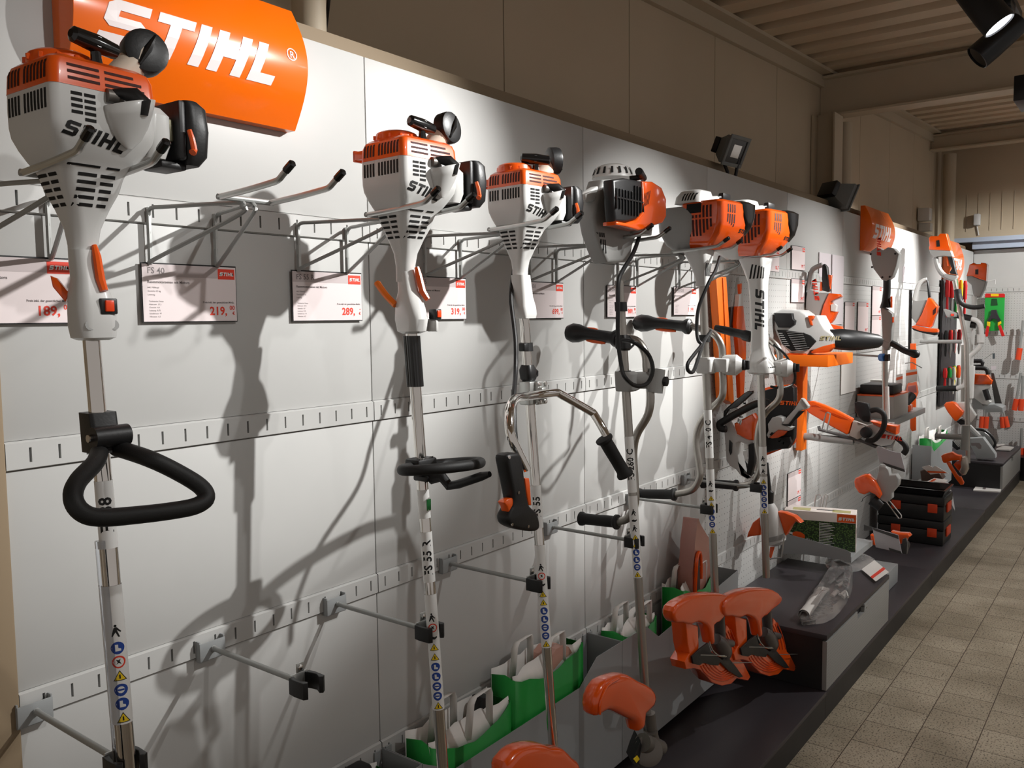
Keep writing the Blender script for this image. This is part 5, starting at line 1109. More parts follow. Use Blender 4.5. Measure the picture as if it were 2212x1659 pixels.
# grey battery trimmer with black shaft collar
X7 = 3.60
P7 = lambda x, y: pX(x, y, X7)
t = thing('battery_trimmer', 'grey battery trimmer hanging head up with black handle pointing right', 'trimmer', P7(1912, 1000))
q = lambda l: Z(l, 1820, 540, 6.91)
h = one('battery_head', lambda bm: tX(bm, [(1880, 543), (1893, 534), (1901, 536), (1908, 540), (1918, 534), (1930, 536), (1942, 548), (1936, 575), (1927, 598), (1914, 607), (1904, 604), (1886, 580), (1881, 560)], .07, .006, X=X7-.03), GREYP, t)
letter_X(h, 1903, 553, .022, X7-.031, RED, ang=90)
def scr(bm):
    for p in ((1881, 549), (1934, 548), (1884, 577), (1906, 599), (1922, 598)):
        lathe(bm, [(.006, 0), (.006, .002)], pX(p[0], p[1], X7-.0305), (-1, 0, 0), 8)
one('screw_heads', scr, BLACKPR, h)
one('grip_tube', lambda bm: tube(bm, [P7(1916, 600), P7(1916, 625), P7(1914, 650), P7(1914, 665)], [.020, .020, .022, .034], 16), BLACKP, t)
one('control_housing', lambda bm: tX(bm, q([(560, 845), (650, 880), (745, 950), (750, 1100), (735, 1180), (725, 1360), (700, 1400), (640, 1370), (590, 1330), (580, 1050)]), .06, .008, X=X7-.02), GREYP, t)
one('shaft_joint', lambda bm: tX(bm, q([(585, 1340), (720, 1370), (700, 1440), (670, 1500), (600, 1480), (580, 1430)]), .06, .01, X=X7-.02), GREYP, t)
one('throttle_trigger', lambda bm: (tX(bm, q([(712, 700), (735, 690), (735, 860), (715, 860)]), .02, .002, X=X7-.02), tX(bm, q([(735, 1000), (760, 1000), (758, 1080), (738, 1085)]), .02, .002, X=X7-.02)), ORANGE2, t)
one('loop_handle', lambda bm: tube(bm, smooth([P7(1914, 738), P7(1922, 740), P7(1935, 746), P7(1955, 758), P7(1975, 764), P7(1986, 768)], 3), [.016]*4+[.017]*7+[.02, .024, .022, .018, .01][:5], 14), BLACKP, t)
one('shaft_tube', lambda bm: tube(bm, [P7(1911, 750), P7(1914, 1000)], .0155, 16), ALU, t)
one('inch_label', lambda bm: tube(bm, [pX(1915.5, 835, X7-.004), pX(1917, 905, X7-.004)], .0125, 10), LWHITE, t)
ta = thing('clamp_arm', 'thin grey arm with blue clip gripping the grey battery trimmer', 'clamp arm', P7(1860, 768), 'clamp arms on the third slotted rail')
one('arm', lambda bm: tube(bm, [pX(1800, 762, X7+.02), pX(1835, 765, X7+.02), P7(1902, 770)], .006, 8), WIRE, ta)
one('rubber_jaw', lambda bm: tube(bm, [pX(1902, 772, X7-.01), pX(1910, 772, X7-.02)], .022, 12), BLUEC, ta); one('rubber_jaw', lambda bm: box(bm, pX(1912, 779, X7-.03), pX(1922, 766, X7+.01), .003), BLACKP, ta)
q = lambda l: Z(l, 1820, 980, 4.327)
one('motor_bracket', lambda bm: tX(bm, q([(340, 110), (400, 120), (430, 150), (440, 200), (500, 195), (530, 240), (520, 300), (460, 370), (460, 420), (410, 460), (360, 440), (330, 400), (310, 290), (325, 200)]), .06, .008, X=X7-.02), GREYP, t)
one('cutting_guard', lambda bm: tX(bm, q([(105, 260), (115, 230), (185, 200), (230, 198), (300, 260), (340, 330), (362, 390), (340, 425), (300, 385), (250, 360), (200, 385), (150, 370), (110, 310)]), .07, .012, X=X7-.05), ORANGE2, t)
one('line_head', lambda bm: tube(bm, [pX(1886, 1078, X7), pX(1905, 1094, X7)], [.040, .034], 18), BLACKP, t)
one('wire_guard', lambda bm: tub(bm, q([(410, 450), (525, 605), (550, 600), (548, 575), (440, 440)]), X7-.06, .0035, 8), CHROME, t)
one('line_end', lambda bm: tub(bm, q([(180, 450), (190, 420), (230, 390), (290, 375)]), X7-.06, .0018, 6), BLACKP, t)
# hedge trimmer 2, black blade
XC = wx(1966)-.02
q = lambda l: Z(l, 1820, 540, 6.91)
t = thing('hedge_trimmer', 'grey and orange hedge trimmer with black blade hanging right of the grey trimmer', 'hedge trimmer', pX(1990, 720, XC-.3))
XC -= .3
one('motor_housing', lambda bm: tX(bm, q([(1030, 1010), (1030, 900), (1050, 740), (1090, 760), (1250, 750), (1265, 740), (1180, 950), (1100, 1100)]), .08, .008, X=XC), GREYP, t)
one('handle_frame', lambda bm: tub(bm, q([(1075, 760), (1085, 700), (1130, 540), (1190, 470), (1260, 445)]), XC+.02, .018, 10, 3), WHITEP, t)
one('soft_grip', lambda bm: tX(bm, q([(1250, 440), (1275, 470), (1310, 700), (1275, 720), (1265, 600)]), .04, .004, X=XC-.01), BLACKP, t)
h = one('front_cover', lambda bm: tX(bm, q([(1270, 710), (1320, 730), (1420, 845), (1390, 960), (1380, 980), (1330, 1130), (1300, 1160), (1080, 1120), (1180, 950)]), .08, .01, X=XC-.015), ORANGE2, t)
one('dark_opening', lambda bm: tX(bm, q([(1350, 900), (1400, 850), (1390, 940), (1350, 975)]), .01, 0, X=XC-.018), DARKOR, h)
one('hand_guard', lambda bm: tX(bm, q([(1030, 1135), (1080, 1125), (1250, 1165), (1400, 1175), (1420, 1200), (1415, 1230), (1350, 1235), (1150, 1210), (1040, 1165)]), .07, .004, X=XC-.03), ORANGE2, t)
one('lower_rim', lambda bm: tX(bm, q([(1030, 1165), (1150, 1210), (1350, 1236), (1415, 1232), (1410, 1262), (1370, 1275), (1200, 1240), (1060, 1200)]), .07, .004, X=XC-.03), BLACKP, t)
one('blade', lambda bm: tub(bm, q([(1015, 600), (1005, 1200), (1000, 1500)]), XC+.05, .012, 6), BLACKP, t)
t = thing('blade_scabbard', 'bright orange scabbard tip hanging below the hedge trimmer with black blade', 'scabbard', pX(1970, 920, XC))
one('scabbard_body', lambda bm: tX(bm, [(1966, 742), (1978, 742), (1978, 930), (1970, 932), (1966, 925)], .02, .002, X=XC+.02), ORANGE, t)
# mid shelf with boxes
XM = 4.28; c = pX(1932, 912, XM); e = pY(1998, 885, c.y)
t = thing('wall_shelf', 'grey wall shelf carrying the grey carton and black case', 'shelf', (XM+.5, c.y/2, c.z))
one('shelf_board', lambda bm: box(bm, (XM, c.y, c.z), (e.x, -.012, c.z+.012), .002), BINM, t)
one('shelf_lip', lambda bm: box(bm, (XM, c.y-.003, c.z-.025), (e.x, c.y, c.z+.014), .001), BINM, t)
zs2 = c.z+.0125
c2 = pX(1930, 895, XM+.02)
q1 = pX(1862, 853, XM+.05); q2 = pX(1930, 895, XM+.05); y1 = max(q2.y, c.y+.01); top = pX(1931, 855, XM+.05).z
cart = thing('carton', 'long grey carton on the wall shelf behind the trimmer shaft', 'box', (XM+.2, y1+.1, zs2))
cb = one('carton_body', lambda bm: box(bm, (XM+.05, y1, zs2), (XM+.45, -.015, top), .002), mat('grey_carton', (165, 160, 156), .6), cart)
one('carton_edge', lambda bm: box(bm, (XM+.048, y1-.001, top-.008), (XM+.451, -.015, top+.001)), ORANGE, cb)
tp = pX(1925, 832, XM+.08).z
one('hard_case', lambda bm: box(bm, (XM+.08, y1+.01, top+.001), (XM+.32, -.02, tp), .012), BLACKP, None, label='black hard case lying on the long grey carton', cat='case')
one('carton', lambda bm: box(bm, (XM+.34, -.10, top+.001), (XM+.44, -.02, tp+.01), .002), WPAPER, None, label='small white carton beside the black hard case', cat='box')
p = pX(1960, 868, XM+.55)
t = thing('small_power_tool', 'small orange and dark tool on the wall shelf right of the grey carton', 'garden tool', (XM+.58, c.y+.06, zs2))
one('tool_body', lambda bm: box(bm, (XM+.5, c.y+.02, zs2), (XM+.62, c.y+.10, zs2+.05), .012), ORANGE2, t)
one('tool_head', lambda bm: tube(bm, [V((XM+.52, c.y+.06, zs2+.05)), V((XM+.60, c.y+.03, zs2+.11))], [.028, .034], 14), BLACKP, t)
one('hanging_plate', lambda bm: box(bm, (XM+.60, -.045, zs2-.17), (XM+.66, -.020, zs2-.02), .006), ORANGE2, None, label='orange scabbard end showing under the wall shelf', cat='scabbard')
# bagged items with headers on a hook
for k, (x0, x1, y0, y1_, lab) in enumerate(((1957, 1981, 798, 862, 'clear bag with white and orange header hanging above the wall shelf'), (1936, 1950, 808, 860, 'narrow header card hanging left of the clear bag above the shelf'))):
    X_ = 5.0+.0*k
    t = thing('bagged_part', lab, 'bagged goods', pX((x0+x1)/2, y1_, X_))
    hd = one('header_card', lambda bm: tX(bm, [(x0, y0+2), (x1, y0-1), (x1, y0+25), (x0, y0+30)], .004, 0, X=X_), WPAPER, t)
    one('orange_stripe', lambda bm: tX(bm, [(x0, y0+8), (x1, y0+4), (x1, y0+10), (x0, y0+14)], .001, 0, X=X_-.002), ORANGE, hd)
    if k == 0:
        one('clear_bag', lambda bm: tX(bm, [(x0, y0+30), (x1, y0+25), (x1+5, y0+50), (x1, y0+62), (x0-3, y0+60), (x0-5, y0+48)], .05, .012, X=X_-.02), BAGM, t)
        one('pink_content', lambda bm: tX(bm, [(x0+4, y0+36), (x1-3, y0+34), (x1-1, y0+50), (x0+2, y0+52)], .02, .008, X=X_), mat('pink_content', (214, 130, 130), .5), t)
one('display_hook', lambda bm: tub(bm, [(1955, 785), (1970, 783), (1992, 795)], 5.0, .0035, 6), STEEL, None, label='thin wire hook holding the clear bag above the wall shelf', cat='hook')
# support arm with the chainsaw and its price plate
q = lambda l: Z(l, 1700, 820, 5.925)
XA = 3.18
t = thing('display_arm', 'grey tubular arm carrying the chainsaw with the orange scabbard', 'display arm', pX(1800, 945, XA))
one('arm_tube', lambda bm: tub(bm, q([(130, 700), (160, 725), (300, 730), (480, 755), (800, 785), (855, 790)]), XA, .020, 16, 2), WIRE, t)
one('end_plate', lambda bm: tX(bm, q([(850, 755), (960, 765), (940, 815), (905, 830), (855, 815)]), .03, .004, X=XA-.01), WIRE, t)
one('mount_plate', lambda bm: box(bm, (XA-.05, -.018, pX(1722, 965, XA).z), (XA+.03, -.008, pX(1722, 930, XA).z)), BINM, t)
one('perforated_strip', lambda bm: tX(bm, q([(385, 600), (400, 640), (960, 770), (1135, 850), (1130, 880), (940, 800), (400, 655)]), .05, .001, X=XA-.02), mat('dark_strip', (70, 70, 70), .4), t)
for dx in (0, ): one('wire_loop', lambda bm: tub(bm, q([(450, 630), (500, 430), (520, 420), (555, 435), (555, 450), (505, 665)]), XA-.05, .004, 8), STEEL, t)
t2 = thing('price_plate', 'tilted grey price plate in front of the chainsaw arm', 'price plate', pX(1920, 1010, XA-.05))
one('plate', lambda bm: tX(bm, q([(1140, 880), (1160, 850), (1350, 920), (1455, 940), (1515, 1180), (1330, 1120), (1185, 1060)]), .004, 0, X=XA-.08), mat('pale_plate', (186, 186, 192), .35), t2)
one('holder_strip', lambda bm: tX(bm, q([(1225, 1060), (1500, 1150), (1510, 1185), (1280, 1110)]), .004, 0, X=XA-.084), mat('dark_strip', (70, 70, 70), .4), t2)
t = thing('chainsaw', 'white and orange chainsaw with orange scabbard lying on the grey arm', 'chainsaw', pX(1850, 950, XA))
sc = one('blade_scabbard', lambda bm: tX(bm, q([(245, 280), (330, 275), (400, 300), (480, 330), (640, 400), (840, 505), (830, 560), (790, 690), (760, 705), (560, 600), (430, 520), (280, 430), (240, 390), (228, 320)]), .04, .008, X=XA-.02), ORANGE, t)
one('scabbard_grooves', lambda bm: (tX(bm, q([(315, 330), (370, 325), (440, 360), (370, 345), (320, 345)]), .002, 0, X=XA-.022), tX(bm, q([(410, 385), (460, 380), (620, 440), (780, 510), (700, 500), (560, 440), (450, 400)]), .002, 0, X=XA-.022)), mat('orange_rib', (200, 66, 14), .3), sc)
one('metal_cover', lambda bm: tX(bm, q([(840, 530), (1000, 590), (985, 640), (960, 740), (900, 770), (790, 720)]), .05, .008, X=XA-.03), mat('satin_cover', (176, 168, 160), .3, .3), t)
bd = one('motor_housing', lambda bm: tX(bm, q([(985, 600), (1100, 570), (1200, 600), (1240, 650), (1400, 700), (1380, 770), (1330, 840), (1200, 860), (1000, 780), (960, 740)]), .09, .012, X=XA-.02), WHITEP, t)
letter_X(bd, 1903, 946, .022, XA-.021, RED, ang=-5)
one('top_cover', lambda bm: tX(bm, q([(1060, 530), (1180, 560), (1290, 580), (1405, 600), (1395, 705), (1300, 670), (1240, 640), (1100, 570)]), .08, .008, X=XA-.03), ORANGE2, t)
one('sprocket_knob', lambda bm: lathe(bm, [(.030, 0), (.030, .014), (.024, .018), (0, .018)], pX(1872, 934, XA-.03), (-1, 0, 0), 24), BLACKP, t)
one('hand_guard', lambda bm: tX(bm, q([(862, 300), (900, 280), (1040, 310), (1060, 370), (1065, 500), (1050, 550), (980, 540), (930, 500), (870, 400)]), .03, .006, X=XA-.03), BLACKP, t)
one('front_handle', lambda bm: tub(bm, q([(1070, 400), (1150, 385), (1230, 430), (1250, 520), (1220, 650), (1130, 760), (1060, 785), (1010, 770)]), XA-.07, .014, 12, 3), RUBBER, t)
one('rear_handle', lambda bm: tub(bm, q([(1385, 730), (1450, 780), (1510, 840), (1525, 900), (1490, 950)]), XA, .015, 12, 3), RUBBER, t)
one('lower_housing', lambda bm: tX(bm, q([(1100, 830), (1200, 858), (1335, 840), (1375, 790), (1350, 870), (1250, 870)]), .05, .003, X=XA-.01), GREYP, t)
# boxed hedge trimmer on its sloping shelf
XS = 2.95; c = pX(1838, 1207, XS); wz = pX(1700, 1158, XS)
t = thing('wall_shelf', 'grey wall shelf with slanted side plate under the boxed hedge trimmer', 'shelf', (XS+.3, c.y/2, c.z))
sl = lambda y: c.z
one('shelf_board', lambda bm: prism(bm, [(XS, c.y, c.z), (XS+.42, c.y, c.z), (XS+.42, -.012, sl(-.012)), (XS, -.012, sl(-.012))], (0, 0, .006)), BINM, t)
one('side_plate', lambda bm: prism(bm, [(XS-.002, c.y, c.z-.012), (XS-.002, c.y, c.z+.030), (XS-.002, c.y+.02, c.z+.042), (XS-.002, -.012, c.z+.085), (XS-.002, -.012, c.z-.03), (XS-.002, -.15, c.z-.014)], (.002, 0, 0)), BINM, t)
one('shelf_lip', lambda bm: box(bm, (XS, c.y-.002, c.z-.022), (XS+.42, c.y, c.z+.008)), BINM, t)
bx0 = XS+.11; n0 = pX(1849, 1187, bx0); ang = math.atan2(.055, -.012-c.y)
Rb = M4.Rotation(math.radians(14), 3, 'Z') ; piv = V((bx0, n0.y, c.z+.0065))
L_ = .36; Hh = pX(1848, 1112, bx0).z-piv.z
t = thing('hedge_trimmer_box', 'retail carton with green hedge photo standing on the low grey shelf', 'box', piv)
def bxf(bm, a, b, bev=0): box(bm, piv+V(a), piv+V(b), bev, rot=(Rb, piv))
cb = one('carton_body', lambda bm: bxf(bm, (0, 0, 0), (.125, L_, Hh), .001), mat('white_carton', (222, 214, 208), .45), t)
ph = one('hedge_photo', lambda bm: bxf(bm, (-.0012, .004, .002), (-.0004, L_-.004, Hh*.76)), HEDGE, cb)
one('logo_patch', lambda bm: bxf(bm, (-.002, .003, Hh*.77), (-.0005, .095, Hh*.985)), ORANGE, cb)
def onface(bm, y0, z0, off=-.0026):
    """place a flat shape on the wide face; u runs towards -Y"""
    for v in bm.verts: v.co = Rb @ V((off, y0-v.co.x, z0+v.co.y))+piv
    return bm
po, ww = stihl_polys(.017, .2); bm = flat_polys(po); finish('lettering', onface(bm, .090, Hh*.82), LWHITE, cb, smooth=0)
bm = rects([(0, -k*.0085, .05+.03*((k*7) % 5)/5, -k*.0085+.0028) for k in range(15)]); finish('print_lines', onface(bm, .18, Hh*.70, -.0018), LWHITE, ph, smooth=0)
bm = rects([(-.0025, -.135, -.001, .006)]); finish('print_lines', onface(bm, .18, Hh*.70, -.0018), LWHITE, ph, smooth=0)
bm = flat_polys([circ(0, 0, 1, 20)]); 
for v in bm.verts: v.co = V((v.co.x*.030+v.co.y*.012, v.co.y*.017-v.co.x*.012, 0))
finish('pictured_tool', onface(bm, .285, Hh*.33, -.0020), ORANGE, ph, smooth=0)
bm = flat_polys([[(-.045, -.012), (-.02, -.030), (.03, -.030), (.05, -.01), (.02, -.022), (-.02, -.012)], [(-.10, .035), (-.03, .012), (-.03, .0), (-.10, .02)]]); finish('pictured_tool', onface(bm, .285, Hh*.33, -.0018), LWHITE, ph, smooth=0)
bm = rects([(.04+k*.011, -.020-k*.0030, .047+k*.011, -.010-k*.0030) for k in range(12)]); finish('pictured_tool', onface(bm, .285, Hh*.33, -.0018), WIRE, ph, smooth=0)
bm = text_polys_mesh('A 25', .016, .0003); finish('lettering', onface(bm, L_-.04, Hh*.84), BLACKPR, cb, smooth=0)
one('carry_slot', lambda bm: bxf(bm, (.052, .11, Hh), (.066, .20, Hh+.0008)), BLACKPR, cb)
for y0 in (.03, .23): one('top_picture', lambda bm: bxf(bm, (.02, y0, Hh), (.08, y0+.09, Hh+.0008)), mat('olive_print', (170, 165, 110), .5), cb)
one('end_print', lambda bm: (bxf(bm, (.03, -.0008, Hh*.2), (.09, -.0002, Hh*.62))), mat('end_print_grey', (196, 188, 186), .5), cb)
for k in range(3): one('end_pictogram', lambda bm: bxf(bm, (.038+k*.018, -.0014, Hh*.45), (.048+k*.018, -.0008, Hh*.56)), BLACKPR, cb)
for k in range(2):
    one('wire_loop', lambda bm: tub(bm, [(1758+k*17, 1098), (1763+k*18, 1070), (1766+k*18, 1068), (1773+k*14, 1070), (1775+k*12, 1073), (1770+k*12, 1098)], 3.28, .004, 8), STEEL, None, label=('left', 'right')[k]+' of two wire loops standing up behind the boxed hedge trimmer', cat='wire loop', group='wire loops behind the carton')
# trimmer head hanging upside down in front of the box
XH = 2.44
q = lambda l: Z(l, 1600, 1050, 5.925)
t = thing('battery_trimmer', 'white battery trimmer hanging with its orange guard beside the sixth shaft', 'trimmer', pX(1668, 1200, XH))
one('guard_half', lambda bm: tX(bm, q([(75, 660), (90, 600), (150, 470), (240, 400), (250, 590), (245, 630), (180, 640), (110, 650)]), .05, .008, X=XH), ORANGE, t)
one('guard_half', lambda bm: tX(bm, q([(470, 330), (560, 345), (680, 390), (770, 475), (740, 475), (700, 450), (640, 510), (610, 570), (565, 640), (530, 520)]), .05, .008, X=XH), ORANGE, t)
one('motor_housing', lambda bm: tube(bm, [pX(1658, 1088, XH), pX(1660, 1100, XH), pX(1665, 1130, XH), pX(1673, 1160, XH), pX(1679, 1172, XH), pX(1681, 1178, XH)], [.030, .042, .050, .052, .044, .020], 24), WHITEP, t)
one('grey_band', lambda bm: tube(bm, [pX(1672.5, 1156, XH), pX(1675.5, 1166, XH)], [.0535, .0515], 24), GREYP, t)
one('shaft_boot', lambda bm: tube(bm, [pX(1660, 1060, XH), pX(1662, 1064, XH), pX(1662, 1080, XH), pX(1659, 1094, XH)], [.012, .021, .020, .024], 14), BLACKP, t)
one('wire_guard', lambda bm: tub(bm, q([(560, 650), (545, 720), (525, 900), (500, 915), (370, 930)]), XH-.03, .0035, 8, 2), STEEL, t)
one('line_knife', lambda bm: tX(bm, q([(375, 780), (430, 780), (380, 945), (365, 900)]), .01, .001, X=XH), ORANGE2, t)
one('shaft_tube', lambda bm: tub(bm, [(1662, 1062), (1655, 1000)], XH+.0, .011, 10), BLACKP, t)
# bins and papers: bag with parts on the cabinet, label card
zc1 = .3665
def bag_blob(pts, h, th0=.01, n=3, seed=1):
    """lying plastic bag: crumpled lens over an outline on the plane z"""
    rnd = random.Random(seed); c = sum(pts, V((0, 0, 0)))/len(pts); o = smooth(pts, n, True); bm = B()
    rings = []
    for s, z in ((1.0, .001), (.98, .35), (.85, .72), (.6, .93), (.3, 1.0)):
        rings.append([bm.verts.new(c+(p-c)*s*(1+rnd.uniform(-.03, .03))+V((0, 0, z*h*(1+rnd.uniform(-.22, .22))))) for p in o])
    k = len(o)
    for a, b in zip(rings, rings[1:]):
        for j in range(k): bm.faces.new((a[j], a[(j+1) % k], b[(j+1) % k], b[j]))
    bm.faces.new(rings[-1]); bm.faces.new(rings[0][::-1]); return bm
pz = lambda x, y, z=zc1: pZ(x, y, z)
t = thing('bagged_part', 'long clear plastic bag with a rolled white leaflet lying on the drawer cabinet', 'bagged goods', pz(1790, 1300))
finish('clear_bag', bag_blob([pz(1728, 1340), pz(1745, 1352), pz(1800, 1335), (pz(1835, 1290)), pz(1842, 1255), pz(1836, 1228), pz(1800, 1226), pz(1768, 1270), pz(1745, 1300)], .055, seed=3), BAGM, t, smooth=30)
one('rolled_leaflet', lambda bm: (tube(bm, [pz(1736, 1343)+V((0, 0, .028)), pz(1778, 1290)+V((0, 0, .026))], .025, 18, caps=False), tube(bm, [pz(1736, 1343)+V((0, 0, .028)), pz(1778, 1290)+V((0, 0, .026))], .018, 18, caps=False)), WPAPER, t)
for k, (x, y) in enumerate(((1795, 1300), (1806, 1282), (1815, 1298), (1790, 1275))):
    one('metal_fitting', lambda bm: tube(bm, [pz(x, y)+V((0, 0, .012)), pz(x+12, y-9)+V((0, 0, .020)), pz(x+16, y-2)+V((0, 0, .014))], [.010, .012, .007], 10), (WPAPER, STEEL, WPAPER, GREYP)[k], t)
t = thing('bagged_part', 'second clear plastic bag behind the first on the drawer cabinet', 'bagged goods', pz(1810, 1230))
finish('clear_bag', bag_blob([pz(1785, 1225), pz(1820, 1240), pz(1870, 1228), pz(1890, 1212), pz(1830, 1205), pz(1790, 1208)], .05, seed=8), BAGM, t, smooth=30)
t = thing('label_card', 'white label card with an orange stripe at the cabinet edge', 'card', pz(1890, 1235, .375))
cdb = one('card_sheet', lambda bm: prism(bm, [pz(1861, 1230, .378), pz(1889, 1210, .400), pz(1920, 1236, .400), pz(1892, 1256, .378)], (0, 0, .0008)), WPAPER, t)
one('orange_stripe', lambda bm: prism(bm, [pz(1880, 1246, .3795), pz(1908, 1225, .4012), pz(1913, 1229, .4012), pz(1885, 1250, .3795)], (0, 0, .0006)), RED, cdb)
one('pictogram', lambda bm: prism(bm, [pz(1873, 1228, .3795), pz(1884, 1219, .3885), pz(1889, 1224, .3885), pz(1878, 1233, .3795)], (0, 0, .0006)), GREYPR, cdb)
# price plate with orange saw head, right of the boxed hedge trimmer
XP = 3.42
q = lambda l: Z(l, 1820, 980, 4.327)
t = thing('price_plate', 'tilted grey price plate left of the black toolboxes', 'price plate', pX(1920, 1200, XP-.1))
one('plate', lambda bm: tX(bm, q([(280, 690), (520, 760), (555, 935), (470, 910), (310, 875)]), .004, 0, X=XP-.1), mat('pale_plate', (186, 186, 192), .35), t)
one('holder_strip', lambda bm: (tX(bm, q([(280, 690), (520, 765), (525, 800), (290, 715)]), .004, 0, X=XP-.104), tX(bm, q([(430, 880), (545, 915), (555, 938), (440, 905)]), .004, 0, X=XP-.104)), mat('dark_strip', (70, 70, 70), .4), t)
one('plate_stand', lambda bm: tX(bm, q([(200, 665), (285, 690), (290, 720), (200, 720)]), .006, 0, X=XP-.06), MATS['dark_strip'], t)
one('plate_stand', lambda bm: (tX(bm, q([(540, 930), (600, 940), (605, 830), (590, 790), (560, 800)]), .02, .001, X=XP-.05)), mat('dark_strip', (70, 70, 70), .4), t)
t = thing('cutting_machine', 'orange machine peeping out behind the tilted price plate', 'garden tool', pX(1950, 1180, XP))
one('orange_cover', lambda bm: tX(bm, q([(450, 730), (520, 745), (610, 750), (632, 775), (600, 800), (590, 835), (540, 850), (500, 790)]), .06, .008, X=XP), ORANGE2, t)
one('lower_cover', lambda bm: tX(bm, q([(258, 760), (290, 770), (305, 860), (270, 845)]), .05, .004, X=XP-.06), ORANGE2, t)
one('dark_base', lambda bm: tX(bm, q([(560, 840), (600, 835), (612, 870), (590, 940), (565, 930)]), .06, .006, X=XP), BLACKP, t)
one('base_bin', lambda bm: box(bm, (3.10, -.42, .126), (3.75, -.10, .235), .004), BINM, None, label='low grey sheet metal tray on the plinth behind the label card', cat='tray')
# black toolboxes with orange latches
c = pZ(2037, 1181, .1255); 
def toolbox(z0, z1, lab, dx=0):
    t = thing('toolbox', lab, 'toolbox', (c.x+.14, c.y+.2, z0), 'stacked black toolboxes')
    L = .42; W_ = .28
    b = one('box_body', lambda bm: (box(bm, (c.x, c.y, z0), (c.x+W_, c.y+L, z0+(z1-z0)*.62), .010)), BLACKP, t)
    one('box_lid', lambda bm: box(bm, (c.x-.003, c.y-.003, z0+(z1-z0)*.63), (c.x+W_+.003, c.y+L+.003, z1), .008), BLACKP, t)
    m = z0+(z1-z0)*.52
    for y in (c.y+.07, c.y+.30): one('latch', lambda bm: box(bm, (c.x-.010, y-.030, m-.030), (c.x-.001, y+.030, m+.030), .003), mat('latch_orange', (200, 62, 24), .45), t)
    one('end_latch', lambda bm: box(bm, (c.x+.07, c.y-.011, m-.032), (c.x+.20, c.y-.001, m+.030), .003), MATS['latch_orange'], t)
hz = (pX(2037, 1075, c.x).z-c.z)/2
toolbox(.1255, .1255+hz-.002, 'lower of the two black toolboxes with orange latches')
toolbox(.1255+hz, .1255+2*hz-.002, 'upper of the two black toolboxes, under the open black tray')
zt = .1255+2*hz
def tray(bm):
    x0, x1, y0, y1 = c.x-.005, c.x+.30, c.y-.005, c.y+.42; h = .045
    loft(bm, [[V((a, b, zt)) for a, b in ((x0+.02, y0+.02), (x1-.02, y0+.02), (x1-.02, y1-.02), (x0+.02, y1-.02))], [V((a, b, zt+h)) for a, b in ((x0, y0), (x1, y0), (x1, y1), (x0, y1))], [V((a, b, zt+h)) for a, b in ((x0+.012, y0+.012), (x1-.012, y0+.012), (x1-.012, y1-.012), (x0+.012, y1-.012))], [V((a, b, zt+.006)) for a, b in ((x0+.03, y0+.03), (x1-.03, y0+.03), (x1-.03, y1-.03), (x0+.03, y1-.03))]])
one('storage_tray', tray, BLACKG, None, label='open glossy black tray on top of the two toolboxes', cat='tray')
# bagged goods behind the toolboxes
t = thing('bagged_part', 'clear bag with white header and orange stripe leaning behind the black tray', 'bagged goods', (5.3, -.3, .125))
finish('clear_bag', bag_blob([pZ(1975, 1050, .30), pZ(2010, 1065, .30), pZ(2050, 1070, .28), pZ(2063, 1110, .2), pZ(2055, 1060, .3), pZ(2040, 1040, .30), pZ(2000, 1035, .32)], .05, seed=5), mat('milky_bag', (214, 212, 212), .3, trans=.3), t, smooth=30)
hd = one('header_card', lambda bm: prism(bm, [pZ(1978, 1052, .40), pZ(2018, 1033, .42), pZ(2048, 1037, .42), pZ(2025, 1056, .40)], (0, 0, .002)), WPAPER, t)
one('orange_stripe', lambda bm: prism(bm, [pZ(1986, 1053, .4025), pZ(2018, 1034, .4225), pZ(2023, 1035, .4225), pZ(1994, 1054, .4025)], (0, 0, .001)), ORANGE, hd)
t = thing('bagged_part', 'dark bagged part with folded white and orange header beside the far cabinet', 'bagged goods', (5.9, -.3, .125))
one('dark_content', lambda bm: tX(bm, [(1987, 1018), (2000, 1012), (2030, 1022), (2037, 1035), (1990, 1042)], .12, .01, X=5.75), mat('brown_packet', (90, 70, 62), .3), t)
hd = one('header_card', lambda bm: tX(bm, [(1991, 1009), (2006, 1005), (2015, 1010), (2020, 1006), (2049, 1023), (2035, 1022), (2010, 1025)], .01, 0, X=5.70), WPAPER, t)
one('orange_stripe', lambda bm: tX(bm, [(2002, 1017), (2040, 1019), (2044, 1022), (2005, 1021)], .002, 0, X=5.695), ORANGE, hd)
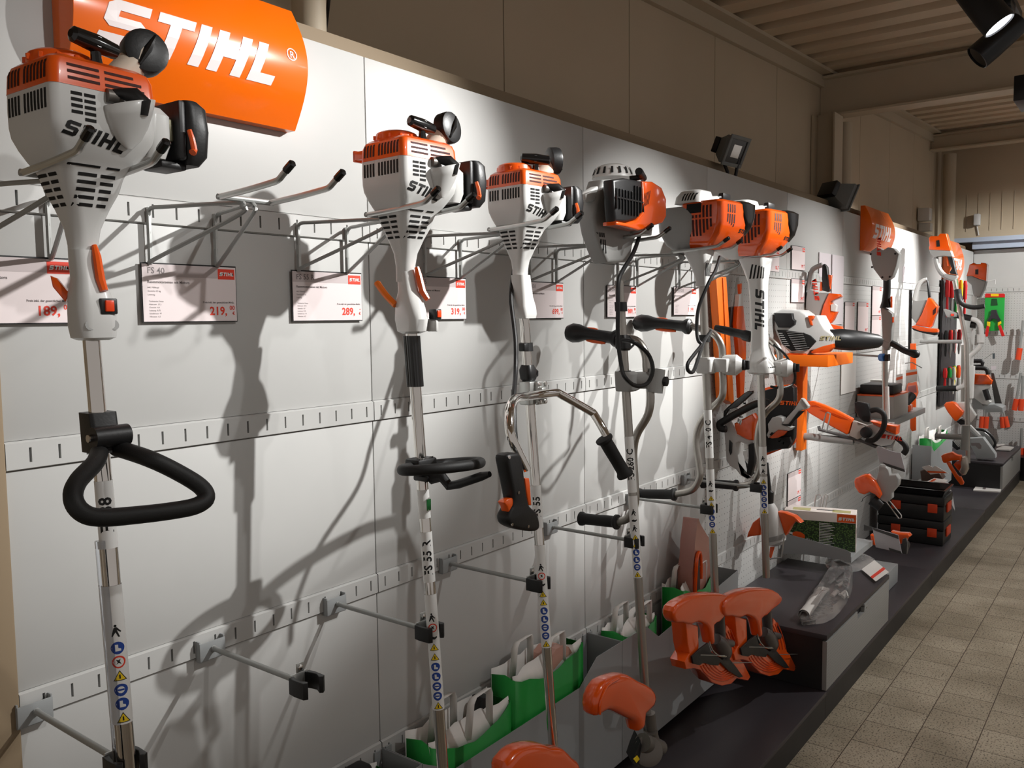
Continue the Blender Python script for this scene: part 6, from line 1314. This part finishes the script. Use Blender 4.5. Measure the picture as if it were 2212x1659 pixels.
# green paper bags in the wall bins
def paper_bag(x0, x1, ztop, zdip, lab, seed, yb=-.035, yf=-.125, zb=.16, content=True, handles=True):
    rnd = random.Random(seed); n = 10; t = thing('paper_bag', lab, 'paper bag', ((x0+x1)/2, -.08, zb), 'green and white paper bags in the wall bins')
    fz = [ztop-(ztop-zdip)*math.sin(PI*k/n)*(1+rnd.uniform(-.2, .2))+rnd.uniform(-.006, .006) for k in range(n+1)]
    fz[0] = ztop; fz[n] = ztop
    def wall(bm, y, zz, th, bulge=0):
        top = [V((x0+(x1-x0)*k/n, y+bulge*math.sin(PI*k/n)+rnd.uniform(-.004, .004), zz[k])) for k in range(n+1)]
        for a, b in zip(top, top[1:]):
            p = [a, b, V((b.x, y, zb)), V((a.x, y, zb))]; bm.faces.new([bm.verts.new(v) for v in p])
        bmesh.ops.remove_doubles(bm, verts=bm.verts, dist=1e-5)
    fr = one('front_side', lambda bm: wall(bm, yf, fz, .001, -.006), GREEN, t); so = fr.modifiers.new('thick', 'SOLIDIFY'); so.thickness = .001
    bk = one('back_side', lambda bm: wall(bm, yb, [ztop+rnd.uniform(0, .02) for _ in fz], .001, .004), WPAPER, t); so = bk.modifiers.new('thick', 'SOLIDIFY'); so.thickness = .001
    for x in (x0, x1):
        def side(bm):
            pts = [V((x, yf, zb)), V((x, yf, ztop)), V((x+(.01 if x == x0 else -.01), (yf+yb)/2, ztop+.004)), V((x, yb, ztop)), V((x, yb, zb))]
            bm.faces.new([bm.verts.new(v) for v in pts])
        sd = one('gusset', side, GREEN, t); so = sd.modifiers.new('thick', 'SOLIDIFY'); so.thickness = .001
    def fold(bm):
        top = [V((x0+(x1-x0)*k/n, yf+.010+.030*math.sin(PI*k/n), max(fz[k]+.012, fz[k]+.05*math.sin(PI*k/n)))) for k in range(n+1)]; bot = [V((x0+(x1-x0)*k/n, yf+.004, fz[k]-.02)) for k in range(n+1)]
        for k in range(n): bm.faces.new([bm.verts.new(v) for v in (bot[k], bot[k+1], top[k+1], top[k])])
    fo = one('white_lining', fold, WPAPER, t); so = fo.modifiers.new('thick', 'SOLIDIFY'); so.thickness = .001
    if handles:
        for y, xa in ((yb-.004, x0+(x1-x0)*.22), (yf+.02, x0+(x1-x0)*.45)):
            w_ = .085; zz = ztop-.02; hh = .085
            def strap(bm):
                path = [V((xa, y, zz-.03)), V((xa+.010, y-.004, zz+hh*.8)), V((xa+.02, y-.005, zz+hh)), V((xa+w_, y-.004, zz+hh*1.05)), V((xa+w_+.012, y, zz+hh*.8)), V((xa+w_+.01, y, zz-.03))]
                for a, b in zip(path, path[1:]):
                    f = V((.010, -.018, .004)); bm.faces.new([bm.verts.new(v) for v in (a, b, b+f, a+f)])
                bmesh.ops.remove_doubles(bm, verts=bm.verts, dist=1e-5)
            s_ = one('paper_handle', strap, WPAPER, t); so = s_.modifiers.new('thick', 'SOLIDIFY'); so.thickness = .0015
    return t
t = paper_bag(.06, .40, .585, .540, 'green and white paper bag nearest the camera, with black part inside', 2)
one('black_content', lambda bm: box(bm, (.30, -.095, .52), (.345, -.05, .615), .006, rot=(rotm('Y', 12), (.32, -.07, .56))), BLACKP, t)
t = paper_bag(.42, .79, .635, .60, 'green and white paper bag with pink wrapping beside the third shaft', 4)
one('pink_wrapping', lambda bm: loft(bm, [[V((a, b, z)) for a, b in ((.60-s, -.115), (.74+s, -.115), (.74+s, -.045), (.60-s, -.045))] for z, s in ((.50, 0), (.60, .01), (.64, -.02), (.655, -.05))]), mat('pink_wrapping', (196, 150, 136), .35), t, smooth=20)
paper_bag(1.05, 1.30, .575, .545, 'small green and white paper bag standing beside the fourth shaft', 6)
t = paper_bag(1.52, 1.80, .61, .575, 'green paper bag holding the tall pinkish plastic packet', 9)
t = thing('plastic_packet', 'tall pinkish plastic packet with orange tube in the last green bag', 'bagged goods', (1.72, -.09, .45))
one('packet_film', lambda bm: loft(bm, [[V((1.72+dx-a, -.12, z)), V((1.72+dx+a, -.12, z)), V((1.72+dx+a, -.055, z)), V((1.72+dx-a, -.055, z))] for z, a, dx in ((.45, .07, 0), (.58, .10, .0), (.66, .115, .01), (.72, .105, .02), (.78, .06, -.02), (.845, .015, -.045), (.87, .004, -.05))]), mat('pinkish_film', (172, 120, 108), .2, coat=.6, bump=1.0, bscale=30), t, smooth=25)
one('orange_tube', lambda bm: tube(bm, smooth([(1.63, -.125, .56), (1.635, -.128, .68), (1.65, -.128, .73), (1.675, -.128, .72), (1.685, -.126, .62)], 3), .008, 8), ORANGE2, t)
one('dark_content', lambda bm: tube(bm, [(1.665, -.095, .50), (1.665, -.095, .70), (1.665, -.095, .725)], [.033, .034, .02], 14), mat('dark_brown_content', (62, 44, 40), .4), t)
t = paper_bag(-.30, -.05, .56, .54, 'white paper bag at the bottom edge left of the first green bag', 12, handles=False)
one('black_content', lambda bm: box(bm, (-.16, -.08, .50), (-.10, -.03, .60), .01), BLACKP, t)
t = paper_bag(6.12, 6.80, .66, .60, 'green and white paper bag in the far wall bin right of the chainsaw', 15)
# ================================================================ far corner: trimmers 8 and 9, tools, end wall goods
q = lambda l: Z(l, 1960, 480, 7.54)
X8 = 5.62; P8 = lambda x, y: pX(x, y, X8)
t = thing('battery_trimmer', 'far trimmer with orange battery head and loop handle, tallest of the pair by the corner', 'trimmer', P8(2080, 1000))
h = one('battery_head', lambda bm: tX(bm, q([(345, 260), (380, 225), (500, 225), (530, 185), (630, 185), (700, 440), (700, 465), (350, 450), (350, 400), (362, 380)]), .09, .006, X=X8), ORANGE2, t)
one('dark_label', lambda bm: tX(bm, q([(470, 300), (520, 290), (530, 395), (475, 400)]), .004, 0, X=X8-.003), BLACKPR, h)
one('head_housing', lambda bm: tX(bm, q([(352, 450), (705, 465), (740, 560), (650, 560), (600, 545), (480, 560), (460, 580), (380, 520)]), .08, .006, X=X8), GREYP, t)
one('handle_frame', lambda bm: tub(bm, q([(455, 570), (480, 680), (530, 790), (620, 880), (740, 920)]), X8+.04, .020, 10, 3), GREYP, t)
one('soft_grip', lambda bm: tX(bm, q([(650, 560), (740, 575), (790, 800), (810, 860), (700, 840), (680, 820), (720, 760)]), .05, .006, X=X8-.01), BLACKP, t)
one('throttle_trigger', lambda bm: tX(bm, q([(640, 590), (665, 570), (690, 710), (650, 715)]), .02, .002, X=X8), ORANGE, t)
one('lower_housing', lambda bm: tX(bm, q([(590, 850), (700, 845), (810, 865), (805, 900), (760, 955), (690, 940), (600, 900)]), .07, .006, X=X8), GREYP, t)
one('shaft_tube', lambda bm: tube(bm, [P8(2062, 606), P8(2087, 740), P8(2091, 1000)], .017, 14), ALU, t)
one('loop_handle', lambda bm: tub(bm, [(2069, 635), (2073, 650), (2085, 660), (2105, 664), (2127, 661)], X8-.05, .017, 12, 3), RUBBER, t)
one('loop_handle', lambda bm: tub(bm, [(2068, 625), (2070, 640), (2074, 655)], X8-.03, .026, 12), BLACKP, t)
q = lambda l: Z(l, 1960, 850, 7.214)
one('guard_upper', lambda bm: tX(bm, q([(525, 975), (560, 950), (690, 915), (760, 960), (830, 975), (820, 1060), (800, 1040), (700, 1045), (590, 1085), (560, 1080), (540, 1040)]), .07, .01, X=X8-.1), ORANGE, t)
one('guard_bow', lambda bm: tX(bm, q([(605, 1080), (660, 1070), (700, 1150), (780, 1270), (810, 1300), (830, 1290), (880, 1390), (870, 1420), (830, 1430), (760, 1340), (660, 1180)]), .03, .004, X=X8-.1), ORANGE, t)
one('guard_inner', lambda bm: tX(bm, q([(720, 1110), (760, 1060), (830, 1050), (850, 1200), (790, 1200)]), .04, .004, X=X8-.05), ORANGE2, t)
one('gear_head', lambda bm: tX(bm, q([(845, 990), (900, 985), (935, 1040), (942, 1190), (900, 1270), (850, 1280), (800, 1220), (830, 1150), (825, 1010)]), .07, .012, X=X8-.08), mat('shiny_gear_head', (186, 180, 172), .25, .6), t)
# the short stand post in front of it
XR = 5.2
t = thing('display_arm', 'grey tubular stand with upright post beside the far orange guard', 'display arm', pX(2080, 975, XR))
one('cross_tube', lambda bm: tub(bm, q([(450, 660), (480, 665), (880, 680)]), XR, .020, 12), WIRE, t)
one('upright_post', lambda bm: tub(bm, q([(908, 495), (885, 880)]), XR, .026, 14), WIRE, t)
one('mount_plate', lambda bm: tX(bm, q([(425, 640), (455, 590), (470, 640), (450, 730), (425, 725)]), .03, 0, X=XR), BINM, t)
one('upper_arm', lambda bm: tub(bm, [(1988, 737), (1992, 738), (2078, 738)], 5.9, .015, 10), WIRE, t)
X9 = 6.35; P9 = lambda x, y: pX(x, y, X9)
q = lambda l: Z(l, 1960, 480, 7.54)
t = thing('battery_trimmer', 'far trimmer with orange battery head and bent white handlebar, right one by the corner', 'trimmer', P9(2093, 880))
one('battery_head', lambda bm: tX(bm, q([(960, 875), (985, 800), (1010, 690), (1080, 660), (1120, 680), (1190, 680), (1200, 660), (1270, 665), (1295, 690), (1280, 955), (1160, 920), (1060, 880)]), .1, .008, X=X9), ORANGE2, t)
one('dark_label', lambda bm: tX(bm, q([(1105, 770), (1155, 765), (1155, 850), (1105, 850)]), .004, 0, X=X9-.003), BLACKPR, t)
one('head_housing', lambda bm: tX(bm, q([(965, 880), (1065, 885), (1160, 925), (1280, 960), (1250, 1080), (1180, 1225), (1100, 1230), (1060, 1150), (1040, 1020), (970, 960)]), .1, .01, X=X9), GREYP, t)
one('shaft_tube', lambda bm: tube(bm, [P9(2105, 640), P9(2097, 790), P9(2094, 870)], .019, 14), WHITEP, t)
one('shaft_label', lambda bm: tube(bm, [P9(2098.5, 790), P9(2094.5, 860)], .028, 14), LWHITE, t)
one('handlebar', lambda bm: tub(bm, [(2098, 689), (2106, 691), (2114, 696), (2119, 706), (2120, 720), (2120, 738), (2114, 752), (2100, 765), (2092, 775), (2087, 800), (2085, 825), (2078, 835), (2066, 839)], X9-.15, .019, 12, 3), WHITEP, t)
one('handlebar_clamp', lambda bm: tub(bm, [(2119.5, 722), (2119.5, 740)], X9-.15, .030, 14), WHITEP, t)
one('rubber_grip', lambda bm: tub(bm, [(2066, 839), (2023, 840)], X9-.15, .024, 12), RUBBER, t)
one('control_grip', lambda bm: tub(bm, [(2098, 688), (2072, 682), (2060, 680)], X9-.15, .024, 12), BLACKP, t)
g = one('control_housing', lambda bm: tX(bm, q([(585, 1420), (610, 1410), (760, 1465), (800, 1490), (790, 1540), (700, 1555), (640, 1545)]), .06, .005, X=X9-.25), GREYP, t)
one('red_button', lambda bm: tX(bm, q([(710, 1490), (760, 1495), (755, 1530), (705, 1525)]), .01, .001, X=X9-.26), RED, g)
one('harness_ring', lambda bm: tub(bm, [(2097, 700), (2109, 702)], X9-.08, .030, 12), BLACKP, t)
one('cutting_guard', lambda bm: tX(bm, Z([(95, 610), (120, 580), (180, 570), (225, 580), (260, 620), (320, 685), (310, 720), (240, 795), (215, 785), (140, 690)], 2020, 760, 5.286), .07, .012, X=5.95), ORANGE, t)
one('motor_cover', lambda bm: tX(bm, Z([(235, 580), (375, 575), (400, 630), (465, 730), (405, 808), (380, 800), (300, 740), (325, 690)], 2020, 760, 5.286), .07, .008, X=6.0), WHITEP, t)
one('dark_underside', lambda bm: tX(bm, Z([(240, 798), (290, 765), (380, 805), (370, 830), (290, 835)], 2020, 760, 5.286), .08, .004, X=6.02), BLACKP, t)
one('pole_bundle', lambda bm: [tube(bm, [pX(x, 745, 6.2), pX(x-1, 870, 6.2)], .013, 8) for x in (2080,)], ALU, t)
# colourful hanging hand tools (rack)
t = thing('tool_rack', 'tall dark rack panel holding the colourful hand tools in the corner', 'rack', (7.3, -.03, .9))
one('rack_panel', lambda bm: box(bm, (6.95, -.03, .85), (7.65, -.012, 2.0), .003), mat('dark_rack', (44, 40, 42), .6), t)
cols = [('red', (206, 34, 36)), ('red', (206, 34, 36)), ('green', (30, 160, 70)), ('white', (214, 210, 206)), ('red', (206, 34, 36)), ('yellow', (236, 196, 20)), ('orange', (230, 90, 30)), ('green', (30, 160, 70)), ('red', (206, 34, 36)), ('black', (30, 30, 30)), ('red', (206, 34, 36)), ('grey', (140, 140, 140)), ('orange', (230, 90, 30)), ('red', (206, 34, 36)), ('dark red', (120, 20, 24)), ('white', (214, 210, 206))]
rnd = random.Random(5)
rows_ = [(1.62, 2.02, 9, 'top'), (1.28, 1.56, 8, 'middle'), (.95, 1.22, 8, 'lower')]
ci = 0
ords = ['first', 'second', 'third', 'fourth', 'fifth', 'sixth', 'seventh', 'eighth', 'ninth']
for z0, z1, n, rn in rows_:
    for k in range(n):
        nm, cc = cols[ci % 16]; ci += 1
        x = 6.98+.075*k; y = -.06-.022*(k % 3); L = (z1-z0)*rnd.uniform(.75, 1)
        t = thing('hand_tool', nm+' handled hand tool, '+ords[k]+' from left in the '+rn+' row of the rack', 'hand tool', (x, y, z1-L), 'hand tools hanging in the corner rack')
        m = mat('tool_'+nm.replace(' ', '_'), cc, .4)
        one('handle', lambda bm: tube(bm, [(x, y, z1-.02), (x, y, z1-.03-L*.1), (x+.004, y, z1-L*.5)], [.012, .020, .017], 10), m, t)
        one('tool_blade', lambda bm: tube(bm, [(x+.004, y, z1-L*.5), (x, y, z1-L*.8), (x-.003, y, z1-L)], [.008, .012, .005], 8), STEEL if k % 2 else m, t)
# end wall goods
XE = 8.62
q = lambda l: Z(l, 2020, 600, 5.286)
t = thing('pruning_shears', 'carded pruning shears on a green card with red top on the far end wall', 'shears', pX(2148, 735, XE))
cdd = one('backing_card', lambda bm: tX(bm, q([(570, 190), (580, 180), (785, 180), (797, 190), (780, 600), (620, 610), (560, 570)]), .01, .001, X=XE-.02), mat('bright_green_card', (30, 160, 60), .5), t)
one('red_top', lambda bm: tX(bm, q([(570, 190), (580, 180), (785, 180), (797, 190), (796, 224), (568, 225)]), .004, 0, X=XE-.025), REDP, cdd)
one('yellow_logo', lambda bm: tX(bm, q([(635, 184), (725, 184), (725, 212), (635, 212)]), .003, 0, X=XE-.029), YELP, cdd)
one('shears_handle', lambda bm: tX(bm, q([(590, 545), (620, 560), (600, 670), (560, 675)]), .02, .003, X=XE-.05), REDP, t)
one('shears_handle', lambda bm: tX(bm, q([(715, 550), (750, 540), (795, 665), (760, 672)]), .02, .003, X=XE-.05), REDP, t)
one('yellow_bands', lambda bm: (tX(bm, q([(592, 500), (630, 505), (625, 560), (590, 545)]), .022, .003, X=XE-.052), tX(bm, q([(715, 510), (750, 495), (755, 520), (715, 552)]), .022, .003, X=XE-.052)), YELP, t)
one('shears_blades', lambda bm: tX(bm, q([(640, 370), (700, 365), (715, 420), (750, 490), (715, 505), (690, 470), (650, 470), (630, 500), (595, 490), (630, 430)]), .015, .002, X=XE-.045), mat('dark_steel', (60, 60, 64), .4, .5), t)
one('pictured_shears', lambda bm: tX(bm, q([(645, 240), (705, 240), (715, 315), (635, 318)]), .003, 0, X=XE-.024), mat('dark_green_print', (20, 70, 34), .5), cdd)
def lopper(lab, a, b, c_, d, rows, X_=XE-.06):
    t = thing('lopper', lab, 'lopper', pX(a[0], b[1], X_), 'loppers on the far end wall')
    one('steel_arms', lambda bm: [tub(bm, r_, X_, .012, 8) for r_ in rows], WIRE, t)
    for g0, g1 in (c_, d): one('orange_grip', lambda bm: tub(bm, [g0, g1], X_-.01, .026, 12), mat('grip_orange', (226, 74, 34), .45), t)
lopper('left lopper with orange grips under the far saw bracket', (2125, 850), (2125, 925), ((2122, 900), (2120, 924)), ((2131, 900), (2129, 925)), [[(2133, 830), (2126, 900)], [(2136, 830), (2131, 900)]])
lopper('middle lopper with splayed orange grips right of the far chainsaw', (2165, 840), (2165, 925), ((2165, 901), (2167, 924)), ((2171, 900), (2176, 923)), [[(2142, 808), (2166, 900)], [(2150, 830), (2170, 900)]])
lopper('right lopper with long orange grips near the right edge', (2195, 800), (2195, 890), ((2196, 862), (2191, 886)), ((2207, 862), (2205, 887)), [[(2205, 805), (2196, 862)], [(2210, 812), (2207, 862)]])
lopper('rightmost lopper hanging highest at the right edge', (2200, 680), (2200, 780), ((2203, 752), (2199, 777)), ((2221, 752), (2218, 778)), [[(2210, 692), (2203, 752)], [(2222, 692), (2220, 752)]])
lopper('lowest lopper with orange grips at the right edge above the black bucket', (2200, 920), (2200, 1000), ((2205, 968), (2204, 994)), ((2217, 968), (2216, 994)), [[(2207, 925), (2205, 968)], [(2217, 925), (2216, 968)]])
one('bucket', lambda bm: lathe(bm, [(.11, 0), (.13, .22), (.135, .22), (.135, .24)], (8.46, pX(2216, 1030, 8.46).y, .0), (0, 0, 1), 24), BLACKP, None, label='black bucket on the floor at the right edge beyond the plinth', cat='bucket')
# chainsaw on its grey bracket in front of the end wall
q = lambda l: Z(l, 2020, 760, 5.286)
XK = 7.8
t = thing('display_bracket', 'grey bracket shelf holding the far chainsaw', 'bracket', pX(2130, 885, XK))
one('bracket_plate', lambda bm: (tX(bm, q([(385, 480), (430, 470), (545, 610), (680, 600), (770, 640), (775, 690), (570, 690), (570, 660), (440, 655)]), .25, .004, X=XK)), BINM, t)
t = thing('chainsaw', 'orange and white chainsaw on the grey bracket at the far end', 'chainsaw', pX(2118, 870, XK))
one('top_cover', lambda bm: tX(bm, q([(412, 255), (590, 262), (640, 320), (655, 325), (640, 372), (412, 372)]), .12, .008, X=XK-.02), ORANGE2, t)
one('motor_housing', lambda bm: tX(bm, q([(412, 372), (640, 372), (640, 400), (600, 420), (620, 560), (640, 570), (600, 610), (540, 600), (430, 520)]), .1, .008, X=XK-.01), WHITEP, t)
one('front_handle', lambda bm: tub(bm, q([(420, 185), (560, 190), (595, 215), (605, 260)]), XK-.05, .020, 12, 3), RUBBER, t)
one('hand_guard', lambda bm: tub(bm, q([(430, 105), (530, 105), (540, 120), (535, 165), (430, 170)]), XK-.02, .020, 10), BLACKP, t)
one('rear_grip', lambda bm: tub(bm, q([(570, 430), (610, 550)]), XK-.05, .026, 12), BLACKP, t)
one('guide_bar', lambda bm: tX(bm, q([(640, 240), (670, 245), (690, 330), (760, 590), (680, 590), (650, 400)]), .02, .002, X=XK+.03), mat('dark_bar', (64, 62, 60), .4), t)
# hook and small labels on end wall
one('price_card', lambda bm: tX(bm, [(2140, 791), (2152, 790), (2151, 798), (2141, 799)], .004, 0, X=XE), mat('pale_card', (206, 198, 202), .5), None, label='tiny pinkish label on the far end wall above the chainsaw guide bar', cat='price card')
one('hook_tag', lambda bm: tX(bm, [(2144, 764), (2149, 763), (2149, 775), (2144, 775)], .004, 0, X=XE-.2), mat('dark_tag', (70, 80, 84), .4), None, label='small dark tag on a thin hook on the far end wall', cat='tag')
one('wire_hook', lambda bm: tub(bm, [(2125, 776), (2146, 762)], XE-.1, .004, 6), STEEL, None, label='thin wire hook carrying the small dark tag', cat='hook')
one('wire_hook', lambda bm: tub(bm, [(2130, 608), (2150, 605), (2150, 614)], XE-.2, .006, 6), WHITEP, None, label='white double wire hook right of the far orange battery head', cat='hook')
# goods on the far cabinet
q = lambda l: Z(l, 1960, 850, 7.214)
t = thing('display_stand', 'pale grey slanted stand with an oval cut-out on the far drawer cabinet', 'stand', pX(2120, 990, 7.1))
st = one('slanted_plate', lambda bm: tX(bm, q([(925, 700), (1180, 690), (1370, 950), (1370, 1010), (1075, 1015), (1060, 960)]), .10, .004, X=7.1), BINM, t)
one('oval_opening', lambda bm: tX(bm, q([(990, 770), (1120, 770), (1155, 810), (1150, 860), (1110, 865), (1060, 815), (1000, 815)]), .004, 0, X=7.097), GREYPR, st)
t = thing('battery_pack_charger', 'black charger with ribs lying on the far cabinet behind the stand', 'charger', pX(2065, 960, 7.2))
one('charger_body', lambda bm: tX(bm, q([(650, 790), (710, 730), (830, 860), (770, 885)]), .08, .006, X=7.15), BLACKP, t)
one('ribs', lambda bm: [tub(bm, q([(720+22*k, 735-4*k), (800+22*k, 830-8*k)]), 7.14, .004, 6) for k in range(5)], STEEL, t)
t = thing('wheeled_edger', 'machine with curved black rim and silver parts on the far cabinet', 'garden tool', pX(2140, 970, 7.4))
one('rim', lambda bm: tub(bm, q([(1050, 560), (1180, 570), (1290, 640), (1360, 740), (1365, 800), (1330, 850)]), 7.45, .012, 10, 3), BLACKP, t)
one('silver_parts', lambda bm: tX(bm, q([(1060, 540), (1180, 580), (1330, 700), (1340, 800), (1300, 840), (1230, 790), (1120, 600)]), .06, .006, X=7.47), STEEL, t)
one('lever', lambda bm: tub(bm, q([(960, 510), (1110, 660)]), 7.2, .022, 8), GREYP, t)
for k, (l, lab) in enumerate((([(1380, 880), (1480, 830), (1660, 850), (1600, 895)], 'stack of pale leaflets at the back of the far cabinet'), ([(1380, 800), (1500, 790), (1520, 800), (1400, 825)], 'single white leaflet lying above the stack on the far cabinet'))):
    one('leaflet', lambda bm: prism(bm, [pZ(p[0], p[1], .372+.03*k) for p in q(l)], (0, 0, .012 if k == 0 else .004)), WPAPER, None, label=lab, cat='leaflet')
t = thing('leaflet', 'pale leaflet with small pictures lying on the plinth before the far cabinet', 'leaflet', pZ(2135, 1056, .126))
lf = one('paper_sheet', lambda bm: prism(bm, [pZ(p[0], p[1], .126) for p in q([(1025, 1520), (1090, 1425), (1495, 1450), (1445, 1545)])], (0, 0, .010)), WPAPER, t)
one('printed_picture', lambda bm: prism(bm, [pZ(p[0], p[1], .1365) for p in q([(1170, 1490), (1190, 1440), (1240, 1442), (1215, 1495)])], (0, 0, .0008)), GREYPR, lf)
